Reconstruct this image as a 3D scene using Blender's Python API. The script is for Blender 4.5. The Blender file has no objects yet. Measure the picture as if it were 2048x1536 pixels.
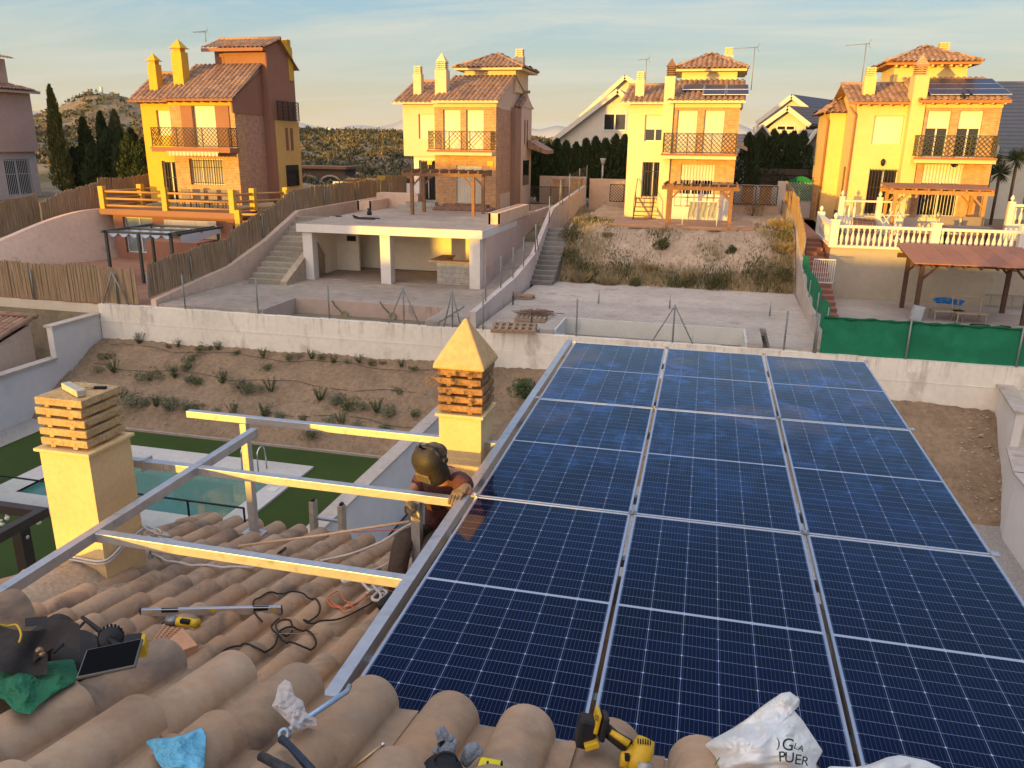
import bpy, math, random
import numpy as np
from mathutils import Vector, Matrix
C = bpy.context.scene
rnd = random.Random(7)
R_ = math.radians
# ------------------------------------------------------------------ camera
# metres; x runs along the house fronts, y away from the viewer, z up; the eye is at z = 0
FPX, PITCH, ROLL, YAW = 1580.0, R_(17.0), R_(0.7), R_(14.0)
_fh = np.array([-math.sin(YAW), math.cos(YAW), 0]); _rt = np.array([math.cos(YAW), math.sin(YAW), 0]); _up = np.array([0, 0, 1.])
_fwd = math.cos(PITCH)*_fh - math.sin(PITCH)*_up; _dn = -math.sin(PITCH)*_fh - math.cos(PITCH)*_up
RM = np.array([math.cos(ROLL)*_rt - math.sin(ROLL)*_dn, math.cos(ROLL)*_dn + math.sin(ROLL)*_rt, _fwd])
cam_d = bpy.data.cameras.new('camera'); cam = bpy.data.objects.new('camera', cam_d); C.collection.objects.link(cam)
cam_d.sensor_width = 36; cam_d.lens = FPX/2048*36; cam_d.clip_start = .05; cam_d.clip_end = 20000
cam.matrix_world = Matrix(((RM[0][0], -RM[1][0], -RM[2][0], 0), (RM[0][1], -RM[1][1], -RM[2][1], 0), (RM[0][2], -RM[1][2], -RM[2][2], 0), (0, 0, 0, 1)))
C.camera = cam
C.view_settings.view_transform = 'Standard'; C.view_settings.look = 'None'; C.view_settings.exposure = 1.02; C.view_settings.gamma = 1
def ray(px, py): return RM.T @ np.array([(px-1024)/FPX, (py-768)/FPX, 1.])
def onz(px, py, z): d = ray(px, py); return d*z/d[2]
def ony(px, py, y): d = ray(px, py); return d*y/d[1]
def onx(px, py, x): d = ray(px, py); return d*x/d[0]
def onp(px, py, z0, s): d = ray(px, py); return d*z0/(d[2]+s*d[1])      # plane z = z0 - s*y
# ------------------------------------------------------------------ light
SUN_AZ, SUN_EL = R_(28), R_(2.2)          # sunlight travels towards +y, 28 deg to the right
W = bpy.data.worlds.new('World'); C.world = W; W.use_nodes = True
def setup_world():
    nt = W.node_tree; N = nt.nodes; L = nt.links
    bg = N['Background']; bg.inputs[1].default_value = 0.1
    sky = N.new('ShaderNodeTexSky'); sky.sky_type = 'NISHITA'; sky.sun_disc = False
    sky.sun_elevation = SUN_EL; sky.sun_rotation = math.pi + SUN_AZ
    sky.dust_density = 2.0
    tc = N.new('ShaderNodeTexCoord'); sep = N.new('ShaderNodeSeparateXYZ'); L.new(tc.outputs['Generated'], sep.inputs[0])
    ramp = N.new('ShaderNodeValToRGB'); cr = ramp.color_ramp
    pts = [(0.0, (.36, .30, .21)), (.02, (.38, .325, .205)), (.085, (.255, .325, .315)), (.165, (.135, .28, .395)), (.32, (.095, .22, .44)), (.68, (.045, .10, .28)), (.86, (.75, .78, .86)), (1.0, (1.0, 1.0, 1.05))]
    while len(cr.elements) < len(pts): cr.elements.new(.5)
    for e, (p, c) in zip(cr.elements, pts): e.position = p; e.color = (*c, 1)
    L.new(sep.outputs[2], ramp.inputs[0])
    # thin streaked cloud
    add = N.new('ShaderNodeMath'); add.operation = 'ADD'; add.inputs[1].default_value = .12; L.new(sep.outputs[2], add.inputs[0])
    dv = N.new('ShaderNodeVectorMath'); dv.operation = 'DIVIDE'; cmb = N.new('ShaderNodeCombineXYZ')
    for i in range(3): L.new(add.outputs[0], cmb.inputs[i])
    L.new(tc.outputs['Generated'], dv.inputs[0]); L.new(cmb.outputs[0], dv.inputs[1])
    mp = N.new('ShaderNodeMapping'); mp.inputs['Scale'].default_value = (.55, 1.5, .3); mp.inputs['Rotation'].default_value = (0, 0, R_(8)); L.new(dv.outputs[0], mp.inputs[0])
    nz = N.new('ShaderNodeTexNoise'); nz.inputs['Scale'].default_value = 1.1; nz.inputs['Detail'].default_value = 7; nz.inputs['Roughness'].default_value = .62; nz.inputs['Distortion'].default_value = .5
    L.new(mp.outputs[0], nz.inputs[0])
    cl = N.new('ShaderNodeMapRange'); cl.inputs[1].default_value = .42; cl.inputs[2].default_value = .66; cl.inputs[4].default_value = .8; L.new(nz.outputs[0], cl.inputs[0])
    mix = N.new('ShaderNodeMix'); mix.data_type = 'RGBA'; fd = N.new('ShaderNodeMapRange'); fd.inputs[1].default_value = .20; fd.inputs[2].default_value = .42; fd.inputs[3].default_value = 1; fd.inputs[4].default_value = 0; L.new(sep.outputs[2], fd.inputs[0]); cm = N.new('ShaderNodeMath'); cm.operation = 'MULTIPLY'; L.new(cl.outputs[0], cm.inputs[0]); L.new(fd.outputs[0], cm.inputs[1]); L.new(cm.outputs[0], mix.inputs[0]); L.new(ramp.outputs[0], mix.inputs[6]); mix.inputs[7].default_value = (.36, .375, .35, 1)
    # warm glow round the sun, behind the viewer
    dot = N.new('ShaderNodeVectorMath'); dot.operation = 'DOT_PRODUCT'; L.new(tc.outputs['Generated'], dot.inputs[0])
    dot.inputs[1].default_value = (-math.sin(SUN_AZ), -math.cos(SUN_AZ), .05)
    gl = N.new('ShaderNodeMapRange'); gl.inputs[1].default_value = .2; gl.inputs[2].default_value = 1; gl.inputs[4].default_value = 1; L.new(dot.outputs['Value'], gl.inputs[0])
    pw = N.new('ShaderNodeMath'); pw.operation = 'POWER'; pw.inputs[1].default_value = 2.0; L.new(gl.outputs[0], pw.inputs[0])
    mg = N.new('ShaderNodeMix'); mg.data_type = 'RGBA'; mg.blend_type = 'ADD'; L.new(pw.outputs[0], mg.inputs[0]); L.new(mix.outputs[2], mg.inputs[6]); mg.inputs[7].default_value = (1.9, 1.40, .95, 1)
    sc = N.new('ShaderNodeVectorMath'); sc.operation = 'SCALE'; sc.inputs['Scale'].default_value = 8.0; L.new(mg.outputs[2], sc.inputs[0])
    fin = N.new('ShaderNodeVectorMath'); fin.operation = 'ADD'; s2 = N.new('ShaderNodeVectorMath'); s2.operation = 'SCALE'; s2.inputs['Scale'].default_value = .35; L.new(sky.outputs[0], s2.inputs[0]); L.new(sc.outputs[0], fin.inputs[0]); L.new(s2.outputs[0], fin.inputs[1])
    L.new(fin.outputs[0], bg.inputs[0])
setup_world()
sd = bpy.data.lights.new('sun', 'SUN'); sd.energy = 5.0; sd.angle = R_(.5); sd.color = (1.0, .545, .04)
so = bpy.data.objects.new('sun', sd); C.collection.objects.link(so)
so.rotation_euler = Vector((math.sin(SUN_AZ)*math.cos(SUN_EL), math.cos(SUN_AZ)*math.cos(SUN_EL), -math.sin(SUN_EL))).to_track_quat('-Z', 'Y').to_euler()
# ------------------------------------------------------------------ mesh builder
class MB:
    def __init__(s): s.v = []; s.f = []; s.t = []; s.sm = []
    def add(s, vs, fs, tint=.5, smooth=False):
        n = len(s.v); s.v.extend([tuple(float(c) for c in q) for q in vs])
        for f in fs: s.f.append(tuple(i+n for i in f)); s.t.append(tint); s.sm.append(smooth)
        return s
    def box(s, x0, x1, y0, y1, z0, z1, tint=.5):
        if x0 > x1: x0, x1 = x1, x0
        if y0 > y1: y0, y1 = y1, y0
        if z0 > z1: z0, z1 = z1, z0
        return s.add([(x0,y0,z0),(x1,y0,z0),(x1,y1,z0),(x0,y1,z0),(x0,y0,z1),(x1,y0,z1),(x1,y1,z1),(x0,y1,z1)],
              [(0,3,2,1),(4,5,6,7),(0,1,5,4),(1,2,6,5),(2,3,7,6),(3,0,4,7)], tint)
    def obox(s, c, e, M, tint=.5):             # centre, half extents, 3x3
        vs = []
        for z in (-1, 1):
            for x, y in ((-1,-1),(1,-1),(1,1),(-1,1)):
                vs.append(Vector(c) + M @ Vector((x*e[0], y*e[1], z*e[2])))
        return s.add(vs, [(0,3,2,1),(4,5,6,7),(0,1,5,4),(1,2,6,5),(2,3,7,6),(3,0,4,7)], tint)
    def bar(s, a, b, w, h=None, up=(0,0,1), tint=.5):      # rectangular bar a->b
        a = Vector(a); b = Vector(b); d = (b-a); L = d.length
        if L < 1e-6: return s
        d.normalize(); u = Vector(up)
        if abs(d.dot(u)) > .95: u = Vector((0,1,0))
        x = d.cross(u).normalized(); z = x.cross(d).normalized()
        M = Matrix((x, d, z)).transposed()
        return s.obox((a+b)/2, (w/2, L/2, (h or w)/2), M, tint)
    def tube(s, pts, r, n=8, tint=.5, caps=True, closed=False):
        pts = [Vector(p) for p in pts]; m = len(pts); rr = r if isinstance(r, (list, tuple)) else [r]*m
        vs = []; prev = None
        for i, p in enumerate(pts):
            if closed: d = pts[(i+1) % m]-pts[i-1]
            else: d = pts[min(i+1, m-1)]-pts[max(i-1, 0)]
            if d.length < 1e-9: d = Vector((0,0,1))
            d.normalize()
            if prev is None:
                u = Vector((0,0,1)) if abs(d.z) < .9 else Vector((1,0,0)); x = d.cross(u).normalized()
            else:
                x = (prev - d*prev.dot(d)).normalized()
            prev = x; y = d.cross(x)
            for k in range(n):
                a = 2*math.pi*k/n; vs.append(p + (x*math.cos(a)+y*math.sin(a))*rr[i])
        fs = []
        for i in range(m if closed else m-1):
            j = (i+1) % m
            for k in range(n): fs.append((i*n+k, i*n+(k+1) % n, j*n+(k+1) % n, j*n+k))
        if caps and not closed: fs += [tuple(range(n))[::-1], tuple((m-1)*n+k for k in range(n))]
        return s.add(vs, fs, tint, True)
    def lathe(s, c, prof, n=12, tint=.5, axis=(0,0,1)):          # prof [(r,z)]
        ax = Vector(axis).normalized(); u = Vector((1,0,0)) if abs(ax.x) < .9 else Vector((0,1,0))
        x = ax.cross(u).normalized(); y = ax.cross(x); vs = []
        for r, z in prof:
            for k in range(n):
                a = 2*math.pi*k/n; vs.append(Vector(c)+ax*z+(x*math.cos(a)+y*math.sin(a))*r)
        fs = []
        for i in range(len(prof)-1):
            for k in range(n): fs.append((i*n+k, i*n+(k+1) % n, (i+1)*n+(k+1) % n, (i+1)*n+k))
        fs += [tuple(range(n))[::-1], tuple((len(prof)-1)*n+k for k in range(n))]
        return s.add(vs, fs, tint, True)
    def prism(s, poly, axis, a, b, tint=.5):      # poly in the other two axes (x,y,z order kept)
        def mk(p, t):
            q = list(p); q.insert('xyz'.index(axis), t); return q
        n = len(poly); vs = [mk(p, a) for p in poly]+[mk(p, b) for p in poly]
        fs = [tuple(range(n)), tuple(range(2*n-1, n-1, -1))]+[(i, i+n, (i+1) % n+n, (i+1) % n) for i in range(n)]
        return s.add(vs, fs, tint)
    def grid(s, fn, nu, nv, tint=.5, smooth=True):       # fn(i/nu, j/nv)
        vs = [fn(i/nu, j/nv) for j in range(nv+1) for i in range(nu+1)]
        return s.add(vs, [(j*(nu+1)+i, j*(nu+1)+i+1, (j+1)*(nu+1)+i+1, (j+1)*(nu+1)+i) for j in range(nv) for i in range(nu)], tint, smooth)
    def blob(s, c, r, n=10, m=7, jit=0, tint=.5, seed=0):
        q = random.Random(seed); vs = []; r = r if isinstance(r, (tuple, list)) else (r, r, r)
        for j in range(m+1):
            ph = math.pi*j/m
            for i in range(n):
                th = 2*math.pi*i/n; k = 1+q.uniform(-jit, jit)
                vs.append((c[0]+r[0]*k*math.sin(ph)*math.cos(th), c[1]+r[1]*k*math.sin(ph)*math.sin(th), c[2]+r[2]*k*math.cos(ph)))
        return s.add(vs, [(j*n+i, (j+1)*n+i, (j+1)*n+(i+1) % n, j*n+(i+1) % n) for j in range(m) for i in range(n)], tint, True)
    def mesh(s, name):
        me = bpy.data.meshes.new(name); me.from_pydata(s.v, [], s.f); me.update()
        me.polygons.foreach_set('use_smooth', s.sm)
        at = me.attributes.new('tint', 'FLOAT', 'FACE'); at.data.foreach_set('value', s.t)
        return me
    def build(s, name, mat, parent=None, local=False, bevel=0):
        if parent is not None and not local:
            inv = WM(parent).inverted(); s.v = [tuple(inv @ Vector(q)) for q in s.v]
        me = s.mesh(name); me.materials.append(mat)
        o = bpy.data.objects.new(name, me); C.collection.objects.link(o)
        if parent is not None: o.parent = parent
        if bevel:
            b = o.modifiers.new('bevel', 'BEVEL'); b.width = bevel; b.segments = 2; b.limit_method = 'ANGLE'
        return o
def WM(o):
    m = o.matrix_basis.copy()
    while o.parent is not None: o = o.parent; m = o.matrix_basis @ m
    return m
def tag(o, label=None, cat=None, group=None, kind=None):
    if label: o['label'] = label
    if cat: o['category'] = cat
    if group: o['group'] = group
    if kind: o['kind'] = kind
    return o
def thing(name, label, cat, loc=(0,0,0), group=None, rz=0):
    o = bpy.data.objects.new(name, None); C.collection.objects.link(o); o.empty_display_size = .1
    o.location = loc; o.rotation_euler = (0, 0, rz); return tag(o, label, cat, group)
def struct(name, mb, m): return tag(mb.build(name, m), kind='structure')
def copy_tree(o, parent=None):
    c = o.copy(); C.collection.objects.link(c)
    if parent is not None: c.parent = parent
    for ch in list(o.children): copy_tree(ch, c)
    return c
# ------------------------------------------------------------------ materials
def nn(nt, t, **k):
    n = nt.nodes.new(t)
    for a, b in k.items(): setattr(n, a, b)
    return n
def newmat(name):
    m = bpy.data.materials.new(name); m.use_nodes = True; return m, m.node_tree, m.node_tree.nodes['Principled BSDF']
def mixc(nt, fac, a, b, blend='MIX'):
    n = nn(nt, 'ShaderNodeMix', data_type='RGBA', blend_type=blend)
    for i, q in ((0, fac), (6, a), (7, b)):
        if isinstance(q, (int, float)): n.inputs[i].default_value = q
        elif isinstance(q, tuple): n.inputs[i].default_value = (*q[:3], 1)
        else: nt.links.new(q, n.inputs[i])
    return n.outputs[2]
def math_(nt, op, a, b=None, c=None, clamp=False):
    n = nn(nt, 'ShaderNodeMath', operation=op); n.use_clamp = clamp
    for i, q in enumerate((a, b, c)):
        if q is None: continue
        if isinstance(q, (int, float)): n.inputs[i].default_value = q
        else: nt.links.new(q, n.inputs[i])
    return n.outputs[0]
def noise(nt, scale, detail=4, rough=.55, vec=None, stretch=None, dist=0):
    n = nn(nt, 'ShaderNodeTexNoise'); n.inputs['Scale'].default_value = scale; n.inputs['Detail'].default_value = detail; n.inputs['Roughness'].default_value = rough; n.inputs['Distortion'].default_value = dist
    if vec is None:
        g = nn(nt, 'ShaderNodeNewGeometry'); vec = g.outputs['Position']
    if stretch:
        mp = nn(nt, 'ShaderNodeMapping'); mp.inputs['Scale'].default_value = stretch; nt.links.new(vec, mp.inputs[0]); vec = mp.outputs[0]
    nt.links.new(vec, n.inputs['Vector']); return n.outputs[0]
def rng(nt, v, a, b, c=0, d=1):
    n = nn(nt, 'ShaderNodeMapRange'); nt.links.new(v, n.inputs[0])
    for i, q in zip((1, 2, 3, 4), (a, b, c, d)): n.inputs[i].default_value = q
    return n.outputs[0]
def sc(c, k): return tuple(min(1, q*k) for q in c)
def bump(nt, bs, h, st, dist=.01):
    b = nn(nt, 'ShaderNodeBump'); b.inputs['Strength'].default_value = st; b.inputs['Distance'].default_value = dist
    nt.links.new(h, b.inputs['Height']); nt.links.new(b.outputs[0], bs.inputs['Normal'])
_mc = {}
def M(name, c, rough=.8, var=.12, s=6, bm=.25, metal=0, spec=.3, big=.12, bs=.6, stain=None, stretch=None, bd=.01, tint=0):
    if name in _mc: return _mc[name]
    m, nt, b = newmat(name); L = nt.links
    n1 = noise(nt, s, 6, .6, stretch=stretch); n2 = noise(nt, bs, 3)
    col = mixc(nt, rng(nt, n1, .3, .7), sc(c, 1-var), sc(c, 1+var))
    col = mixc(nt, rng(nt, n2, .35, .65), mixc(nt, 1.0, col, (1-big, 1-big, 1-big), 'MULTIPLY'), col)
    if stain:
        n3 = noise(nt, stain[1], 5, .7, stretch=stain[3] if len(stain) > 3 else None)
        col = mixc(nt, rng(nt, n3, stain[2], stain[2]+.12), col, stain[0])
    if tint:
        at = nn(nt, 'ShaderNodeAttribute', attribute_name='tint'); t = at.outputs['Fac']
        col = mixc(nt, 1.0, col, mixc(nt, t, (1-tint, 1-tint, 1-tint), (1, 1, 1)), 'MULTIPLY')
    L.new(col, b.inputs['Base Color']); b.inputs['Roughness'].default_value = rough; b.inputs['Metallic'].default_value = metal; b.inputs['Specular IOR Level'].default_value = spec
    if bm: bump(nt, b, noise(nt, s*4, 5, .6, stretch=stretch), bm, bd)
    _mc[name] = m; return m
def wallvec(nt):      # (along wall, height) for faces that look along x or y
    g = nn(nt, 'ShaderNodeNewGeometry'); sn = nn(nt, 'ShaderNodeSeparateXYZ'); nt.links.new(g.outputs['Normal'], sn.inputs[0])
    sp = nn(nt, 'ShaderNodeSeparateXYZ'); nt.links.new(g.outputs['Position'], sp.inputs[0])
    k = math_(nt, 'GREATER_THAN', math_(nt, 'ABSOLUTE', sn.outputs[0]), .6)
    u = math_(nt, 'ADD', math_(nt, 'MULTIPLY', sp.outputs[1], k), math_(nt, 'MULTIPLY', sp.outputs[0], math_(nt, 'SUBTRACT', 1, k)))
    cb = nn(nt, 'ShaderNodeCombineXYZ'); nt.links.new(u, cb.inputs[0]); nt.links.new(sp.outputs[2], cb.inputs[1]); return cb.outputs[0]
def brickmat(name, c1, c2, mortar, bw=.25, bh=.07, ms=.012, rough=.85):
    m, nt, b = newmat(name); v = wallvec(nt)
    t = nn(nt, 'ShaderNodeTexBrick'); nt.links.new(v, t.inputs['Vector'])
    t.inputs['Scale'].default_value = 1; t.inputs['Brick Width'].default_value = bw; t.inputs['Row Height'].default_value = bh; t.inputs['Mortar Size'].default_value = ms; t.inputs['Mortar Smooth'].default_value = .2; t.inputs['Bias'].default_value = 0
    t.inputs['Color1'].default_value = (*c1, 1); t.inputs['Color2'].default_value = (*c2, 1); t.inputs['Mortar'].default_value = (*mortar, 1)
    n = noise(nt, 5, 5); col = mixc(nt, 1.0, t.outputs[0], mixc(nt, rng(nt, n, .3, .7), (.75, .75, .75), (1.15, 1.15, 1.15)), 'MULTIPLY')
    nt.links.new(col, b.inputs['Base Color']); b.inputs['Roughness'].default_value = rough
    bump(nt, b, math_(nt, 'SUBTRACT', 1, t.outputs['Fac']), .5, .01); return m
def tilemat(name, c, dark, lift=.35, spots=True):
    m, nt, b = newmat(name)
    at = nn(nt, 'ShaderNodeAttribute', attribute_name='tint'); t = at.outputs['Fac']
    n1 = noise(nt, 3.2, 5, .6); n2 = noise(nt, 22, 5, .65); n3 = noise(nt, 2.6, 5, .6, dist=.8)
    col = mixc(nt, t, sc(c, 1-lift), sc(c, 1+lift*.7))
    col = mixc(nt, rng(nt, n1, .42, .72, 0, .8), col, (c[0]*1.15, c[1]*.93, c[2]*.75))
    col = mixc(nt, rng(nt, n3, .52, .68, 0, .8), col, dark)
    col = mixc(nt, 1.0, col, mixc(nt, rng(nt, n2, .25, .75), (.84, .84, .84), (1.12, 1.12, 1.12)), 'MULTIPLY')
    if spots:
        n4 = noise(nt, 38, 2, .4); n5 = noise(nt, 1.1, 2)
        col = mixc(nt, math_(nt, 'MULTIPLY', rng(nt, n4, .765, .79), rng(nt, n5, .5, .6)), col, (.62, .58, .52))
    nt.links.new(col, b.inputs['Base Color']); b.inputs['Roughness'].default_value = .78; b.inputs['Specular IOR Level'].default_value = .3
    g2 = math_(nt, 'ADD', noise(nt, 140, 3, .7), math_(nt, 'MULTIPLY', noise(nt, 14, 4, .6), 1.2)); bump(nt, b, g2, .30, .006); return m
# ------------------------------------------------------------------ tile roofs
def tile_field(mb, o, a, d, s, cols, courses, pitch, expo, hb=.07, rr=.34, npf=9, lift=.02, thick=.018, seed=1, tri=None, jit=.004):
    """o: eave start; a: unit along eave; d: unit down-slope (horizontal); s: slope.  tiles climb from the eave."""
    q = random.Random(seed); o = Vector(o); a = Vector(a); d = Vector(d); k = math.sqrt(1+s*s)
    up = Vector((-d.x, -d.y, s))/k; nrm = Vector((d.x*s, d.y*s, 1))/k
    for c in range(cols):
        for r in range(courses):
            t0 = r*expo; t1 = (r+1)*expo+.03; x0 = c*pitch
            if tri and not tri(x0+pitch/2, (t0+t1)/2): continue
            jx = q.uniform(-jit, jit); jl = q.uniform(-jit, jit); tin = q.random(); tw = q.uniform(-jit, jit)
            prof = []
            for i in range(npf):
                th = math.pi*i/(npf-1); prof.append((pitch*.5-rr*pitch*math.cos(th), hb*math.sin(th)))
            prof.append((pitch*1.12, .004))
            prof.insert(0, (0, .0))
            vs = []
            for (u, h) in prof: vs.append(o+a*(x0+u+jx+tw)+up*(t0+jl)+nrm*(h+lift))
            for (u, h) in prof: vs.append(o+a*(x0+(u-pitch*.5)*.97+pitch*.5+jx)+up*t1+nrm*(h*.96))
            n = len(prof)
            fs = [(i, i+1, n+i+1, n+i) for i in range(n-1)]
            mb.add(vs, fs, tin, True)
            lp = []
            for (u, h) in prof: lp.append(o+a*(x0+u+jx+tw)+up*(t0+jl)+nrm*(h+lift))
            for (u, h) in prof: lp.append(o+a*(x0+(u-pitch*.5)*.93+pitch*.5+jx+tw)+up*(t0+jl+.004)+nrm*(h+lift-thick))
            mb.add(lp, [(n+i, n+i+1, i+1, i) for i in range(n-1)], tin*.8, False)
    return mb
# ------------------------------------------------------------------ shared materials
m_near_tile = tilemat('clay_tile', (.375, .26, .168), (.14, .105, .085), .26)
m_far_tile = tilemat('far_clay_tile', (.35, .215, .14), (.15, .10, .075), .35, False)
m_alu = M('galvanised_steel', (.52, .52, .52), .38, .1, 14, .12, metal=.65, spec=.5, big=.08, stain=((.38, .37, .35), 9, .56))
m_frame = M('anodised_aluminium', (.62, .63, .65), .3, .04, 8, 0, metal=.8, spec=.5)
m_chim = M('rough_render', (.70, .50, .25), .92, .07, 30, .6, big=.12, bs=2, bd=.006, stain=((.52, .38, .24), 24, .62))
m_chim_cap = M('aggregate_concrete', (.52, .36, .18), .95, .25, 45, .9, big=.18, bs=5, bd=.008, stain=((.14, .09, .05), 30, .58))
m_pyr = M('weathered_cap_render', (.56, .36, .17), .93, .12, 20, .7, big=.15, bs=3, bd=.008, stain=((.14, .10, .07), 26, .66))
m_mortar = M('cement_mortar', (.42, .34, .25), .95, .2, 30, 1.0, bd=.012, stain=((.24, .19, .14), 18, .56))
m_white = M('white_wall_paint', (.68, .62, .53), .9, .05, 6, .2, stain=((.46, .42, .37), 1.6, .60, (1, 1, .45)))
m_white2 = M('smooth_white_wall', (.66, .62, .58), .9, .03, 4, .1)
m_pink = M('pink_render', (.64, .46, .34), .92, .08, 5, .3, stain=((.46, .33, .26), 2, .58))
m_conc = M('raw_concrete', (.36, .30, .25), .93, .14, 5, .35, big=.2, stain=((.20, .17, .15), 1.4, .58))
m_concw = M('pale_concrete', (.47, .40, .34), .93, .12, 5, .35, big=.18, stain=((.33, .24, .2), 1.1, .57))
m_earth = M('dry_earth', (.31, .215, .135), .97, .22, 7, 1.0, big=.2, bs=1.1, bd=.06, stain=((.17, .12, .08), 5, .60))
def drips(m, z0, z1):
    nt = m.node_tree; b = nt.nodes['Principled BSDF']; src = b.inputs['Base Color'].links[0].from_socket
    g = nn(nt, 'ShaderNodeNewGeometry'); sp = nn(nt, 'ShaderNodeSeparateXYZ'); nt.links.new(g.outputs['Position'], sp.inputs[0])
    n1 = noise(nt, 1, 5, .75, stretch=(7, 7, .35)); n2 = noise(nt, .7, 3)
    k = math_(nt, 'MULTIPLY', rng(nt, n1, .52, .68), math_(nt, 'MULTIPLY', rng(nt, sp.outputs[2], z0, z1), rng(nt, n2, .35, .6, .25, 1)))
    nt.links.new(mixc(nt, math_(nt, 'MULTIPLY', k, .6), src, (.16, .14, .12)), b.inputs['Base Color'])
m_iron = M('black_iron', (.018, .018, .02), .5, .1, 10, .1, metal=.3)
m_brown_iron = M('brown_iron', (.045, .028, .02), .55, .1, 10, .1)
m_black = M('black_plastic', (.012, .012, .014), .5, .1, 20, .15)
m_rubber = M('black_cable_rubber', (.02, .016, .014), .6, .1, 20, 0)
m_yellow = M('yellow_plastic', (.62, .40, .02), .4, .08, 30, .05, stain=((.22, .15, .04), 30, .62))
m_steelpost = M('fence_post_steel', (.26, .26, .25), .5, .1, 12, .1, metal=.4)
# ------------------------------------------------------------------ the house underneath
LZ0, LS = -2.08, .245             # lower roof plane z = LZ0 - LS*y
NZ0, NS = -1.016, .33              # upper roof plane
house = thing('house', 'foreground house whose clay tile roof carries the solar panels and two chimneys', 'house', (0, 2, -9))
mb = MB().box(-4.25, 1.45, -5, 5.75, -9, -3.62).box(-1.95, 1.5, -5, 1.3, -3.62, -1.62)
mb.box(-1.75, 1.5, 1.3, 1.5, -2.6, -1.66)
mb.build('wall', m_pink, house)
ends_t = []
lk = math.sqrt(1+LS*LS)
mb = MB(); pit = .2235
tile_field(mb, (-3.752-pit*3.5, 5.99, LZ0-LS*5.99), (1,0,0), (0,1,0), LS, 25, 11, pit, .415*lk, .078, .37, 15, .032, .014, 3, jit=.007)
mb.box(-4.5, 1.52, 1.35, 5.85, -3.75, -3.6)
mb.add([(-4.5,5.87,LZ0-LS*5.87-.02),(1.6,5.87,LZ0-LS*5.87-.02),(1.6,1.3,LZ0-LS*1.3-.02),(-4.5,1.3,LZ0-LS*1.3-.02)], [(0,1,2,3)], .1)
roof = mb.build('tile_roof', m_near_tile, house)
mb = MB(); nk = math.sqrt(1+NS*NS)
tile_field(mb, (-1.073-.23*4.5, 1.75, NZ0-NS*1.75), (1,0,0), (0,1,0), NS, 15, 5, .23, .37*nk, .082, .36, 17, .038, .014, 11, jit=.008, tri=lambda u, t: not (u < .46 and t < .3))
mb.add([(-2.0,1.62,NZ0-NS*1.62-.03),(1.5,1.62,NZ0-NS*1.62-.03),(1.5,.1,NZ0-NS*.1-.03),(-2.0,.1,NZ0-NS*.1-.03)], [(0,1,2,3)], .1)
mb.build('upper_tile_roof', m_near_tile, house)
# back pitch of the upper roof, behind the viewer
mb = MB(); tile_field(mb, (1.5, -3.6, -2.15), (-1,0,0), (0,-1,0), .33, 15, 9, .23, .39, .08, .36, 5, .02, .018, 12)
mb.build('back_tile_roof', m_near_tile, house)
# verge and mortar saddle at the left chimney
mb = MB()
def saddle(u, v):
    x = -4.52+.72*u; y = 2.35+2.35*v
    z = LZ0-LS*y + .02
    h = .12*math.exp(-((x+4.17)/.22)**2)*max(0, math.sin(min(1, v*1.25)*math.pi*.5)) + .06*math.exp(-((y-4.1)/.35)**2)
    rg = random.Random(int(u*97+v*1013))
    return (x+rg.uniform(-.012, .012), y, z+h+rg.uniform(-.006, .006)-.05*abs(u-.4)*2)
mb.grid(saddle, 22, 40); mb.build('mortar_saddle', m_mortar, house)
mb = MB().box(-4.62, -4.40, 1.8, 5.9, -3.8, -3.75)
for i in range(10):
    y0 = 1.9+i*.41; mb.tube([(-4.50, y0, LZ0-LS*y0+.045), (-4.50, y0+.44, LZ0-LS*(y0+.44)+.03)], [.085, .075], 12, rnd.random())
mb.build('verge_tiles', m_near_tile, house)
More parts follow.
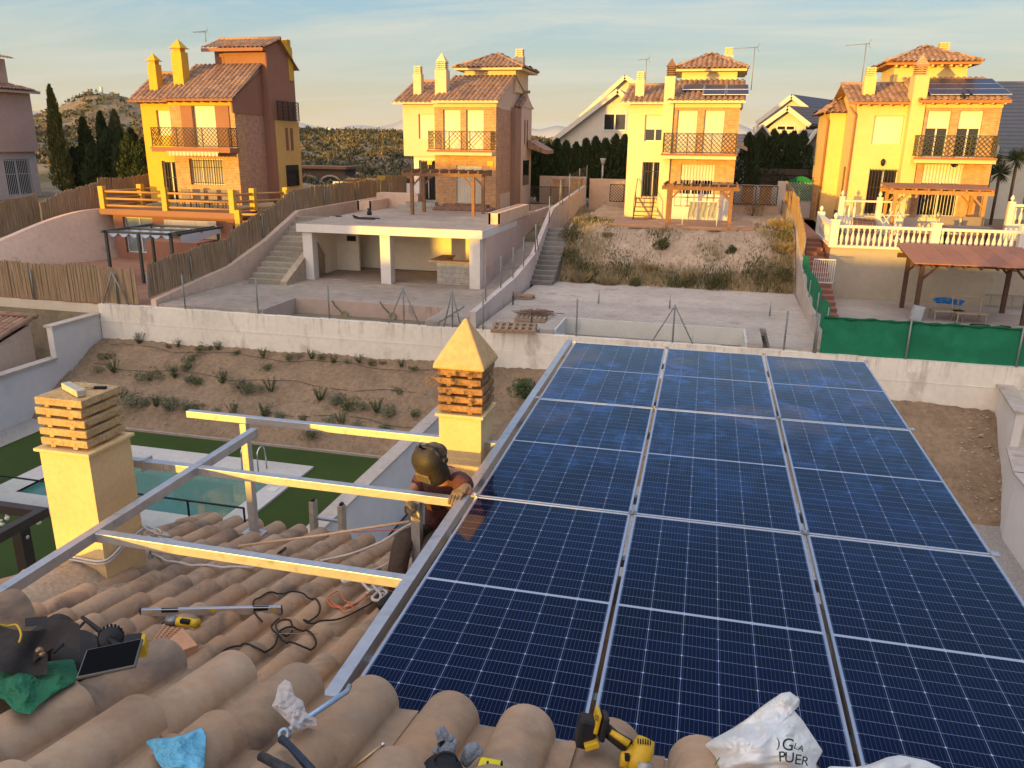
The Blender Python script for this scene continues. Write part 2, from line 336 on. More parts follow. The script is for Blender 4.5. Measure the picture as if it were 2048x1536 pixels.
# mortar edge beside the upper roof
mb = MB(); mb.grid(lambda u, v: (-2.22+.28*u, .4+1.35*v, NZ0-NS*(.4+1.35*v)+.02*math.sin(u*9)-.12*(1-u)+random.Random(int(u*33+v*777)).uniform(-.01, .01)), 8, 30)
mb.box(-2.2, -1.95, .4, 1.6, -2.6, -1.75); mb.build('mortar_edge', m_mortar, house)
mb = MB(); p = onz(30, 1215, -1.62); p2 = p
q = Vector((p[0]-.05, p[1], -1.68))
mb.tube([q+Vector((-.1, -.45, .1)), q+Vector((.02, .02, -.02))], [.10, .125], 20, .75); mb.build('ridge_end_tile', m_near_tile, house)
def slab(mb, cx, cy, w, z, h, jz=0):
    mb.box(cx-w/2, cx+w/2, cy-w/2, cy+w/2, z, z+h)
def chimney(cx, cy, wb, zb, zt, zs, sw, nsl, sh, sg, mslab):
    ch = MB()
    fl = .05   # flared foot
    ch.add([(cx-wb/2-fl, cy-wb/2-fl, zb), (cx+wb/2+fl, cy-wb/2-fl, zb), (cx+wb/2+fl, cy+wb/2+fl, zb), (cx-wb/2-fl, cy+wb/2+fl, zb)] +
           [(cx-wb/2, cy-wb/2, zb+.2), (cx+wb/2, cy-wb/2, zb+.2), (cx+wb/2, cy+wb/2, zb+.2), (cx-wb/2, cy+wb/2, zb+.2)] +
           [(cx-wb/2, cy-wb/2, zt), (cx+wb/2, cy-wb/2, zt), (cx+wb/2, cy+wb/2, zt), (cx-wb/2, cy+wb/2, zt)],
           [(0,1,5,4),(1,2,6,5),(2,3,7,6),(3,0,4,7),(4,5,9,8),(5,6,10,9),(6,7,11,10),(7,4,8,11),(8,9,10,11)])
    body = ch.build('chimney', m_chim, house)
    MB().box(cx-wb/2-.025, cx+wb/2+.025, cy-wb/2-.025, cy+wb/2+.025, zt, zt+.022).build('cap_plate', m_chim, body, bevel=.004)
    sl = MB(); z = zs; q = random.Random(5)
    for i in range(nsl):
        dx = q.uniform(-.006, .006); a = q.uniform(-.02, .02)
        M_ = Matrix.Rotation(a, 3, 'Z'); sl.obox((cx+dx, cy, z+sh/2), (sw/2, sw/2, sh/2), M_)
        for sx in (-.27, .27):
            for sy in (-.27, .27): sl.obox((cx+sx*sw, cy+sy*sw, z-sg/2), (.022, .022, sg/2+.003), M_)
        for f in (-1, 1):          # little drips on the front edge
            sl.obox((cx+f*.24*sw, cy-sw/2+.012, z-.006), (.02, .012, .01), M_)
        z += sh+sg
    sl.build('vent_slabs', mslab, body, bevel=.007)
    return body, z-sg
lc, lct = chimney(-4.165, 4.31, .40, -3.28, -2.06, -2.015, .375, 5, .052, .02, m_chim_cap)
m_soot = M('sooty_concrete', (.36, .20, .09), .95, .35, 30, .9, big=.3, bs=6, bd=.008, stain=((.06, .04, .03), 14, .52))
rc, rct = chimney(-1.80, 5.72, .345, -3.75, -2.055, -2.01, .36, 5, .05, .022, m_soot)
cx, cy = -1.80, 5.72; z0 = rct+.004
ap = ony(968, 634, cy)[2]
mb = MB(); w = .415/2
mb.add([(cx-w, cy-w, z0+.03), (cx+w, cy-w, z0+.03), (cx+w, cy+w, z0+.03), (cx-w, cy+w, z0+.03), (cx, cy, ap),
        (cx-w, cy-w, z0), (cx+w, cy-w, z0), (cx+w, cy+w, z0), (cx-w, cy+w, z0)],
       [(0,1,4),(1,2,4),(2,3,4),(3,0,4),(5,6,1,0),(6,7,2,1),(7,8,3,2),(8,5,0,3),(8,7,6,5)])
mb.build('pyramid_cap', m_pyr, rc, bevel=.02)
# ------------------------------------------------------------------ solar array
ARR = Matrix.Translation(Vector((-1.465, 8.848, -2.209))) @ Matrix.Rotation(R_(.685), 4, 'Z') @ Matrix.Rotation(R_(1.02), 4, 'X')
def panel_mat():
    m, nt, b = newmat('solar_cells')
    uv = nn(nt, 'ShaderNodeUVMap'); sp = nn(nt, 'ShaderNodeSeparateXYZ'); nt.links.new(uv.outputs[0], sp.inputs[0])
    def m_(op, a, b_=None): return math_(nt, op, a, b_)
    u = m_('MULTIPLY', sp.outputs[0], 6); v0 = sp.outputs[1]
    half = m_('ABSOLUTE', m_('SUBTRACT', v0, .5))                     # 0 at the middle bar
    mid = m_('LESS_THAN', half, .0045)
    v = m_('MULTIPLY', m_('MAXIMUM', m_('SUBTRACT', half, .0045), 0), 12/.4955)
    fu = m_('SUBTRACT', m_('FRACT', m_('ADD', u, .5)), .5)             # 0 at column joints
    fv = m_('SUBTRACT', m_('FRACT', m_('ADD', v, .5)), .5)
    gu = m_('LESS_THAN', m_('ABSOLUTE', fu), .009); gv = m_('LESS_THAN', m_('ABSOLUTE', fv), .014)
    fv2 = m_('SUBTRACT', m_('FRACT', m_('ADD', m_('MULTIPLY', v, .5), .5)), .5)
    dia = m_('LESS_THAN', m_('ADD', m_('ABSOLUTE', fu), m_('ABSOLUTE', fv2)), .042)
    bb = m_('LESS_THAN', m_('ABSOLUTE', m_('SUBTRACT', m_('FRACT', m_('MULTIPLY', u, 9)), .5)), .045)
    edge = m_('MAXIMUM', m_('GREATER_THAN', m_('ABSOLUTE', m_('SUBTRACT', sp.outputs[0], .5)), .4955), m_('GREATER_THAN', half, .4965))
    g = nn(nt, 'ShaderNodeNewGeometry'); P = g.outputs['Position']
    n1 = noise(nt, .9, 4, .55, P); n2 = noise(nt, 2.6, 7, .62, P, dist=2.2); n3 = noise(nt, 2.2, 5, .6, P, dist=.8)
    spp = nn(nt, 'ShaderNodeSeparateXYZ'); nt.links.new(P, spp.inputs[0])
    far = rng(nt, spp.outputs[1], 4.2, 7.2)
    cell = mixc(nt, rng(nt, n1, .35, .65), (.0012, .0015, .007), (.0020, .0042, .024))
    col = mixc(nt, m_('MULTIPLY', bb, .6), cell, (.07, .09, .155))
    line = m_('MAXIMUM', m_('MAXIMUM', gu, gv), m_('MAXIMUM', dia, edge))
    col = mixc(nt, line, col, (.16, .20, .30)); col = mixc(nt, m_('MAXIMUM', dia, mid), col, (.34, .38, .46))
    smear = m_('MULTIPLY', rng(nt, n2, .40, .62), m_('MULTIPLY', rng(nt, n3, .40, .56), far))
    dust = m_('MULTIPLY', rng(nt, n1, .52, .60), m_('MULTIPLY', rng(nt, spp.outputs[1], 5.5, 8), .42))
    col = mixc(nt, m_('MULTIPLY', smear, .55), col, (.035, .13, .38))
    col = mixc(nt, dust, col, (.17, .115, .07))
    nt.links.new(col, b.inputs['Base Color'])
    b.inputs['Specular IOR Level'].default_value = .32
    nt.links.new(m_('ADD', .045, m_('MULTIPLY', smear, .25)), b.inputs['Roughness'])
    return m
m_panel = panel_mat(); m_clamp = M('clamp_aluminium', (.6, .6, .6), .35, .05, 20, 0, metal=.8); m_backsheet = M('white_backsheet', (.55, .55, .55), .8, .03, 4, 0)
PW, PH = 1.036, 2.072
def make_panel():
    t = thing('solar_panel', 'x', 'solar panel', group='solar panels laid flat on the roof frame')
    fr = MB(); w = .013; h = .035
    fr.box(0, PW, -w, 0, -h, 0).box(0, PW, -PH, -PH+w, -h, 0).box(0, w, -PH+w, -w, -h, 0).box(PW-w, PW, -PH+w, -w, -h, 0)
    fr.build('frame', m_frame, t, local=True, bevel=.0015)
    g = MB().add([(w, -PH+w, -.003), (PW-w, -PH+w, -.003), (PW-w, -w, -.003), (w, -w, -.003)], [(0,1,2,3)])
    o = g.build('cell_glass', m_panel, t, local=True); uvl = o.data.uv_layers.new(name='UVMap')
    for i, c in enumerate(((0,0),(1,0),(1,1),(0,1))): uvl.data[i].uv = c
    MB().box(w, PW-w, -PH+w, -w, -.016, -.010).build('back_sheet', m_backsheet, t, local=True)
    return t
panel0 = make_panel()
rowname = ['far', 'middle', 'near']; colname = ['left', 'centre', 'right']
extra = {(0,0): 'pale blue at its far edge with a lit strip', (1,0): 'smeared with dusty brown wipe marks', (2,0): 'with the widest dusty brown patch',
         (0,1): 'reflecting the welder at its near left corner', (1,1): 'with faint blue wipe swirls', (2,1): 'clean blue',
         (0,2): 'nearly black, beside the drill cable tangle', (1,2): 'partly hidden by the white plastic bag', (2,2): 'cut off by the right edge of the photo'}
for r in range(3):
    for c in range(3):
        t = panel0 if r == c == 0 else copy_tree(panel0)
        t.matrix_basis = ARR @ Matrix.Translation(Vector((c*1.058+.011, -r*2.086-.007, 0)))
        t['label'] = '%s column %s row solar panel, %s' % (colname[c], rowname[r], extra[(c, r)])
# ------------------------------------------------------------------ steel frame
fr = thing('steel_structure', 'open galvanised steel frame of welded square tubes extending left of the solar panels', 'metal structure', (-2.4, 4.4, -3))
PZ0, PS = -2.209-.0178*8.848, -.0178          # panel plane as z = PZ0 - PS*y
TW = .06
def tubez(y, off=.045): return PZ0-PS*y-off
def sqtube(a, b, name='tube', w=TW, h=TW): return MB().bar(a, b, w, h).build(name, m_alu, fr, bevel=.003)
def fp(px, py): p = onp(px, py, PZ0-.015, PS); return p
for (a, b) in (((822, 1150), (180, 1058)), ((938, 990), (235, 915)), ((1008, 879), (372, 822))):
    A = fp(*a); B = fp(*b); y = (A[1]+B[1])/2-.02
    xa, xb = -1.50, B[0]
    sqtube((xa, y, tubez(y)), (xb, y, tubez(y)))
A = fp(540, 840); B = fp(0, 1172); dd = (B-A)/np.linalg.norm(B-A); B = A+dd*4.2
xD = (fp(185,1060)[0]+fp(538,842)[0])/2
sqtube((xD, 5.43, tubez(5.4)+.004), (xD-.02, 1.9, tubez(1.9)+.004), 'long_tube', .062, .066)
xpost = fp(477, 838)[0]; yT1 = (fp(1008,879)[1]+fp(372,822)[1])/2-.02
sqtube((xpost, yT1, tubez(5.4)-.03), (xpost-.0, yT1, -3.48), 'post', .065, .065)
yT2 = (fp(938,990)[1]+fp(235,915)[1])/2-.02; xp2 = ony(833, 1010, yT2)[0]
sqtube((xp2, yT2, tubez(yT2)-.03), (xp2, yT2, -3.14), 'post', .065, .065)
MB().box(xpost-.1, xpost+.1, yT1-.06, yT1+.06, -3.40, -3.39).build('foot_plate', m_alu, fr)
# edge beam under the left side of the array, an open channel with a flat top
bm_ = MB().box(-1.555, -1.485, 2.62, 8.9, -.062, -.058)
bm_ = MB()
for (x0, x1, z0, z1) in ((-1.568, -1.503, -.012, -.008), (-1.568, -1.563, -.08, -.012), (-1.508, -1.503, -.08, -.012)):
    for i in range(1):
        ya, yb = 2.55, 8.95
        za, zb = tubez(ya, 0), tubez(yb, 0)
        vs = [(x0, ya, za+z0), (x1, ya, za+z0), (x1, yb, zb+z0), (x0, yb, zb+z0), (x0, ya, za+z1), (x1, ya, za+z1), (x1, yb, zb+z1), (x0, yb, zb+z1)]
        vs = [(x+(8.85-y)*.0115, y, z) for x, y, z in vs]
        bm_.add(vs, [(0,3,2,1),(4,5,6,7),(0,1,5,4),(1,2,6,5),(2,3,7,6),(3,0,4,7)])
bm_.build('edge_beam', m_alu, fr)
def AP(u, v, z): return ARR @ Vector((u, v, z))
rl = MB()
for u in (.1, .92, 1.16, 1.98, 2.22, 3.05):
    rl.bar(AP(u, .02, -.06), AP(u, -6.25, -.06), .035, .04)
for y in (-.4, -1.66, -2.5, -3.75, -4.6, -5.85): rl.bar(AP(-.05, y, -.105), AP(3.2, y, -.105), .05, .05)
rl.build('rail', m_alu, fr)
for c in range(4):
    for v in (0.0, 2.083, 4.169):
        mb = MB(); u = c*1.058
        for s in ((-.02, .02) if c in (1, 2) else (.0,)): mb.obox(AP(u, -v, .004), (.022, .026, .006), ARR.to_3x3())
        mb.obox(AP(u, -v, .012), (.006, .006, .006), ARR.to_3x3()); mb.build('clamp', m_clamp, fr)
# rust coloured soffit strip seen between the columns
MB().box(-1.47, -1.455, 2.6, 2.9, -2.5, -2.4).build('bracket', M('red_oxide', (.30, .10, .05), .8, .2, 20, .3), fr)
m = MB(); 
for (px, py) in ((262, 922),): 
    A = ony(262, 922, yT2)
MB().box(-3.975, -3.955, yT2-.055, yT2+.055, tubez(yT2)-.045, tubez(yT2)+.045).box(-3.965, -3.80, yT2-.036, yT2-.031, tubez(yT2)-.03, tubez(yT2)+.03).build('wall_plate', m_alu, fr)
# ------------------------------------------------------------------ ground, hills, garden
def sstep(a, b, t): t = min(1, max(0, (t-a)/(b-a))); return t*t*(3-2*t)
def gz(x, y):
    if y < 23.88: return -9.15
    base = -6.2 + 2.4*sstep(34.5, 39.5, y)
    base += .55*sstep(48, 60, y)
    h = math.hypot(x, y)
    if y > 52:
        base += 2.55*sstep(62, 125, h+.25*abs(x+25))
        base += -3*sstep(180, 420, h)
        d1 = math.hypot((x+118)/1.0, (y-128)/.8)
        base += 3.4*math.exp(-(((x+122)/75)**2+((y-140)/45)**2)**1.0)
        pk = math.hypot(x+101, y-120); base += 4.6*math.exp(-(pk/9.5)**2) + 1.6*math.exp(-(math.hypot(x+86, y-122)/14)**2)
        base += .35*math.sin(x*.23+y*.11)*sstep(60, 90, y)*math.exp(-h/400) + .25*math.sin(x*.61+1.3)*math.sin(y*.43)*math.exp(-h/300)*sstep(60, 90, y)
    return base
def axis(a, b, n, p=2.2):
    return [a+(b-a)*(i/n)**p for i in range(n+1)]
xs = sorted(set([-v for v in axis(0, 9000, 70, 3.2)]+axis(0, 9000, 70, 3.2)))
ys = [-9000, -3000, -1000, -300, -100, -40, 0, 10, 20, 23.87, 23.89, 26, 29, 30.5, 32, 33.5, 35, 36.5, 38, 42, 46, 50, 54, 58] + [60+i*2.5 for i in range(60)] + [215, 240, 280, 340, 420, 600, 900, 1500, 2500, 4500, 9000]
xs = sorted(set(xs+[i*3.0 for i in range(-60, 20)]))
mb = MB(); nx = len(xs)
mb.add([(x, y, gz(x, y)) for y in ys for x in xs], [(j*nx+i, j*nx+i+1, (j+1)*nx+i+1, (j+1)*nx+i) for j in range(len(ys)-1) for i in range(nx-1)], .5, True)
m_ground = M('scrubland_soil', (.25, .19, .115), .97, .25, .8, .6, big=.3, bs=.12, bd=.2, stain=((.09, .085, .04), .22, .5))
struct('ground', mb, m_ground)
mb = MB(); N = 90; ridge = random.Random(3)
prof = []
for i in range(N+1):
    a = R_(-70+100*i/N); d = 5200
    h = 60+55*max(0, math.sin(i*.31+.6))**2+42*max(0, math.sin(i*.83+2))+20*math.sin(i*1.9)+ridge.uniform(-9, 9)
    prof.append((math.sin(a)*d, math.cos(a)*d, h))
for k, (x, y, h) in enumerate(prof):
    for r, kk in ((1.0, -40), (1.02, h*.6), (1.05, h), (1.1, -40)): mb.v.append((x*r, y*r, kk))
for i in range(N):
    for j in range(3): mb.f.append((i*4+j, i*4+j+1, (i+1)*4+j+1, (i+1)*4+j)); mb.t.append(.5); mb.sm.append(True)
struct('mountains', mb, M('far_limestone', (.36, .36, .36), .95, .08, .004, 0, big=.1, bs=.001))
# lawn, gravel, bank
m_turf = M('artificial_turf', (.040, .072, .009), .95, .3, 60, .8, big=.22, bs=.5, bd=.02, stain=((.055, .10, .012), 1.2, .6, (1, .25, 1)))
lw = MB()
for (a, b_, c, d) in ((-24, -7.05, 3, 14.5), (-24, -7.05, 18.9, 20.3), (-24, -17.9, 14.5, 18.9), (-10.6, -7.05, 14.5, 18.9)): lw.add([(a, c, -9), (b_, c, -9), (b_, d, -9), (a, d, -9)], [(0,1,2,3)])
struct('lawn', lw, m_turf)
m_gravel = M('pale_gravel', (.46, .42, .38), .95, .45, 34, 1.0, bd=.03, stain=((.26, .24, .22), 40, .58))
struct('gravel_strip', MB().add([(-21.6, 14, -8.985), (-20.35, 14, -8.985), (-20.35, 20.2, -8.985), (-21.6, 20.2, -8.985)], [(0,1,2,3)]), m_gravel)
m_gravel2 = M('grey_gravel', (.25, .24, .23), .95, .5, 40, 1.0, bd=.03, stain=((.12, .12, .12), 44, .55))
struct('side_path', MB().add([(-6.87, 8, -8.985), (-6.2, 8, -8.985), (-6.2, 20, -8.985), (-6.87, 20, -8.985)], [(0,1,2,3)]), m_gravel2)
struct('garden_floor', MB().add([(-6.2, 5, -8.99), (8.0, 5, -8.99), (8.0, 20.2, -8.99), (-6.2, 20.2, -8.99)], [(0,1,2,3)]), m_gravel)
def bank(x0, x1, nx, name):
    q = random.Random(9)
    def fn(u, v):
        x = x0+(x1-x0)*u; y = 20.15+(23.8-20.15)*v
        z = -9.02+2.02*(v**.85)+.05*math.sin(v*15+x*.2)+.03*math.sin(x*1.7+v*4)+q.uniform(-.03, .03)
        if v == 0: z = -9.05
        return (x, y+q.uniform(-.03, .03), z)
    mb = MB().grid(fn, nx, 34); return struct(name, mb, m_earth)
bank(-21.5, -7.2, 130, 'slope'); bank(-6.9, 8.05, 110, 'slope')
def bankz(y): v = (y-20.15)/3.65; return -9.02+2.02*max(0, v)**.85
q = random.Random(21); mb = MB()
for i in range(900):
    x = q.uniform(-21.3, 7.9); y = q.uniform(20.2, 23.6); r = q.uniform(.012, .04)*(1.8 if x > 7.0 or q.random() < .05 else 1)
    if -7.25 < x < -6.8: continue
    if i > 700: x = q.uniform(6.9, 7.9)
    mb.blob((x, y, bankz(y)+.02), (r, r*.8, r*.6), 5, 3, .25, q.random(), i)
mb.build('stones', M('pale_stones', (.40, .33, .26), .95, .25, 20, .2)); tag(bpy.data.objects['stones'], 'loose pale stones scattered over the earth bank', 'stones', kind='stuff')
# kerb at the foot of the bank
mb = MB().box(-20.3, -7.2, 20.12, 20.2, -9, -8.93); t = mb.build('kerb', m_conc); tag(t, kind='structure')
# drip lines on the bank
for k, (y, lab) in enumerate(((23.35, 'highest'), (22.35, 'middle'), (21.2, 'lowest'))):
    pts = [(-20.8+.5*i, y+.10*math.sin(i*.8+k*2), bankz(y+.1*math.sin(i*.8+k*2))+.05+.025*math.sin(i*2.1)) for i in range(27)]
    o = MB().tube(pts, .008, 5).build('drip_hose', m_rubber); tag(o, '%s of the thin brown drip hoses lying along the planted bank' % lab, 'hose', 'drip hoses on the bank')
for k, y in enumerate((20.32, 20.45)):
    o = MB().tube([(5.6, y, -8.9), (6.4, y+.08*k+.05, -8.88), (7.2, y-.02, -8.9), (7.8, y-.1+.1*k, -8.93)], .014, 5).build('drip_hose', m_rubber); tag(o, '%s of two black hose ends at the foot of the bare bank' % ('nearer', 'farther')[k], 'hose', 'drip hoses on the bank')
# ------------------------------------------------------------------ garden walls
mb = MB(); q = random.Random(4)
def topjit(mb, x0, x1, y0, y1, z0, z1, n=60):
    for i in range(n):
        a = x0+(x1-x0)*i/n; b = x0+(x1-x0)*(i+1)/n; mb.box(a, b, y0-q.uniform(0, .006), y1, z1, z1+q.uniform(.008, .03))
    mb.box(x0, x1, y0, y1, z0, z1)
o = MB(); topjit(o, -21.5, 11.5, 23.8, 24.0, -9, -5.80)
for z in (-6.42,): o.box(-21.5, 11.5, 23.787, 23.8, z, z+.02)
m_gwall = M('streaked_white_wall', (.76, .70, .60), .9, .06, 6, .25, stain=((.50, .44, .37), 1.2, .57, (1, 1, .5))); drips(m_gwall, -6.5, -5.8); o = o.build('garden_wall', m_gwall); tag(o, 'long white painted retaining wall with grey runs across the back of the garden', 'wall')
o = MB(); topjit(o, -46, -21.5, 24.0, 24.2, -9, -5.88); o.box(-46, -21.5, 23.99, 24.0, -6.6, -6.58)
o = o.build('garden_wall', M('cream_wall_paint', (.60, .52, .40), .9, .06, 6, .2, stain=((.42, .34, .25), 1.5, .60, (1, 1, .45)))); tag(o, 'older cream wall carrying the reed fence, left of the white wall', 'wall')
w = thing('garden_side_wall', 'white side wall with pale coping that steps down between pool garden and tiled shed', 'wall', (-21.5, 18, -9))
MB().box(-21.75, -21.52, 21.6, 23.8, -9, -6.2).box(-21.75, -21.52, 8, 21.6, -9, -7.3).build('wall', m_white2, w)
MB().box(-21.82, -21.45, 21.55, 23.8, -6.2, -6.13).box(-21.82, -21.45, 8, 21.58, -7.3, -7.23).build('coping', m_concw, w)
w = thing('garden_side_wall', 'white dividing wall with grey coping right of the pool lawn, running to the near chimney', 'wall', (-7, 16, -9))
MB().box(-7.13, -6.93, 7, 22.3, -9, -7.25).box(-7.13, -6.93, 22.3, 23.8, -9, -6.42).build('wall', m_white2, w)
MB().box(-7.22, -6.86, 7, 22.3, -7.25, -7.2).box(-7.22, -6.86, 22.25, 23.8, -6.42, -6.36).build('coping', m_concw, w)
a = onz(1985, 805, -6.25); 
w = thing('garden_side_wall', 'white stepped side wall with sloping grey copings at the right edge of the photo', 'wall', (8, 20, -9))
b_ = MB(); WX = lambda y: 8.1 if y > 21.9 else 8.1-.9*min(1, (21.9-y)/2.4)
for (ya, yb_, zt_) in ((23.8, 21.3, -6.35), (21.3, 19.5, -7.3), (19.5, 8, -7.3)):
    xa, xb = {23.8: 8.1, 21.3: 7.75, 19.5: 7.35, 8: 7.2}[ya], {23.8: 8.1, 21.3: 7.75, 19.5: 7.35, 8: 7.2}[yb_]
    b_.add([(xa, ya, -9), (xb, yb_, -9), (xb+.2, yb_, -9), (xa+.2, ya, -9), (xa, ya, zt_), (xb, yb_, zt_), (xb+.2, yb_, zt_), (xa+.2, ya, zt_)], [(0,1,2,3),(4,7,6,5),(0,4,5,1),(1,5,6,2),(2,6,7,3),(3,7,4,0)])
    c_ = MB().add([(xa-.08, ya, zt_), (xb-.08, yb_-.04, zt_), (xb+.34, yb_-.04, zt_), (xa+.34, ya, zt_), (xa-.08, ya, zt_+.06), (xb-.08, yb_-.04, zt_+.06), (xb+.34, yb_-.04, zt_+.06), (xa+.34, ya, zt_+.06)], [(0,1,2,3),(4,7,6,5),(0,4,5,1),(1,5,6,2),(2,6,7,3),(3,7,4,0)]).build('coping', m_concw, w)
b_.build('wall', m_white2, w)
# left neighbour's tiled shed
sh = thing('tiled_shed', 'low shed with clay tile roof and stained pink wall left of the pool garden', 'shed', (-25, 19, -9))
A_ = onz(125, 650, -6.35); B_ = onz(0, 640, -6.35)
MB().prism([(-22.6, -9), (-22.6, -6.62), (-29, -6.62), (-29, -9)], 'y', 15.5, 21.8).prism([(15.5, -6.62), (21.8, -6.62), (21.8, -6.2), (15.5, -7.9)], 'x', -29, -22.62).build('wall', m_pink, sh)
mb = MB(); tile_field(mb, (-29.5, 15.3, -8.05+.2), (1,0,0), (0,-1,0), .28, 31, 16, .225, .42, .08, .36, 7, .025, .02, 31)
mb.tube([(-22.6, 15.3, -7.8), (-22.6, 21.9, -5.98)], .09, 8); mb.tube([(-29.5, 22, -5.95), (-22.5, 22, -5.95)], .1, 8); mb.build('roof', m_far_tile, sh)
# ------------------------------------------------------------------ pool
pl = thing('swimming_pool', 'rectangular turquoise swimming pool with pale stone coping in the lawn', 'swimming pool', (-14, 16.5, -9))
px0, px1, py0, py1 = -17.25, -11.15, 15.3, 18.1
m_cop = M('pool_coping_stone', (.50, .47, .43), .8, .08, 8, .2)
cp = MB(); zc = -8.94
cp.box(-18.0, -10.55, py1, 18.95, -9, zc).box(-18.0, -10.55, 14.45, py0, -9, zc).box(-18.0, px0, py0, py1, -9, zc).box(px1, -10.55, py0, py1, -9, zc)
cp.build('coping', m_cop, pl)
m_pt, nt, b = newmat('pool_tile'); v = noise(nt, 30, 2); b.inputs['Base Color'].default_value = (.16, .34, .30, 1); b.inputs['Roughness'].default_value = .4
ba = MB().add([(px0, py0, -10.4), (px1, py0, -10.4), (px1, py1, -10.4), (px0, py1, -10.4)], [(0,1,2,3)])
ba.add([(px0, py0, -10.4), (px1, py0, -10.4), (px1, py0, zc), (px0, py0, zc)], [(0,1,2,3)]).add([(px0, py1, -10.4), (px1, py1, -10.4), (px1, py1, zc), (px0, py1, zc)], [(3,2,1,0)])
ba.add([(px0, py0, -10.4), (px0, py1, -10.4), (px0, py1, zc), (px0, py0, zc)], [(0,1,2,3)]).add([(px1, py0, -10.4), (px1, py1, -10.4), (px1, py1, zc), (px1, py0, zc)], [(3,2,1,0)])
ba.build('basin', m_pt, pl)
m_wat, nt, b = newmat('pool_water'); nt.nodes.remove(b)
tr = nn(nt, 'ShaderNodeBsdfTransparent'); tr.inputs[0].default_value = (.55, .80, .74, 1); gl = nn(nt, 'ShaderNodeBsdfGlossy'); gl.inputs['Roughness'].default_value = .04
df = nn(nt, 'ShaderNodeBsdfDiffuse'); df.inputs[0].default_value = (.15, .35, .30, 1); m1 = nn(nt, 'ShaderNodeMixShader'); m1.inputs[0].default_value = .5; nt.links.new(tr.outputs[0], m1.inputs[1]); nt.links.new(df.outputs[0], m1.inputs[2])
fz = nn(nt, 'ShaderNodeFresnel'); fz.inputs[0].default_value = 1.33; m2 = nn(nt, 'ShaderNodeMixShader'); nt.links.new(fz.outputs[0], m2.inputs[0]); nt.links.new(m1.outputs[0], m2.inputs[1]); nt.links.new(gl.outputs[0], m2.inputs[2])
bn = nn(nt, 'ShaderNodeBump'); bn.inputs['Strength'].default_value = .08; nt.links.new(noise(nt, 3, 3), bn.inputs['Height']); nt.links.new(bn.outputs[0], gl.inputs['Normal'])
nt.links.new(m2.outputs[0], nt.nodes['Material Output'].inputs[0])
MB().add([(px0, py0, -9.06), (px1, py0, -9.06), (px1, py1, -9.06), (px0, py1, -9.06)], [(0,1,2,3)]).build('water', m_wat, pl)
m_chrome = M('pool_ladder_steel', (.65, .65, .65), .25, .03, 5, 0, metal=1)
ld = thing('pool_ladder', 'pair of curved steel pool ladder handrails on the far coping', 'ladder', (-12, 18.2, -8.94))
for x in (-12.25, -11.75):
    pts = [(x, 18.45, -8.94), (x, 18.43, -8.45)]+[(x, 18.23+.2*math.cos(t), -8.4+.2*math.sin(t)) for t in [R_(20*i) for i in range(1, 9)]]+[(x, 18.03, -8.5), (x, 18.0, -9.7)]
    MB().tube(pts, .022, 8).build('handrail', m_chrome, ld)
for z in (-9.35, -9.65): MB().box(-12.25, -11.75, 17.95, 18.02, z, z+.03).build('step', m_chrome, ld)
m_sk = M('skimmer_plastic', (.6, .58, .54), .6, .03, 5, 0)
o = MB().box(-10.98, -10.72, 17.1, 17.36, -8.94, -8.925).build('skimmer_lid', m_sk); tag(o, 'small square skimmer lid set in the right pool coping', 'lid')
# glass pool fence
m_glass, nt, b = newmat('clear_glass'); nt.nodes.remove(b)
tr = nn(nt, 'ShaderNodeBsdfTransparent'); tr.inputs[0].default_value = (.9, .95, .93, 1); gl = nn(nt, 'ShaderNodeBsdfGlossy'); gl.inputs['Roughness'].default_value = .02
fz = nn(nt, 'ShaderNodeFresnel'); fz.inputs[0].default_value = 1.45; m2 = nn(nt, 'ShaderNodeMixShader'); nt.links.new(fz.outputs[0], m2.inputs[0]); nt.links.new(tr.outputs[0], m2.inputs[1]); nt.links.new(gl.outputs[0], m2.inputs[2]); nt.links.new(m2.outputs[0], nt.nodes['Material Output'].inputs[0])
gf = thing('glass_fence', 'low glass pool fence with thin black posts and top rail along the near coping', 'fence', (-13, 14.4, -8.94))
yg = 14.25
posts = [-19.5, -17.3, -15.1, -12.9, -11.2, -9.75]
for x in posts: MB().bar((x, yg, -9), (x, yg, -7.95), .035).build('post', m_iron, gf)
MB().bar((-21, yg, -7.95), (-9.75, yg, -7.95), .04, .03).build('top_rail', m_iron, gf)
MB().add([(-21, yg, -8.88), (-9.75, yg, -8.88), (-9.75, yg, -7.97), (-21, yg, -7.97)], [(0,1,2,3)]).build('glass_pane', m_glass, gf)
# pergola with light string near the house, lower left
m_perg = M('dark_bronze_metal', (.05, .038, .03), .5, .1, 10, .05)
pg = thing('garden_pergola', 'dark brown metal pergola over the lawn at the lower left, beside the chimney', 'pergola', (-13, 11, -9))
zt = -6.2
A_ = onz(35, 1012, zt); Bc = onz(82, 1018, zt)
xr, yf = Bc[0], Bc[1]
MB().bar((xr-.08, yf, zt-.08), (xr-7, yf, zt-.08), .16, .16).build('beam', m_perg, pg)
MB().bar((xr, yf+.08, zt-.08), (xr, yf-4.2, zt-.08), .16, .16).build('beam', m_perg, pg)
MB().bar((xr-.25, yf-.25, zt-.16), (xr-.25, yf-.25, -9), .2).build('post', m_perg, pg)
MB().bar((xr-.2, yf-4.0, zt-.16), (xr-.2, yf-4.0, -9), .2).build('post', m_perg, pg)
ls = thing('string_lights', 'string of small round glass bulbs hanging from the brown garden pergola', 'string lights', (xr-1, yf-1, zt))
m_bulb = M('bulb_glass', (.75, .72, .62), .15, .03, 5, 0, spec=.6)
cab = MB(); bl = [(14, 1036), (33, 1027), (90, 1033), (77, 1045), (36, 1066), (53, 1074), (4, 1048)]
prevp = None
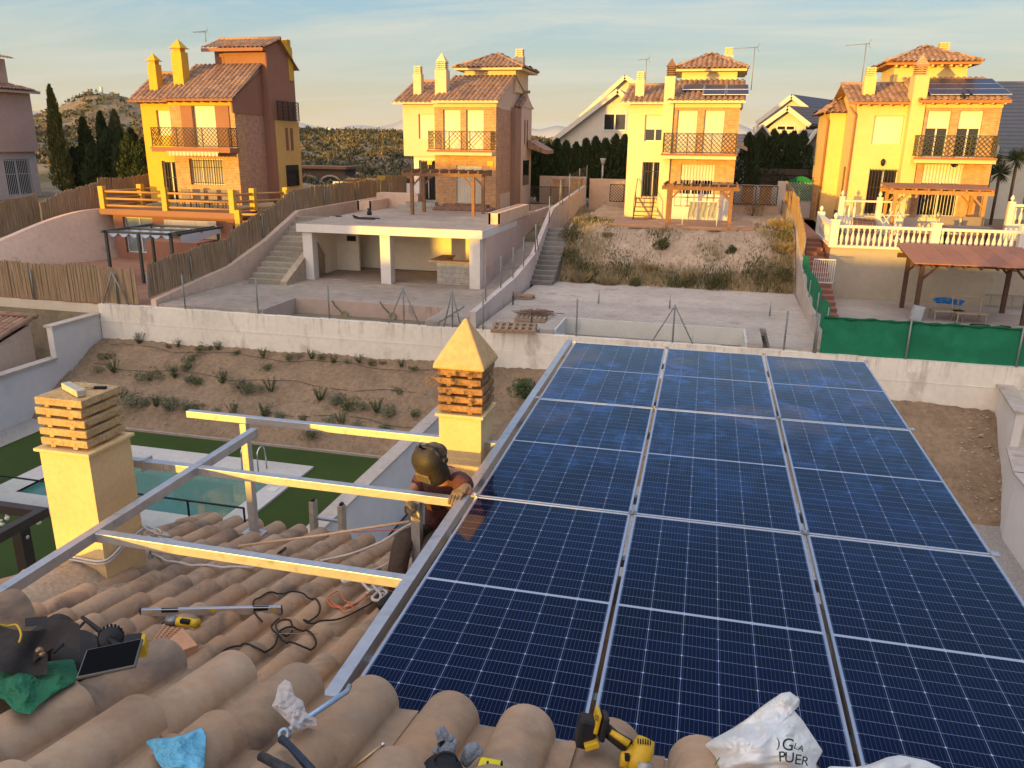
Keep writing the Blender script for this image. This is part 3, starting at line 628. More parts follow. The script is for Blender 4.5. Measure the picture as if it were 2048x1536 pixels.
for i, (px, py) in enumerate(bl):
    p = Vector(onz(px, py, zt-.45)); b = MB().blob(p, .045, 8, 6); b.tube([p+Vector((0,0,.04)), p+Vector((0,0,.09))], .02, 6); b.build('bulb', m_bulb, ls)
c1 = [Vector(onz(0, 1069, zt-.3)), Vector(onz(40, 1045, zt-.3)), Vector(onz(62, 1030, zt-.2))]; cab.tube(c1, .008, 5)
cab.tube([Vector(onz(0, 1044, zt-.3)), Vector(onz(40, 1046, zt-.3)), Vector(onz(95, 1030, zt-.2))], .008, 5); cab.build('cable', m_rubber, ls)
# ------------------------------------------------------------------ plots across the back wall
m_slab = M('slab_concrete', (.36, .295, .24), .93, .15, 3, .4, big=.22, bs=.6, stain=((.21, .175, .15), .9, .55, (1, 2.2, 1)))
m_redpave = M('red_paving', (.30, .13, .085), .9, .12, 4, .3, big=.2)
m_terr = M('terracotta_terrace', (.36, .22, .15), .9, .1, 4, .2)
struct('patio', MB().box(-29.5, -19.2, 24.05, 36, -5.99, -5.80), M('red_patio', (.33, .17, .11), .92, .1, 3, .3, big=.25, bs=.7))
# second plot: slab with empty pool
zs = -5.7
PX0, PX1, PY0, PY1 = -15.0, -8.9, 22.6+1.4, 26.3
s_ = MB().box(-19.1, -15.4, 24.0, 30.7, -5.95, zs).box(-15.4, -8.5, 26.75, 30.7, -5.95, zs).box(-8.5, -7.35, 24.0, 30.7, -5.95, zs).box(-16.9, -8.6, 30.7, 34, -5.95, zs+.02)
s_.box(-9.0, -7.35, 30.7, 33, -5.95, zs)
struct('concrete_yard', s_, m_slab)
def empty_pool(name, label, x0, x1, y0, y1, z, dep, mc, mi, cw=.4):
    t = thing(name, label, 'swimming pool', ((x0+x1)/2, (y0+y1)/2, z))
    c = MB().box(x0-cw, x1+cw, y1, y1+cw, z-.2, z+.06).box(x0-cw, x0, y0-.1, y1, z-.2, z+.06).box(x1, x1+cw, y0-.1, y1, z-.2, z+.06); c.build('coping', mc, t, bevel=.01)
    b = MB(); T = .06
    b.box(x0, x1, y1-T, y1, z-dep, z+.05).box(x0, x0+T, y0, y1-T, z-dep, z+.05).box(x1-T, x1, y0, y1-T, z-dep, z+.05).box(x0, x1, y0, y1, z-dep-.1, z-dep)
    b.build('basin', mi, t); return t
m_pinkpool = M('stained_pool_render', (.47, .35, .29), .9, .08, 4, .3, stain=((.27, .21, .17), 1.8, .58, (1, 1, .25)))
m_bluepool = M('pale_blue_pool_render', (.68, .68, .64), .85, .06, 3, .2, stain=((.40, .42, .42), 1.6, .58, (1, 1, .3)))
ep = empty_pool('empty_pool', 'empty unfinished pool with pink stained walls and two round light fittings', PX0, PX1, 24.02, 26.35, zs, 1.3, m_conc, m_pinkpool, .42)
m_lf = M('pool_light_brass', (.30, .26, .12), .5, .2, 20, .2)
for px, py in ((689, 629), (785, 632)):
    p = ony(px, py, 26.24); k = MB().lathe(p, [(.15, 0), (.15, .03), (.11, .05), (.10, .02), (.03, .02)], 16, axis=(0,-1,0)); o = k.build('pool_light', m_lf, ep)
    MB().tube([p+np.array([-.12, -.02, .1]), p+np.array([-.35, -.03, .32]), p+np.array([-.45, -.03, .5])], .02, 6).build('conduit', m_rubber, o)
# third plot slab and pool
QX0, QX1, QY1 = -4.65, 1.25, 25.95
s_ = MB().box(-7.1, -5.15, 24.0, 33.6, -5.95, zs).box(-5.15, 1.9, 26.4, 33.6, -5.95, zs).box(1.9, 3.35, 24.0, 33.6, -5.95, zs)
struct('concrete_yard', s_, m_concw)
empty_pool('empty_pool', 'empty pool with pale blue walls and pale concrete surround', QX0, QX1, 24.02, QY1, zs, 1.2, m_concw, m_bluepool, .45)
for i, (px, py, n) in enumerate(((1197, 607, 'leftmost'), (1339, 617, 'middle'), (1539, 632, 'rightmost'), (1026, 610, 'far left, beside the pink wall'), (1063, 653, 'next to the stacked pallets'))):
    p = onz(px, py, zs); o = MB().tube([p, p+np.array([0,0,.32])], .03, 8).tube([p+np.array([0,0,.3]), p+np.array([.0,0,.5])], .012, 6).build('pipe_stub', m_steelpost if i < 3 else m_rubber)
    tag(o, '%s upright pipe stub standing in the pale concrete yard' % n, 'pipe', 'pipe stubs in the yard')
m_pal = M('weathered_pallet_wood', (.33, .22, .14), .9, .2, 12, .3, stain=((.15, .1, .07), 8, .55))
def pallet(px, py, rz, label, tilt=0, w=1.1, d=.8, z=zs):
    p = onz(px, py, z); t = thing('pallet', label, 'pallet', p, 'wooden pallets in the concrete yard', rz)
    b = MB()
    for i in range(7): b.box(-w/2+i*w/6.5, -w/2+i*w/6.5+.1, -d/2, d/2, .12, .14)
    for y in (-d/2, -.05, d/2-.1): b.box(-w/2, w/2+.02, y, y+.1, .02, .12)
    b.build('deck', m_pal, t, local=True); t.rotation_euler[0] = tilt
pallet(1028, 660, .15, 'broken pallet at the foot of the yard, nearest the white wall', .1, 1.4)
pallet(1062, 640, .1, 'upper of two pallets near the corner of the pale pool', 0, 1.0)
pallet(1066, 630, .25, 'pallet under a heap of brown branches by the yard wall', 0, .9, .6)
pallet(1048, 597, 0, 'small reddish pallet against the pink boundary wall', 0, .7, .5)
q = random.Random(2); mb = MB(); p0 = onz(1074, 628, zs+.18)
for i in range(40):
    a = q.uniform(0, 6.3); l = q.uniform(.2, .5); c = p0+np.array([q.uniform(-.45, .45), q.uniform(-.2, .2), q.uniform(0, .12)]); d = np.array([math.cos(a)*l, math.sin(a)*l*.5, q.uniform(-.03, .05)])
    mb.tube([c-d, c+d], .012, 4)
tag(mb.build('branches', M('dry_branch', (.16, .08, .05), .9)), 'heap of dry brown branches lying on a pallet', 'branches')
# canopy building under the second house terrace
cv = thing('terrace_shelter', 'open concrete shelter with three columns under the paved terrace of the second house', 'shelter', (-12.8, 31, zs))
zt = -3.35
MB().box(-16.95, -8.84, 30.3, 36.0, zt-.33, zt).build('roof_slab', m_white2, cv)
MB().box(-16.9, -8.9, 30.36, 40.2, zt, zt+.02).build('terrace_paving', m_slab, cv)
for x in (-16.55, -13.05, -9.2): MB().box(x-.22, x+.22, 30.45, 30.9, zs, zt-.33).build('column', m_white2, cv)
m_shel = M('shelter_render', (.74, .68, .58), .92, .05, 4, .15)
MB().box(-16.8, -8.9, 34.3, 34.5, zs, zt-.33).build('back_wall', m_shel, cv)
MB().prism([(30.9, zt-.33), (34.3, zt-.33), (34.3, -5.7), (32.2, -5.7), (32.2, -4.9), (31.5, -4.1), (30.9, -3.9)], 'x', -16.85, -16.6).box(-16.6, -15.5, 33.2, 33.35, zs, zt-.33).build('side_wall', m_shel, cv)
MB().box(-16.05, -15.62, 33.17, 33.2, -4.35, -4.12).build('vent_opening', m_iron, cv)
MB().box(-9.1, -8.85, 30.9, 44.5, -6, zt-.01).build('retaining_wall', M('pale_pink_render', (.55, .42, .36), .92, .07, 3, .25, stain=((.45, .36, .31), .9, .6)), cv)
m_block = brickmat('concrete_block', (.30, .29, .26), (.36, .34, .29), (.25, .24, .22), .4, .2, .012)
bc = thing('bar_counter', 'unfinished concrete block bar counter with wooden top inside the shelter', 'counter', (-10, 31.4, zs))
MB().box(-11.0, -9.42, 31.0, 31.2, zs, zs+.95).box(-11.0, -10.8, 31.2, 32.6, zs, zs+.95).build('block_wall', m_block, bc)
MB().box(-11.35, -9.42, 30.93, 31.35, zs+.95, zs+1.0).box(-11.35, -10.75, 31.35, 32.7, zs+.95, zs+1.0).build('top', M('counter_board', (.30, .19, .13), .8, .2, 10, .2), bc)
# parapet troughs on the terrace
for (x0, x1, y0, y1, lab) in ((-9.3, -8.78, 32.8, 38.2, 'long pink planter trough along the right edge of the second terrace'), (-17.35, -16.6, 37.2, 39.4, 'short pink planter trough at the left edge of the second terrace')):
    t = thing('planter_trough', lab, 'planter', ((x0+x1)/2, y0, zt))
    b = MB().box(x0, x0+.1, y0, y1, zt+.005, zt+.5).box(x1-.1, x1, y0, y1, zt+.005, zt+.5).box(x0+.1, x1-.1, y0+.01, y1-.1, zt+.025, zt+.08).box(x0+.1, x1-.1, y1-.1, y1-.004, zt+.03, zt+.495)
    for i in range(int((y1-y0)/.45)): b.box(x0-.004, x1+.004, y0+i*.45, y0+i*.45+.02, zt+.02, zt+.49)
    b.build('trough', m_pink, t)
MB_ = MB().box(-17.3, -15.0, 39.5, 40.2, zt, zt+.75)
tag(MB_.build('low_wall', m_pink), 'low pink wall beside the left wing steps of the second house', 'wall')
o = MB().box(-15.9, -13.9, 38.9, 40, zt, zt+.18).box(-15.6, -14.0, 39.3, 40, zt+.18, zt+.36)
tag(o.build('steps', m_block), 'low block steps at the side door of the second house', 'steps')
m_brk = brickmat('step_brick', (.38, .20, .13), (.22, .13, .10), (.12, .08, .06), .07, .22, .012)
o = MB().box(-13.9, -10.9, 38.6, 39.9, zt, zt+.16).box(-13.5, -11.2, 39.0, 39.9, zt+.16, zt+.32)
tag(o.build('steps', m_brk), 'two long brick steps in front of the big barred door of the second house', 'steps')
p = onz(735, 437, zt+.04)
o = MB().tube([p+np.array([.55*math.cos(a), .3*math.sin(a), 0]) for a in [R_(i*25) for i in range(14)]], .035, 6).tube([p+np.array([-.6, 0, 0]), p+np.array([-.75, .1, .1]), p+np.array([-.5, .2, 0])], .035, 6)
tag(o.build('coiled_hose', m_rubber), 'dark hose coil lying on the second terrace', 'hose')
p = onz(739, 431, zt); tag(MB().lathe(p, [(.1, 0), (.12, .15), (.07, .2), (.1, .33)], 10).build('bucket', m_rubber), 'small dark bucket behind the hose on the second terrace', 'bucket')
p = onz(675, 433, zt+.02); tag(MB().lathe(p, [(.22, 0), (.2, .03)], 12).build('drain_cover', m_rubber), 'round black drain cover on the second terrace', 'drain')
# stairs
def stairs(name, label, x0, x1, y0, y1, z0, z1, n, m, nose=None, side=None):
    t = thing(name, label, 'stairs', ((x0+x1)/2, y0, z0)); b = MB(); q = random.Random(n)
    for i in range(n):
        ya = y0+(y1-y0)*i/n; zb = z0+(z1-z0)*(i+1)/n; b.box(x0, x1, ya-.03, y1, z0+(z1-z0)*i/n, zb, q.random())
    b.build('treads', m, t)
    if side: MB().prism([(y0-.1, z0), (y0-.1, z0+.15), (y1, z1+.05), (y1, z0)], 'x', x1, x1+.3).build('side_wall', side, t)
    return t
m_step = M('concrete_step', (.34, .30, .235), .93, .14, 6, .4, big=.12, bs=2, tint=.25)
stairs('garden_stairs', 'worn concrete stairs left of the open shelter', -18.5, -17.0, 28.9, 33.5, zs, zt, 13, m_step, side=M('stair_side', (.38, .30, .21), .95, .2, 5, .5))
stairs('garden_stairs', 'grey concrete stairs rising beside the weedy slope', -7.35, -6.35, 32.2, 36.4, zs, -3.75, 12, M('grey_step', (.25, .225, .20), .93, .14, 6, .4, tint=.3))
# ------------------------------------------------------------------ boundary walls between the plots
def slopewall(name, label, pts, th, m, x_of=None, cap=None):
    """pts: list of (x, y, ztop, zbottom)"""
    b = MB(); q = random.Random(len(pts)*7)
    for (xa, ya, za, ba), (xb, yb, zb, bb) in zip(pts[:-1], pts[1:]):
        b.add([(xa, ya, ba), (xa+th, ya, ba), (xb+th, yb, bb), (xb, yb, bb), (xa, ya, za), (xa+th, ya, za), (xb+th, yb, zb), (xb, yb, zb)], [(0,3,2,1),(4,5,6,7),(0,1,5,4),(1,2,6,5),(2,3,7,6),(3,0,4,7)])
    return tag(b.build(name, m), label, 'wall')
w12 = [(-19.4, 24.0, -5.55, -6.1), (-19.35, 28.6, -5.0, -6.1), (-19.05, 31, -4.2, -6), (-18.7, 33.4, -3.1, -6), (-18.7, 36, -3.08, -5), (-18.6, 46, -3.0, -4)]
slopewall('boundary_wall', 'pink boundary wall under the reed fence, stepping up beside the concrete stairs', w12, .22, m_pink)
w23 = [(-7.42, 24.0, -5.25, -6.1), (-7.42, 29.5, -4.95, -6.1), (-7.5, 33.0, -4.55, -6), (-7.6, 37.4, -2.95, -6), (-7.6, 47, -2.35, -4)]
slopewall('boundary_wall', 'pinkish white boundary wall left of the weedy slope, carrying a wire fence', w23, .2, M('peeling_white', (.60, .50, .45), .93, .08, 5, .4, stain=((.38, .32, .28), 2, .56)))
w34 = [(3.35, 24.0, -5.45, -6.1), (3.35, 29.5, -5.0, -6.1), (3.4, 33.0, -4.3, -6), (3.45, 38, -3.15, -6), (3.45, 47, -2.75, -4)]
slopewall('boundary_wall', 'narrow pale boundary wall right of the weedy slope, below the green netting', w34, .22, m_concw)
# side retaining wall of the first plot (curved, left)
b = MB(); N = 24
def cw(u, v):
    y = 24.2+12.8*u; x = -31.6+2.6*u-1.3*(1-u)**2; zt_ = -5.75+2.35*sstep(0, .75, u)
    return (x+1.35*(1-v)*(1-.25*u)*.6, y, -5.8+(zt_+5.8)*v)
b.grid(cw, N, 6); b2 = [cw(u/N, 1) for u in range(N+1)]
b.add([p for p in b2]+[(p[0]-.3, p[1], p[2]) for p in b2], [(i, i+1, N+2+i, N+1+i) for i in range(N)], .5, True)
b.add([(p[0]-.3, p[1], p[2]) for p in b2]+[(p[0]-.3, p[1], -6) for p in b2], [(i, i+1, N+2+i, N+1+i) for i in range(N)], .5, True)
tag(b.build('curved_retaining_wall', m_pink), 'curved battered pink retaining wall left of the red patio', 'wall')
# ------------------------------------------------------------------ weedy slope of the third plot
def sl3(x, y):
    t = sstep(33.2, 36.8, y); z = -5.72+2.2*t**.8
    return z+.05*math.sin(x*2.1+y)*min(1, t*3)+.04*math.sin(x*5.3-y*3)*min(1, t*3)
q = random.Random(31)
mb = MB().grid(lambda u, v: (-6.4+9.8*u, 33.15+(47-33.15)*v, sl3(-6.4+9.8*u, 33.15+13.85*v)+(q.uniform(-.04, .04) if v > 0 else -.1)), 90, 110)
m_slope = M('pale_dry_soil', (.50, .37, .26), .97, .16, 6, 1.0, big=.22, bs=.9, bd=.05, stain=((.32, .23, .15), 3.2, .60))
struct('terrain', mb, m_slope)
struct('alley', MB().prism([(30.7, -6), (30.7, zs), (45, -3.4), (47, -3.4), (47, -6)], 'x', -8.84, -7.35), m_slab)
mb = MB().box(-4.6, 1.7, 36.3, 40, -3.6, -3.455); struct('terrace', mb, m_terr)
# fourth plot: patio, retaining wall, terrace
struct('patio', MB().box(3.6, 22, 24.05, 33.0, -5.95, zs), M('patio_concrete', (.36, .31, .27), .92, .1, 3, .25, big=.2, bs=.5))
m_stuc = M('beige_textured_render', (.40, .345, .27), .95, .05, 5, .7, stain=((.35, .29, .22), 2.0, .56), bd=.02)
o = MB().box(4.45, 22, 32.85, 33.1, zs, -3.72); o.box(4.9, 5.05, 32.835, 32.85, -4.15, -4.05)
tag(o.build('retaining_wall', m_stuc), 'tall beige rendered retaining wall under the white balustrade', 'wall')
struct('terrace', MB().box(4.45, 22, 33.1, 45, -5, -3.70), M('red_terrace_tile', (.27, .12, .08), .85, .1, 3, .2))
stairs('garden_stairs', 'narrow brick red stairs with patterned risers beside the beige retaining wall', 3.72, 4.42, 28.7, 36.2, zs, -3.72, 15, M('red_step_tile', (.27, .12, .085), .85, .15, 5, .2))
struct('driveway', MB().box(3.65, 5.2, 36.2, 47, -4, -3.70), M('driveway_red', (.34, .17, .12), .9, .1, 3, .2))
# ------------------------------------------------------------------ fences
def netmat(name, col, cell, wdt, metal=.6):
    m, nt, b = newmat(name); v = wallvec(nt); sp = nn(nt, 'ShaderNodeSeparateXYZ'); nt.links.new(v, sp.inputs[0])
    a = math_(nt, 'MULTIPLY', math_(nt, 'ADD', sp.outputs[0], sp.outputs[1]), 1/cell); c = math_(nt, 'MULTIPLY', math_(nt, 'SUBTRACT', sp.outputs[0], sp.outputs[1]), 1/cell)
    la = math_(nt, 'LESS_THAN', math_(nt, 'ABSOLUTE', math_(nt, 'SUBTRACT', math_(nt, 'FRACT', a), .5)), wdt); lb = math_(nt, 'LESS_THAN', math_(nt, 'ABSOLUTE', math_(nt, 'SUBTRACT', math_(nt, 'FRACT', c), .5)), wdt)
    nt.links.new(math_(nt, 'MAXIMUM', la, lb), b.inputs['Alpha']); b.inputs['Base Color'].default_value = (*col, 1); b.inputs['Roughness'].default_value = .6
    return m
m_net = netmat('chain_link', (.20, .21, .20), .085, .045)
def wirefence(label, pts, h=1.35, braces=(), net=True, pw=.028):
    x, y, z = pts[0]; t = thing('wire_fence', label, 'fence', pts[len(pts)//2])
    for i, p in enumerate(pts):
        MB().tube([p, (p[0], p[1], p[2]+h)], pw, 8).build('post', m_steelpost, t)
    for i, dx, dy in braces:
        p = pts[i]; b = MB()
        for s in ((-1, 1) if dy is None else (1,)):
            e = (p[0]+dx*s, p[1], p[2]) if dy is None else (p[0]+dx, p[1]+dy, p[2]+.0)
            MB().tube([(p[0], p[1], p[2]+h-.03), e], pw*.85, 6).build('brace', m_steelpost, t)
    if net:
        b = MB()
        for p, r in zip(pts[:-1], pts[1:]): b.add([(p[0], p[1]-.03, p[2]+.03), (r[0], r[1]-.03, r[2]+.03), (r[0], r[1]-.03, r[2]+h-.05), (p[0], p[1]-.03, p[2]+h-.05)], [(0,1,2,3)])
        b.build('mesh_net', m_net, t)
    return t
gy = 23.9; gz0 = -5.8
def gx(px, py): return float(ony(px, py, gy)[0])
xsA = [gx(516, 620), gx(659, 635), gx(808, 640), gx(966, 650)]
wirefence('wire fence with slanted braces on the white wall before the pink empty pool', [(x, gy, gz0) for x in [gx(370, 610)]+xsA[:1]+[xsA[1], xsA[2], gx(905, 650), xsA[3]]], 1.25, [(3, .55, None), (4, .3, None)])
wirefence('wire fence with a tripod brace on the white wall before the pale empty pool', [(gx(px, py), gy, gz0) for px, py in ((966, 660), (1152, 680), (1344, 695), (1566, 710), (1625, 715))], 1.2, [(2, .62, None)])
wirefence('wire fence standing on the pink wall beside the weedy slope', [(-7.32, y, z) for y, z in ((25.5, -5.2), (27.5, -5.1), (29.3, -5.0), (31.0, -4.8), (33.2, -4.5), (36, -3.5), (38.5, -2.9), (41, -2.7), (44, -2.5), (46.5, -2.4))], 1.2, [(4, 0, .6), (6, 0, .8)], pw=.025)
def reedmat():
    m, nt, b = newmat('reed_cane'); v = wallvec(nt)
    n1 = noise(nt, 1, 4, .7, v, (28, .9, 1)); n2 = noise(nt, 1, 3, .6, v, (1.2, .5, 1)); n3 = noise(nt, 1, 2, .5, v, (70, 2.5, 1))
    c = mixc(nt, rng(nt, n1, .3, .7), (.16, .10, .065), (.46, .31, .19)); c = mixc(nt, rng(nt, n2, .4, .65), c, mixc(nt, 1.0, c, (.78, .85, .72), 'MULTIPLY')); c = mixc(nt, rng(nt, n3, .55, .75, 0, .5), c, (.42, .31, .17))
    nt.links.new(c, b.inputs['Base Color']); b.inputs['Roughness'].default_value = .9; bump(nt, b, n1, .8, .02); return m
m_reed = reedmat()
def reedfence(label, pts, h, seed=1, posts=True):
    """pts: (x,y,zbase)"""
    q = random.Random(seed); t = thing('reed_fence', label, 'fence', pts[0]); b = MB()
    for k, (p, r) in enumerate(zip(pts[:-1], pts[1:])):
        L = math.dist(p, r); n = max(2, int(L/.055)); hh = h+q.uniform(-.1, .08)
        dx = (r[0]-p[0])/n; dy = (r[1]-p[1])/n; dz = (r[2]-p[2])/n; nx_, ny_ = -dy, dx; ln = math.hypot(nx_, ny_) or 1; nx_ /= ln; ny_ /= ln
        for i in range(n):
            o = q.uniform(-.02, .02); x, y, z = p[0]+dx*i+nx_*o, p[1]+dy*i+ny_*o, p[2]+dz*i
            x2, y2, z2 = p[0]+dx*(i+1.15)+nx_*o, p[1]+dy*(i+1.15)+ny_*o, p[2]+dz*(i+1.15); hl = hh+.05*math.sin(i*.09+k)+q.uniform(-.045, .045); tl = q.uniform(-.03, .03)
            th = .012
            b.add([(x-nx_*th, y-ny_*th, z), (x2-nx_*th, y2-ny_*th, z2), (x2+tl-nx_*th, y2-ny_*th, z2+hl), (x+tl-nx_*th, y-ny_*th, z+hl), (x+nx_*th, y+ny_*th, z), (x2+nx_*th, y2+ny_*th, z2), (x2+tl+nx_*th, y2+ny_*th, z2+hl), (x+tl+nx_*th, y+ny_*th, z+hl)],
                  [(0,1,2,3),(5,4,7,6),(3,2,6,7),(1,5,6,2),(4,0,3,7)])
        if posts: MB().tube([(p[0]+.04, p[1]-.08, p[2]-.02), (p[0]+.04, p[1]-.08, p[2]+h*.8)], .028, 6).build('post', m_steelpost, t)
    b.build('reed_panel', m_reed, t); return t
rf = reedfence('weathered grey reed fence with wire posts along the top of the cream wall', [(-46, 24.1, -5.85), (-40, 24.1, -5.85), (-34, 24.1, -5.85), (-28.5, 24.1, -5.85), (gx(65, 600)-.0, 24.05, -5.82), (gx(232, 604), 24.02, -5.8), (-19.9, 24.0, -5.75)], 1.42, 3)
p = (gx(232, 605), 23.95, -5.78)
for s in (-1, 1): MB().tube([(p[0], p[1]-.06, p[2]+1.15), (p[0]+.55*s, p[1]-.06, p[2])], .028, 6).build('brace', m_steelpost, rf)
reedfence('brown reed fence climbing beside the stairs between first and second houses', [(-19.5, 24.1, -5.5), (-19.4, 26.5, -5.25), (-19.3, 29, -4.95), (-19.05, 31.2, -4.1), (-18.75, 33.5, -3.2), (-18.75, 36.5, -3.2), (-18.7, 40, -3.2), (-18.65, 44, -3.2), (-18.6, 47, -3.2)], 1.15, 5)
reedfence('tall brown reed fence behind the pink retaining wall left of the timber deck', [(-31.0, 31.6, -4.4), (-30.6, 33.0, -3.9), (-30.2, 34.6, -3.5), (-29.6, 38, -3.35), (-29.3, 42, -3.3)], 1.45, 7, False)
reedfence('dark reed fence descending at the left edge of the photo', [(-33.2, 25, -5.6), (-32.9, 28, -5.0), (-32.3, 30.5, -4.5), (-31.7, 32.2, -4.1)], 1.5, 8, False)
reedfence('low reed fence right of the fourth house terrace', [(14.9, 34, -3.5), (15.2, 40, -3.3), (15.4, 47, -3.1)], 1.35, 9, False)
# green netting fence
def clothmat(name, c, tr=.25, s=3):
    m, nt, b = newmat(name); n = noise(nt, s, 5, .6); n2 = noise(nt, s*.35, 3)
    col = mixc(nt, rng(nt, n, .3, .7), sc(c, .8), sc(c, 1.2)); col = mixc(nt, rng(nt, n2, .4, .6), col, sc(c, .85)); nt.links.new(col, b.inputs['Base Color']); b.inputs['Roughness'].default_value = .85; b.inputs['Specular IOR Level'].default_value = .2
    fo = noise(nt, 1, 4, .6, stretch=(5, 5, .6)); bump(nt, b, math_(nt, 'ADD', n, fo), .7, .04); return m
m_green = clothmat('green_shade_cloth', (.015, .17, .085)); m_green_dk = clothmat('folded_green_cloth', (.006, .10, .045), s=14)
gfn = thing('green_screen_fence', 'bright green shade cloth fence on posts above the white wall', 'fence', (8, 24, -5.8))
def gcl(u, v): x = 3.3+9*u; return (x, 23.92+.02*math.sin(x*2.3)+.015*math.sin(v*7+x), -5.78+1.06*v+.006*math.sin(x*1.4)*v)
MB().grid(gcl, 60, 8).build('cloth', m_green, gfn)
b = MB(); N = 60; pts = [(3.3+9*i/N, 23.9, -4.72+.012*math.sin(i*.9)+.008*math.sin(i*2.3)) for i in range(N+1)]; b.tube(pts, [.035+.015*math.sin(i*1.7) for i in range(N+1)], 6); b.build('folded_top', m_green_dk, gfn)
for px in (1632, 1815, 2040): x = gx(px, 690); MB().tube([(x, 23.86, -5.8), (x, 23.86, -4.62)], .028, 8).build('post', m_steelpost, gfn)
gf2 = thing('green_screen_fence', 'sagging green shade cloth fence running back along the narrow boundary wall', 'fence', (3.5, 28, -5.4))
MB().grid(lambda u, v: (3.47+.04*math.sin(u*26), 24.0+9*u, (-5.45+.45*min(1, u/.6)+.9*max(0, u-.6)) + (.85+.1*math.sin(u*19))*v), 50, 4).build('cloth', m_green, gf2)
for y in (24.05, 26.5, 29, 31.5): MB().tube([(3.42, y, -5.4), (3.42, y, -4.45)], .022, 6).build('post', m_steelpost, gf2)
reedfence('sunlit strip of reed fence between the third and fourth plots', [(3.5, 33.4, -4.25), (3.5, 37, -3.3), (3.5, 41, -3.0), (3.5, 45, -2.8)], 1.05, 14)
# balustrade
bl = thing('balustrade', 'white classical balustrade along the front of the fourth house terrace', 'balustrade', (10, 32.9, -3.7))
m_bal = M('cast_white_stone', (.64, .61, .56), .85, .05, 8, .2)
zb = -3.72
MB().box(4.4, 15.5, 32.78, 33.02, zb, zb+.09).build('base_rail', m_bal, bl); MB().box(4.4, 15.5, 32.78, 33.02, zb+.75, zb+.85).build('top_rail', m_bal, bl)
prof = [(.035, .0), (.05, .02), (.035, .07), (.06, .16), (.072, .26), (.055, .38), (.03, .48), (.028, .54), (.05, .60), (.05, .63), (.035, .66)]
def baluster(x, y, z, par): return MB().lathe((x, y, z), prof, 8).build('baluster', m_bal, par)
pier = [4.48, float(ony(1955-400+255, 490, 32.9)[0]), float(ony(2000, 495, 32.9)[0]), 15.4]
piers = [4.50, 8.05, 11.0, 13.9]
x = 4.8; first = None
while x < 15.3:
    if all(abs(x-p) > .2 for p in piers):
        if first is None: first = baluster(x, 32.9, zb+.09, bl); fx = x
        else: c = first.copy(); C.collection.objects.link(c); c.location = (x-fx, 0, 0)
    x += .195
m_finial = M('brass_lamp', (.42, .34, .18), .4, .1, 20, .05, metal=.5)
for i, p in enumerate(piers):
    MB().box(p-.15, p+.15, 32.75, 33.05, zb, zb+1.0).box(p-.18, p+.18, 32.72, 33.08, zb+1.0, zb+1.05).build('pier', m_bal, bl)
    if i in (1, 2):
        l = thing('terrace_lamp', '%s small carriage lamp standing on a balustrade pier' % ('left', 'right')[i-1], 'lamp', (p, 32.9, zb+1.05), 'lamps on the balustrade')
        MB().lathe((p, 32.9, zb+1.05), [(.07, 0), (.03, .04), (.025, .12), (.06, .14)], 8).build('base', m_finial, l)
        MB().lathe((p, 32.9, zb+1.19), [(.05, 0), (.095, .14), (.09, .15), (.03, .24), (.01, .3)], 6).build('lantern', m_finial, l)
    elif i == 0: MB().lathe((p, 32.9, zb+1.05), [(.06, 0), (.03, .03), (.09, .12), (.07, .19), (.02, .25)], 10).build('finial', m_bal, bl)
# side balustrade running back on the left of the terrace
b2 = thing('balustrade', 'white side balustrade sloping back above the red stairs', 'balustrade', (4.45, 35, -3.7))
MB().box(4.38, 4.58, 33.1, 37.2, zb, zb+.09).box(4.38, 4.58, 33.1, 37.2, zb+.75, zb+.85).build('rail', m_bal, b2)
for i in range(16): c = first.copy(); C.collection.objects.link(c); c.parent = b2; c.location = Vector((4.48-fx, 33.4+.235*i-32.9, 0))-Vector(b2.location)+Vector(bl.location)
MB().lathe((4.48, 37.3, zb+1.0), [(.06, 0), (.03, .03), (.09, .12), (.07, .19), (.02, .25)], 10).box(4.33, 4.63, 37.2, 37.45, zb, zb+1.0).build('pier', m_bal, b2)
# ------------------------------------------------------------------ houses
def brick3(name, c1, c2, mo): return brickmat(name, c1, c2, mo, .24, .075, .011)
m_brick_o = brick3('orange_brick', (.52, .29, .13), (.43, .22, .10), (.50, .33, .18))
m_brick_r = brick3('red_brick', (.48, .26, .12), (.38, .19, .09), (.54, .36, .20))
m_roll = M('roller_shutter', (.70, .64, .50), .6, .03, 2, 0)
m_winf = M('white_window_frame', (.66, .64, .60), .5, .03, 5, 0)
m_dkglass, nt, b = newmat('dark_window_glass'); b.inputs['Base Color'].default_value = (.015, .016, .018, 1); b.inputs['Roughness'].default_value = .06; b.inputs['Specular IOR Level'].default_value = .7
m_tint = M('tinted_glass_curtain', (.20, .25, .25), .25, .25, 1.5, 0, spec=.6)
m_curt = M('pale_curtain', (.45, .40, .33), .9, .15, 3, .3, stretch=(6, 6, .3))
m_reveal = M('window_reveal', (.55, .50, .42), .9, .04, 4, 0)
m_eavewood = M('eave_wood', (.22, .11, .06), .8, .15, 8, .1)
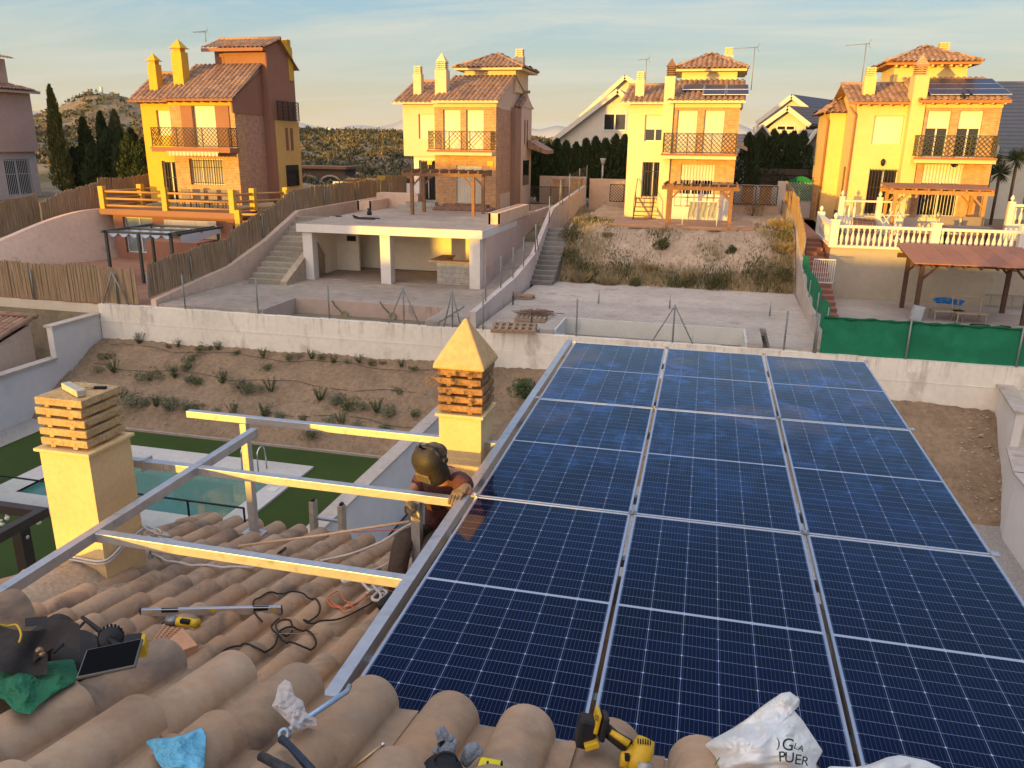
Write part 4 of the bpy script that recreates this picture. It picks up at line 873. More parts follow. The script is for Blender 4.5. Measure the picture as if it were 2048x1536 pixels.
def wallbox(parent, name, m, x0, x1, y0, y1, z0, z1, front=(), right=(), left=(), th=.22, back=True):
    """box of walls; openings (a, b, za, zb) in the front (y0) face and in the x1 / x0 faces"""
    mb = MB()
    def face(P, a0, a1, ops, flip):
        As = sorted(set([a0, a1]+[v for o in ops for v in o[:2]])); Zs = sorted(set([z0, z1]+[v for o in ops for v in o[2:4]]))
        As = [a for a in As if a0 <= a <= a1]; Zs = [z for z in Zs if z0 <= z <= z1]
        def solid(i, j):
            if not (0 <= i < len(As)-1 and 0 <= j < len(Zs)-1): return None
            am, zm = (As[i]+As[i+1])/2, (Zs[j]+Zs[j+1])/2
            return not any(o[0] < am < o[1] and o[2] < zm < o[3] for o in ops)
        def add(vs): mb.add(vs, [(0,1,2,3)] if not flip else [(3,2,1,0)])
        for i in range(len(As)-1):
            for j in range(len(Zs)-1):
                a, b, c, d = As[i], As[i+1], Zs[j], Zs[j+1]
                if solid(i, j): add([P(a, c, 0), P(b, c, 0), P(b, d, 0), P(a, d, 0)])
                else:
                    if solid(i-1, j): add([P(a, c, 0), P(a, d, 0), P(a, d, th), P(a, c, th)])
                    if solid(i+1, j): add([P(b, d, 0), P(b, c, 0), P(b, c, th), P(b, d, th)])
                    if solid(i, j-1): add([P(b, c, 0), P(a, c, 0), P(a, c, th), P(b, c, th)])
                    if solid(i, j+1): add([P(a, d, 0), P(b, d, 0), P(b, d, th), P(a, d, th)])
    face(lambda a, z, t: (a, y0+t, z), x0, x1, front, False)
    face(lambda a, z, t: (x1-t, a, z), y0, y1, right, False)
    face(lambda a, z, t: (x0+t, a, z), y0, y1, left, True)
    if back: mb.add([(x0, y1, z0), (x1, y1, z0), (x1, y1, z1), (x0, y1, z1)], [(3,2,1,0)])
    mb.add([(x0, y0, z1), (x1, y0, z1), (x1, y1, z1), (x0, y1, z1)], [(0,1,2,3)])
    return mb.build(name, m, parent)
def window(par, kind, x0, x1, z0, z1, y, mullions=1, shut=0.0, side=None, name='window'):
    """panes set .16 behind the wall face y.  side='x': window in the x = y plane, x0..x1 then run along y (faces +x)"""
    d = .15
    def B(mb, a0, a1, t0, t1, c0, c1):
        if side == 'x': mb.box(y-t1, y-t0, a0, a1, c0, c1)
        elif side == '-x': mb.box(y+t0, y+t1, a0, a1, c0, c1)
        else: mb.box(a0, a1, y+t0, y+t1, c0, c1)
    f = MB(); w = .05
    B(f, x0, x1, d, d+.06, z0, z0+w); B(f, x0, x1, d, d+.06, z1-w, z1); B(f, x0, x0+w, d, d+.06, z0+w, z1-w); B(f, x1-w, x1, d, d+.06, z0+w, z1-w)
    for i in range(mullions):
        xm = x0+(x1-x0)*(i+1)/(mullions+1); B(f, xm-w*.6, xm+w*.6, d-.004, d+.055, z0+w, z1-w)
    fr_ = f.build(name, m_winf, par)
    g = MB(); B(g, x0+.01, x1-.01, d+.03, d+.04, z0+.01, z1-.01); g.build('pane', m_curt if kind == 'curtain' else (m_tint if kind == 'tinted' else m_dkglass), fr_)
    if shut > 0:
        s = MB(); n = max(2, int((z1-z0)*shut/.07)); zz = z1-(z1-z0)*shut
        B(s, x0+.01, x1-.01, d-.035, d-.012, zz, z1)
        for i in range(n):
            za = zz+(z1-zz)*i/n; B(s, x0+.012, x1-.012, d-.043, d-.035, za+.008, za+(z1-zz)/n-.008)
        s.build('roller_shutter', m_roll, fr_)
    if kind in ('grille', 'curtain', 'grille_w'):
        s = MB(); n = int((x1-x0)/.13)
        for i in range(n+1):
            xm = x0+(x1-x0)*i/n; B(s, xm-.011, xm+.011, .02, .042, z0, z1)
        for zz in (z0+.08, (z0+z1)/2+.2, z1-.1): B(s, x0, x1, .042, .05, zz, zz+.03)
        s.build('grille', m_winf if kind == 'grille_w' else m_brown_iron, fr_)
    return fr_
def lattice(mb, a0, a1, z0, z1, P, cell=.16, w=.014, style=0):
    n = int((a1-a0)/cell)
    H = z1-z0
    k = -int(H/cell)-1
    while k <= n:
        for s in ((1, -1) if style == 0 else ((1,) if (k//3) % 2 else (-1,))):
            a = a0+k*cell; p, r = (a, z0), (a+H, z1)
            if s < 0: p, r = (a+H, z0), (a, z1)
            # clip to a0..a1
            (pa, pz), (ra, rz) = (p, r) if p[0] < r[0] else (r, p)
            if ra <= a0 or pa >= a1: continue
            if pa < a0: pz += (rz-pz)*(a0-pa)/(ra-pa); pa = a0
            if ra > a1: rz = pz+(rz-pz)*(a1-pa)/(ra-pa); ra = a1
            if ra-pa > .03: mb.bar(P(pa, pz), P(ra, rz), w)
        k += 1
def balcony(par, x0, x1, yw, zf, out=.75, h=.92, mat=None, slab=None, style=0):
    mat = mat or m_brown_iron; y0 = yw-out
    MB().box(x0-.05, x1+.05, y0-.05, yw, zf-.22, zf).build('balcony_slab', slab or m_reveal, par)
    MB().box(x0-.08, x1+.08, y0-.08, y0-.05, zf-.07, zf+.02).build('slab_edge_tiles', M('slab_edge_tile', (.33, .13, .07), .8, .1, 5, .1), par)
    r = MB()
    for (a, b) in (((x0, y0), (x1, y0)), ((x0, y0), (x0, yw)), ((x1, y0), (x1, yw))):
        for z in (zf+.08, zf+h): r.bar((a[0], a[1], z), (b[0], b[1], z), .03)
    n = 3
    for i in range(n+1): xm = x0+(x1-x0)*i/n; r.bar((xm, y0, zf), (xm, y0, zf+h), .035)
    lattice(r, x0, x1, zf+.1, zf+h-.02, lambda a, z: (a, y0, z), .2, .022, style)
    lattice(r, y0, yw, zf+.1, zf+h-.02, lambda a, z: (x0, a, z), .15, .016)
    lattice(r, y0, yw, zf+.1, zf+h-.02, lambda a, z: (x1, a, z), .15, .016)
    return r.build('railing', mat, par)
def gable_field(mb, x0, x1, y0, y1, z0, s, seed=1, pitch=.24):
    """single slope rising away from the viewer"""
    k = math.sqrt(1+s*s); cols = int((x1-x0)/pitch); L = (y1-y0)*k; cr = max(1, round(L/.40))
    tile_field(mb, (x0, y0, z0), (1,0,0), (0,-1,0), s, cols, cr, (x1-x0)/cols, L/cr, .07, .36, 6, .03, .02, seed)
    return z0+s*(y1-y0)
def hip_roof(mb, x0, x1, y0, y1, z0, s, seed=1, pitch=.24):
    cx, cy = (x0+x1)/2, (y0+y1)/2; hw, hd = (x1-x0)/2, (y1-y0)/2; k = math.sqrt(1+s*s)
    for (o, a, d, w, run) in (((x0, y0, z0), (1,0,0), (0,-1,0), x1-x0, hd), ((x1, y0, z0), (0,1,0), (1,0,0), y1-y0, hw), ((x1, y1, z0), (-1,0,0), (0,1,0), x1-x0, hd), ((x0, y1, z0), (0,-1,0), (-1,0,0), y1-y0, hw)):
        cols = max(2, int(w/pitch)); L = run*k; cr = max(2, round(L/.36))
        ss = s*min(hw, hd)/run if False else (s*hd/run if run == hw else s)
        k2 = math.sqrt(1+ss*ss); L = run*k2
        tile_field(mb, o, a, d, ss, cols, cr, w/cols, L/cr, .065, .36, 6, .03, .02, seed, tri=lambda u, t, w=w, L=L: abs(u-w/2) < (w/2)*(1-t/L)+.12)
        mb.add([o, (Vector(o)+Vector(a)*w), (cx, cy, z0+s*hd-.02)], [(0,1,2)], .2)
    ap = (cx, cy, z0+s*hd+.02)
    for c in ((x0, y0), (x1, y0), (x1, y1), (x0, y1)): mb.tube([(c[0], c[1], z0+.04), ap], .075, 6, .9)
    mb.blob(ap, .1, 6, 4)
def stack(par, x, y, w, z0, z1, m, kind='slats', cap=None, name='chimney'):
    b = MB().box(x-w/2, x+w/2, y-w/2, y+w/2, z0, z1).build(name, m, par)
    s = MB(); z = z1
    if kind in ('slats', 'point'):
        for i in range(4): s.box(x-w*.42, x+w*.42, y-w*.42, y+w*.42, z+.02, z+.075); z += .095
        for sx in (-1, 1):
            for sy in (-1, 1): s.box(x+sx*w*.3-.03, x+sx*w*.3+.03, y+sy*w*.3-.03, y+sy*w*.3+.03, z1, z)
        s.box(x-w*.2, x+w*.2, y-w*.2, y+w*.2, z1, z)
    if kind == 'pyr': s.box(x-w*.36, x+w*.36, y-w*.36, y+w*.36, z1, z1+.16); z = z1+.16; s.box(x-w*.62, x+w*.62, y-w*.62, y+w*.62, z, z+.03); z += .03
    if kind in ('point', 'pyr'):
        a = w*(.55 if kind == 'pyr' else .45); s.add([(x-a, y-a, z), (x+a, y-a, z), (x+a, y+a, z), (x-a, y+a, z), (x, y, z+w*.75)], [(0,1,4),(1,2,4),(2,3,4),(3,0,4),(3,2,1,0)])
    s.build('vent_cap', cap or m, b); return b
def antenna(par_name, label, base, h, size=.6, grp='roof antennas'):
    t = thing('antenna', label, 'antenna', base, grp); b = Vector(base); top = b+Vector((0, 0, h))
    MB().tube([b, top], .022, 6).build('mast', m_steelpost, t)
    k = MB(); k.tube([top+Vector((-size, 0, -.05)), top+Vector((.15, 0, .02))], .012, 5)
    for i in range(9): x = -size+size*1.1*i/9; k.tube([top+Vector((x, -.12-.01*i, -.04)), top+Vector((x, .12+.01*i, -.04))], .007, 4)
    for s in (-1, 1): k.tube([top+Vector((.1, 0, 0)), top+Vector((.2, 0, .2*s))], .01, 4)
    k.build('yagi', m_steelpost, t); return t
def rafters(par, x0, x1, y0, y1, z, m, n=None, s=.0):
    n = n or int((x1-x0)/.45)
    for i in range(n+1): x = x0+(x1-x0)*i/n; MB().box(x-.04, x+.04, y0, y1, z-.11, z).build('rafter_end', m, par)
def arm_pergola(name, label, x0, x1, y0, y1, zg, zt, m, roofm=None, n=9, over=.45, brace=True, ov2=.35, slatslope=0):
    t = thing(name, label, 'pergola', ((x0+x1)/2, (y0+y1)/2, zg))
    for x in (x0, x1):
        for y in (y0, y1): MB().box(x-.07, x+.07, y-.07, y+.07, zg, zt).build('post', m, t)
    for y in (y0, y1): MB().box(x0-over, x1+over, y-.05, y+.05, zt, zt+.16).build('beam', m, t)
    r = MB()
    for i in range(n): x = x0-over+.1+(x1-x0+2*over-.2)*i/(n-1); r.bar((x, y0-ov2, zt+.22-slatslope), (x, y1+ov2, zt+.22+slatslope), .06, .12)
    r.build('rafters', m, t)
    if brace:
        for x, s in ((x0, 1), (x1, -1)):
            for y in (y0, y1): MB().bar((x, y, zt-.5), (x+s*.5, y, zt+.02), .07).build('brace', m, t)
    if roofm:
        mb = MB(); k = 30
        for i in range(7):
            xa = x0-over+(x1-x0+2*over)*i/7; xb = x0-over+(x1-x0+2*over)*(i+1)/7
            mb.add([(xa+.004, y0-ov2, zt+.28-slatslope), (xb-.004, y0-ov2, zt+.28-slatslope), (xb-.004, y1+ov2, zt+.28+slatslope), (xa+.004, y1+ov2, zt+.28+slatslope), (xa+.004, y0-ov2, zt+.31-slatslope), (xb-.004, y0-ov2, zt+.31-slatslope), (xb-.004, y1+ov2, zt+.31+slatslope), (xa+.004, y1+ov2, zt+.31+slatslope)], [(0,3,2,1),(4,5,6,7),(0,1,5,4),(1,2,6,5),(2,3,7,6),(3,0,4,7)], rnd.random())
        mb.build('roof_sheet', roofm, t)
    return t
def villa(label, x0, xm, x1, Yf, zb, wallm, brickm, zE=1.95, flags=None, tilem=None, wing_back=.0, sidem=None, proj=.35):
    F = flags or {}; tilem = tilem or m_far_tile; sidem = sidem or wallm
    H = thing('villa', label, 'house', ((x0+x1)/2, Yf+4, zb)); dk = F.get('dk', 1.0); D = 8.0*dk; zf = -.42        # first floor level
    yb = Yf-proj                                                     # brick front
    # left wing
    lw = xm-x0; ww = min(1.0, lw*.55); wx1 = xm-F.get('wgap', .02); wx0 = wx1-ww-.15 if F.get('wwin', 1) else 0
    a0 = x0+lw*F.get('w0', .42); a1 = x0+lw*F.get('w1', .97)
    ops = [(a0, a1, zf+.55, zf+1.75)]
    d0, d1 = x0+lw*F.get('d0', .4), x0+lw*F.get('d1', .92)
    ops2 = [(d0, d1, zb+F.get('dz', .36), zb+F.get('dz', .36)+2.05)]
    wallbox(H, 'wall', wallm, x0, xm, Yf, Yf+D-.8, zb+2.62, zE, front=ops, left=F.get('left', ()))
    xi = F.get('inset', .0)
    wallbox(H, 'lower_wall', F.get('lowerm', wallm), x0+xi, xm, Yf+xi*.5, Yf+D-.8, zb, zb+2.62, front=ops2)
    window(H, F.get('uw', 'plain'), a0, a1, zf+.55, zf+1.75, Yf, 1, F.get('ushut', 1.0))
    window(H, 'grille', d0, d1, ops2[0][2], ops2[0][3], Yf+xi*.5, 1, 0, name='door')
    # right wing with brick front
    bw = x1-xm; p = .12*bw
    W = [(xm+bw*.145, xm+bw*.425), (xm+bw*.52, xm+bw*.80)] if not F.get('single') else [(xm+bw*.36, xm+bw*.71)]
    gw = F.get('gw', (xm+bw*.24, xm+bw*.66)); gz_ = F.get('gz', (zb+.35, zb+2.45))
    o3 = [(a, b, zf+.02, zf+1.95) for a, b in W]+[(gw[0], gw[1], gz_[0], gz_[1])]
    wallbox(H, 'brick_front', brickm, xm, x1, yb, Yf+.5, zb+F.get('base', 0), zE-.30, front=o3)
    MB().box(xm-.02, x1+.02, yb-.02, Yf+.5, zE-.30, zE-.02).build('cornice', wallm, H)
    if F.get('base'): MB().box(xm+.0, x1-.0, yb-.0, Yf+.5, zb, zb+F['base']).build('plinth', m_white2, H)
    MB().box(xm, x1, yb+.15, yb+.16, zb, zE-.3)
    for a, b in W: window(H, 'plain', a, b, zf+.02, zf+1.95, yb, 1, F.get('bshut', 1.0), name='balcony_door')
    window(H, F.get('gk', 'grille_w'), gw[0], gw[1], gz_[0], gz_[1], yb, F.get('gm', 2), F.get('gs', .5))
    sd = F.get('side', 'brick')
    wallbox(H, 'side_wall', sidem, xm, x1-.0, Yf+.5, Yf+D, zb, zE, right=F.get('right', ()))
    rs = F.get('rs', .28)
    # roofs
    mb = MB(); e = .42
    yr = Yf+3.4*dk
    gable_field(mb, x0-e, xm+.05, Yf-e, Yf+3.0*dk, zE-.10, rs, 5)
    zr = gable_field(mb, xm-.05, x1+.18, yb-e, yr, zE-.04, rs, 6)
    zw = zE-.10+rs*(3.0*dk+e); mb.tube([(x0-e, Yf+3.0*dk, zw+.05), (xm, Yf+3.0*dk, zw+.05)], .1, 6)
    mb.add([(x0-e, Yf+3.0*dk, zw), (xm, Yf+3.0*dk, zw), (xm, Yf+6.8*dk, zE-.1), (x0-e, Yf+6.8*dk, zE-.1)], [(0,1,2,3)])
    mb.add([(xm, yr, zr-.02), (x1+.18, yr, zr-.02), (x1+.18, Yf+D+.3, zE-.1), (xm, Yf+D+.3, zE-.1)], [(0,1,2,3)])
    mb.build('tile_roof', tilem, H)
    MB().prism([(Yf-.05, zE-.05), (Yf+3.0*dk, zw-.08), (Yf+6.5*dk, zE-.05)], 'x', x0+.02, xm-.02).prism([(yb-.2, zE-.02), (yb-.2, zE+.02), (yr, zr-.08), (Yf+D, zE-.02)], 'x', xm+.02, x1-.002).build('gable', sidem, H)
    MB().box(x0-e, xm, Yf-e+.02, Yf-e+.08, zE-.16, zE-.05).box(xm, x1+.2, yb-e+.02, yb-e+.08, zE-.12, zE-.0).build('fascia', F.get('fascia', wallm), H)
    MB().box(x0-e+.1, xm, Yf-e+.08, Yf, zE-.10, zE-.055).box(xm, x1+.1, yb-e+.08, yb, zE-.06, zE-.03).build('soffit', F.get('fascia', wallm), H)
    if F.get('rafters'): rafters(H, x0, xm-.1, Yf-e+.1, Yf, zE-.1, F['rafters']); rafters(H, xm+.1, x1, yb-e+.1, yb, zE-.06, F['rafters'])
    # tower
    tx0, tx1 = F.get('tower', (xm+.75, x1+.0)); ty0, ty1 = yr+.1, yr+.1+3.3*dk; tz = F.get('tz', 3.75)
    if F.get('gtower'):
        wallbox(H, 'tower_wall', F['gtower'], tx0, tx1, ty0, ty1, zE+.6, tz, front=[(tx0+.5, tx0+2.3, tz-.95, tz-.35)])
        window(H, 'plain', tx0+.5, tx0+2.3, tz-.95, tz-.35, ty0, 1, .0)
        MB().box(tx0+.9, tx0+2.3, ty0+.08, ty0+.11, tz-.9, tz-.4).build('roller_shutter', m_roll, H)
        mb = MB(); zz = gable_field(mb, tx0-.45, tx1+.25, ty0-.45, ty0+1.9*dk, tz-.05, .33, 9)
        mb.tube([(tx0-.45, ty0+1.92*dk, zz+.05), (tx1+.25, ty0+1.92*dk, zz+.05)], .1, 6)
        mb.add([(tx0-.45, ty0+1.9*dk, zz-.02), (tx1+.25, ty0+1.9*dk, zz-.02), (tx1+.25, ty0+4.8*dk, zz-1.35), (tx0-.45, ty0+4.8*dk, zz-1.35)], [(0,1,2,3),(3,2,1,0)]); mb.build('tower_roof', tilem, H)
        MB().prism([(ty0+.02, tz-.02), (ty0+1.9*dk, zz-.12), (ty0+4.4*dk, tz-.3), (ty0+4.4*dk, zb), (ty0+.02, zb)], 'x', tx0+.02, tx1+.04).build('tower_side', F['gtower'], H)
        MB().box(tx0-.4, tx1+.2, ty0-.53, ty0-.47, tz-.22, tz-.06).build('fascia', F['fascia'], H)
        rafters(H, tx0+.1, tx1, ty0-.45, ty0, tz-.08, m_eavewood, 7)
    else:
        wallbox(H, 'tower_wall', wallm, tx0, tx1, ty0, ty1, zE+.6, tz, front=F.get('tfront', ()), left=F.get('tleft', ()))
        e2 = .5; mb = MB(); hip_roof(mb, tx0-e2, tx1+e2, ty0-e2, ty1+e2, tz+.02, F.get('ts', .42), 11); mb.build('tower_roof', tilem, H)
        MB().box(tx0-e2+.06, tx1+e2-.06, ty0-e2+.06, ty1+e2-.06, tz-.10, tz+.01).build('fascia', F.get('fascia', wallm), H)
        if F.get('rafters'): rafters(H, tx0, tx1, ty0-e2+.1, ty0, tz-.08, F['rafters'], 8)
    if F.get('pilaster'):
        a, b = F['pilaster']; zt_ = F.get('pt', 3.6)
        pb = MB().box(a, b, yb-.12, Yf+.4, zb, zt_).build('chimney_breast', wallm, H); s = MB(); z = zt_; w = b-a; cx = (a+b)/2; cy = Yf+.02
        for i in range(5): s.box(cx-w*.42, cx+w*.42, cy-w*.45, cy+w*.45, z+.02, z+.075); z += .09
        s.box(cx-w*.2, cx+w*.2, cy-w*.2, cy+w*.2, zt_, z)
        s.add([(cx-w*.5, cy-w*.5, z), (cx+w*.5, cy-w*.5, z), (cx+w*.5, cy+w*.5, z), (cx-w*.5, cy+w*.5, z), (cx, cy, z+w*.8)], [(0,1,4),(1,2,4),(2,3,4),(3,0,4),(3,2,1,0)])
        s.build('vent_cap', F.get('pcap', m_eavewood), pb)
    for c in F.get('stacks', ()): stack(H, *c)
    if F.get('balc', 1): balcony(H, xm+F.get('b0', -.05), x1+F.get('b1', -.05), yb, zf, mat=F.get('rail'), slab=F.get('slabm', wallm), style=F.get('lat', 0))
    return H
def M2(n, c, **k): return M(n, c, .9, .05, 4, .2, big=.07, **k)
m_w2 = M2('cream_facade', (.66, .51, .33)); m_w3 = M2('pale_yellow_facade', (.68, .56, .34)); m_w4 = M2('butter_facade', (.68, .50, .22)); m_w1 = M2('ochre_facade', (.62, .37, .045)); m_maroon = M2('maroon_facade', (.29, .14, .09))
m_side2 = M2('pinkish_side_wall', (.58, .44, .34)); m_brside = brick3('red_brick_side', (.48, .27, .17), (.40, .21, .13), (.38, .24, .16))
# house 2
zb2 = -3.35
h2 = villa('cream villa with brick front, big barred door and timber pergola, second from the left', -15.9, -14.08, -10.86, 40.0, zb2, m_w2, m_brick_r,
     flags=dict(dk=.88, rs=.38, inset=.45, lowerm=m_white2, w0=.46, w1=.99, tower=(-13.55, -10.75), tz=3.72, gk='grille_w', gs=1.0, gz=(zb2+.33, zb2+2.2), gw=(-12.95, -11.6), base=0, lat=1,
     stacks=[(-15.35, 40.9, .42, 1.9, 3.3, m_w2, 'slats'), (-13.95, 40.6, .6, 1.9, 3.45, m_w2, 'point'), (-11.3, 46.2, .5, 2.5, 4.6, m_w2, 'slats')]), sidem=m_side2)
MB().box(-10.86, -10.855, 40.5, 42.6, zb2+.8, 1.6).build('brick_side', m_brside, h2); MB().box(-10.86, -10.6, 42.6, 43.9, zb2, 1.75).build('side_bay', M2('brown_bay', (.30, .18, .125)), h2)
MB().box(-10.9, -10.6, 43.9, 46.4, zb2, 1.9).prism([(43.4, 1.85), (45, 2.6), (46.6, 1.85)], 'x', -10.7, -10.56).build('rear_bay', m_side2, h2)
mb = MB(); tile_field(mb, (-12.1, 43.2, 1.8), (1,0,0), (0,-1,0), .42, 7, 4, .24, .42, .07, .36, 6, .03, .02, 3); mb.tube([(-12, 45, 2.66), (-10.4, 45, 2.66)], .09, 6); mb.build('side_roof', m_far_tile, h2)
for y in (44.6, 45.2): MB().box(-10.6, -10.58, y, y+.22, -.1, 1.2).build('slit_window', m_eavewood, h2)
MB().box(-10.6, -10.57, 44.4, 45.8, -2.3, -.95).build('side_window', m_dkglass, h2)
MB().box(-14.62, -14.38, 39.99, 40.01, zb2+2.2, zb2+2.42).box(-11.3, -11.0, 39.62, 39.65, zb2+2.2, zb2+2.45).build('alarm_sign', m_yellow, h2)
MB().prism([(-10.5, zb2+3.05), (-9.5, zb2+2.75), (-9.5, zb2+2.95), (-10.5, zb2+3.5)], 'y', 45.2, 47.5).build('porch_roof', m_far_tile, h2)
# house 3
zb3 = -3.45
h3 = villa('pale yellow villa with brick front and laundry on the terrace, third from the left', -4.36, -2.55, .72, 40.0, zb3, m_w3, m_brick_o,
     flags=dict(w0=.42, w1=.97, ushut=.55, d0=.42, d1=.98, dz=.95, tower=(-2.2, .5), tz=3.6, ts=.40, pilaster=(-2.75, -2.28), pt=3.0, base=1.2, gz=(zb3+.95, zb3+2.55), gw=(-1.75, -.2), gs=.45,
     stacks=[(-4.0, 40.9, .42, 1.9, 2.95, m_w3, 'slats'), (.0, 46.6, .5, 2.5, 4.55, m_w3, 'slats')]), sidem=m_side2)
MB().box(.715, .722, 40.4, 48, 0, 0)
for y in (43.5,): MB().box(.72, .76, y, y+.9, -1.0, -.3).build('side_window', m_brown_iron, h3)
MB().prism([(.72, -.02), (1.35, -.28), (1.35, -.12), (.72, .25)], 'y', 44.5, 46.5).build('porch_roof', m_pink, h3)
MB().prism([(44.6, 1.85), (46, 2.5), (48, 1.85)], 'x', .70, .95).build('rear_gable', m_side2, h3)
# house 4
zb4 = -3.0
h4 = villa('butter yellow villa with brick front, balcony plants and roof panels, at the right', 5.75, 8.1, 11.45, 40.0, zb4, m_w4, m_brick_o, proj=.5,
     flags=dict(w0=.34, w1=.86, wgap=0, d0=.38, d1=.9, dz=.0, tower=(7.7, 10.85), tz=3.8, ts=.40, rafters=m_w4, fascia=M2('copper_gutter', (.38, .17, .06)), pilaster=(7.85, 8.42), pt=2.95, pcap=m_brick_r, bshut=.38, gz=(zb4-.0, zb4+2.3), gw=(8.75, 10.35), gs=.35, gk='grille_w', gm=1, rail=M('green_brown_iron', (.07, .065, .03), .5), b0=.1, b1=-.15,
     tleft=(), stacks=[(6.3, 41.1, .5, 1.9, 3.05, m_w4, 'slats'), (10.3, 46.3, .55, 2.6, 4.6, m_w4, 'slats')]), sidem=m_w4)
MB().box(5.0, 5.75, 43.0, 47.5, -3.7, 1.55).build('rear_wing', m_w4, h4)
mb = MB(); hip_roof(mb, 4.7, 6.6, 42.6, 47.8, 1.55, .3, 4); mb.build('rear_roof', m_far_tile, h4)
m_cop2 = M2('copper_pipe', (.36, .16, .06)) 
for pp_, r_ in (([(5.4, 39.55, 1.7), (5.75, 39.93, 1.35), (5.72, 39.9, 1.2), (5.72, 39.9, -3.6)], .05), ([(4.72, 42.7, 1.5), (4.95, 42.9, 1.2), (4.95, 42.9, -3.4)], .05), ([(7.9, 39.93, 1.2), (7.9, 39.93, -2.9)], .03)): MB().tube(pp_, r_, 6).build('downpipe', m_cop2, h4)
MB().box(5.7, 11.5, 39.35, 41, -3.7, zb4).build('plinth', m_white, h4)
MB().box(5.72, 5.745, 40.9, 41.3, -2.3, -.9).build('side_window', m_eavewood, h4)
for (px, py) in ((1926, 195), (1908, 325)):
    p = ony(px, py, 39.3); b = MB().lathe(p-np.array([0,0,.2]), [(.03, 0), (.1, .08), (.12, .22), (.08, .3), (.02, .36)], 8).tube([p+np.array([0,0,.1]), p+np.array([0,.2,.2])], .03, 5); b.build('wall_lamp', m_iron, h4)
p = ony(1766, 323, 39.9); MB().lathe(p-np.array([0,0,.2]), [(.03, 0), (.08, .08), (.1, .22), (.03, .32)], 8).build('wall_lamp', m_iron, h4)
# solar panels on neighbours' roofs
def roofpanels(label, cells, yb, z0, s, x_w=1.0, L=1.65, off=.15):
    k = math.sqrt(1+s*s)
    for (x, t, lab) in cells:
        T = thing('solar_panel', label % lab, 'solar panel', (x, yb, z0), 'small panels on the neighbouring roofs')
        def P(u, v, h): yy = (t+v)/k; return (x+u, yb+yy, z0+off+s*yy+h)
        for nm, m, i, h in (('frame', m_frame, 0, 0), ('cell_glass', m_smallpan, .03, .004)):
            b = MB(); b.add([P(i, i, h), P(L-i, i, h), P(L-i, x_w-i, h), P(i, x_w-i, h), P(i, i, h-.03), P(L-i, i, h-.03), P(L-i, x_w-i, h-.03), P(i, x_w-i, h-.03)], [(0,1,2,3),(4,7,6,5),(0,4,5,1),(1,5,6,2),(2,6,7,3),(3,7,4,0)]); b.build(nm, m, T)
m_smallpan, nt, b = newmat('distant_solar_cells'); b.inputs['Base Color'].default_value = (.030, .028, .040, 1); b.inputs['Roughness'].default_value = .3; b.inputs['Specular IOR Level'].default_value = .35
roofpanels('%s panel on the tiled roof of the pale yellow third villa', [(-1.0, .55, 'lower left'), (-.05+.1, .55, 'lower right'), (-2.0, 1.6, 'upper left'), (-1.0+.02, 1.6, 'upper middle'), (0.04, 1.6, 'upper right')], 39.2, 1.93, .28, .95, 1.0)
roofpanels('%s panel on the tiled roof of the butter yellow fourth villa', [(8.6, .45, 'lower left'), (10.1, .45, 'lower right'), (8.5, 1.48, 'middle left'), (10.05, 1.48, 'middle right'), (8.5, 2.5, 'upper left'), (10.05, 2.5, 'upper right')], 39.1, 1.93, .28, 1.0, 1.64)
# house 1
zb1 = -3.15
h1 = villa('ochre yellow and maroon villa with red brick front, leftmost of the four villas', -28.3, -26.4, -22.82, 36.0, zb1, m_w1, m_brick_r, zE=1.85,
     flags=dict(dk=.62, rs=.62, single=True, w0=.45, w1=.95, d0=.45, d1=.92, dz=.0, gk='curtain', gz=(zb1+.95, zb1+2.2), gw=(-25.6, -23.7), gm=2, gs=0, fascia=m_maroon, rafters=m_eavewood, gtower=m_maroon, tower=(-25.3, -22.45), tz=4.4, slabm=m_maroon, b0=-.6, b1=.05,
     stacks=[(-27.7, 36.6, .46, 1.8, 3.5, m_w1, 'pyr'), (-26.2, 36.6, .56, 1.8, 4.05, m_w1, 'pyr'), (-22.6, 40.6, .45, 3, 4.65, m_w1, 'slats')]), sidem=m_brside)
MB().prism([(35.45, 1.2), (35.45, 1.78), (38.1, 3.2), (40.5, 1.9), (40.5, 1.2)], 'x', -22.85, -22.77).build('maroon_gable', m_maroon, h1)
MB().box(-22.8, -22.35, 38.6, 41.0, -3.6, .95).build('side_bay', M2('tan_bay', (.56, .36, .12)), h1)
for a, b_ in ((-25.75, -25.12), (-23.85, -23.1)): MB().box(a, b_, 35.60, 35.645, -.42, 1.53).build('door_panel', m_maroon, h1)
for y in (39.5, 40.0): MB().box(-22.35, -22.32, y, y+.24, -.55, .6).build('slit_window', m_eavewood, h1)
MB().box(-22.35, -22.31, 39.3, 40.6, -2.4, -1.3).build('side_window', m_dkglass, h1)
b = MB(); 
for z in (.98, 1.9): b.bar((-22.2, 38.6, z), (-22.2, 40.8, z), .03); 
for i in range(5): b.bar((-22.2, 38.6+.55*i, .95), (-22.2, 38.6+.55*i, 1.9), .035)
lattice(b, 38.6, 40.8, 1.0, 1.9, lambda a, z: (-22.2, a, z), .18, .018); b.build('railing', m_iron, h1)
b = MB(); n = 28
for i in range(n): b.box(-26.15+.1*i, -26.15+.1*(i+1), 34.78, 34.80, -.78-.03*(i % 2), -.60, (i % 2)*.9)
b.box(-26.2, -23.3, 34.8, 35.3, -.66, -.60); b.build('awning', M('striped_awning', (.62, .55, .38), .8, .03, 5, 0, tint=.35), h1)
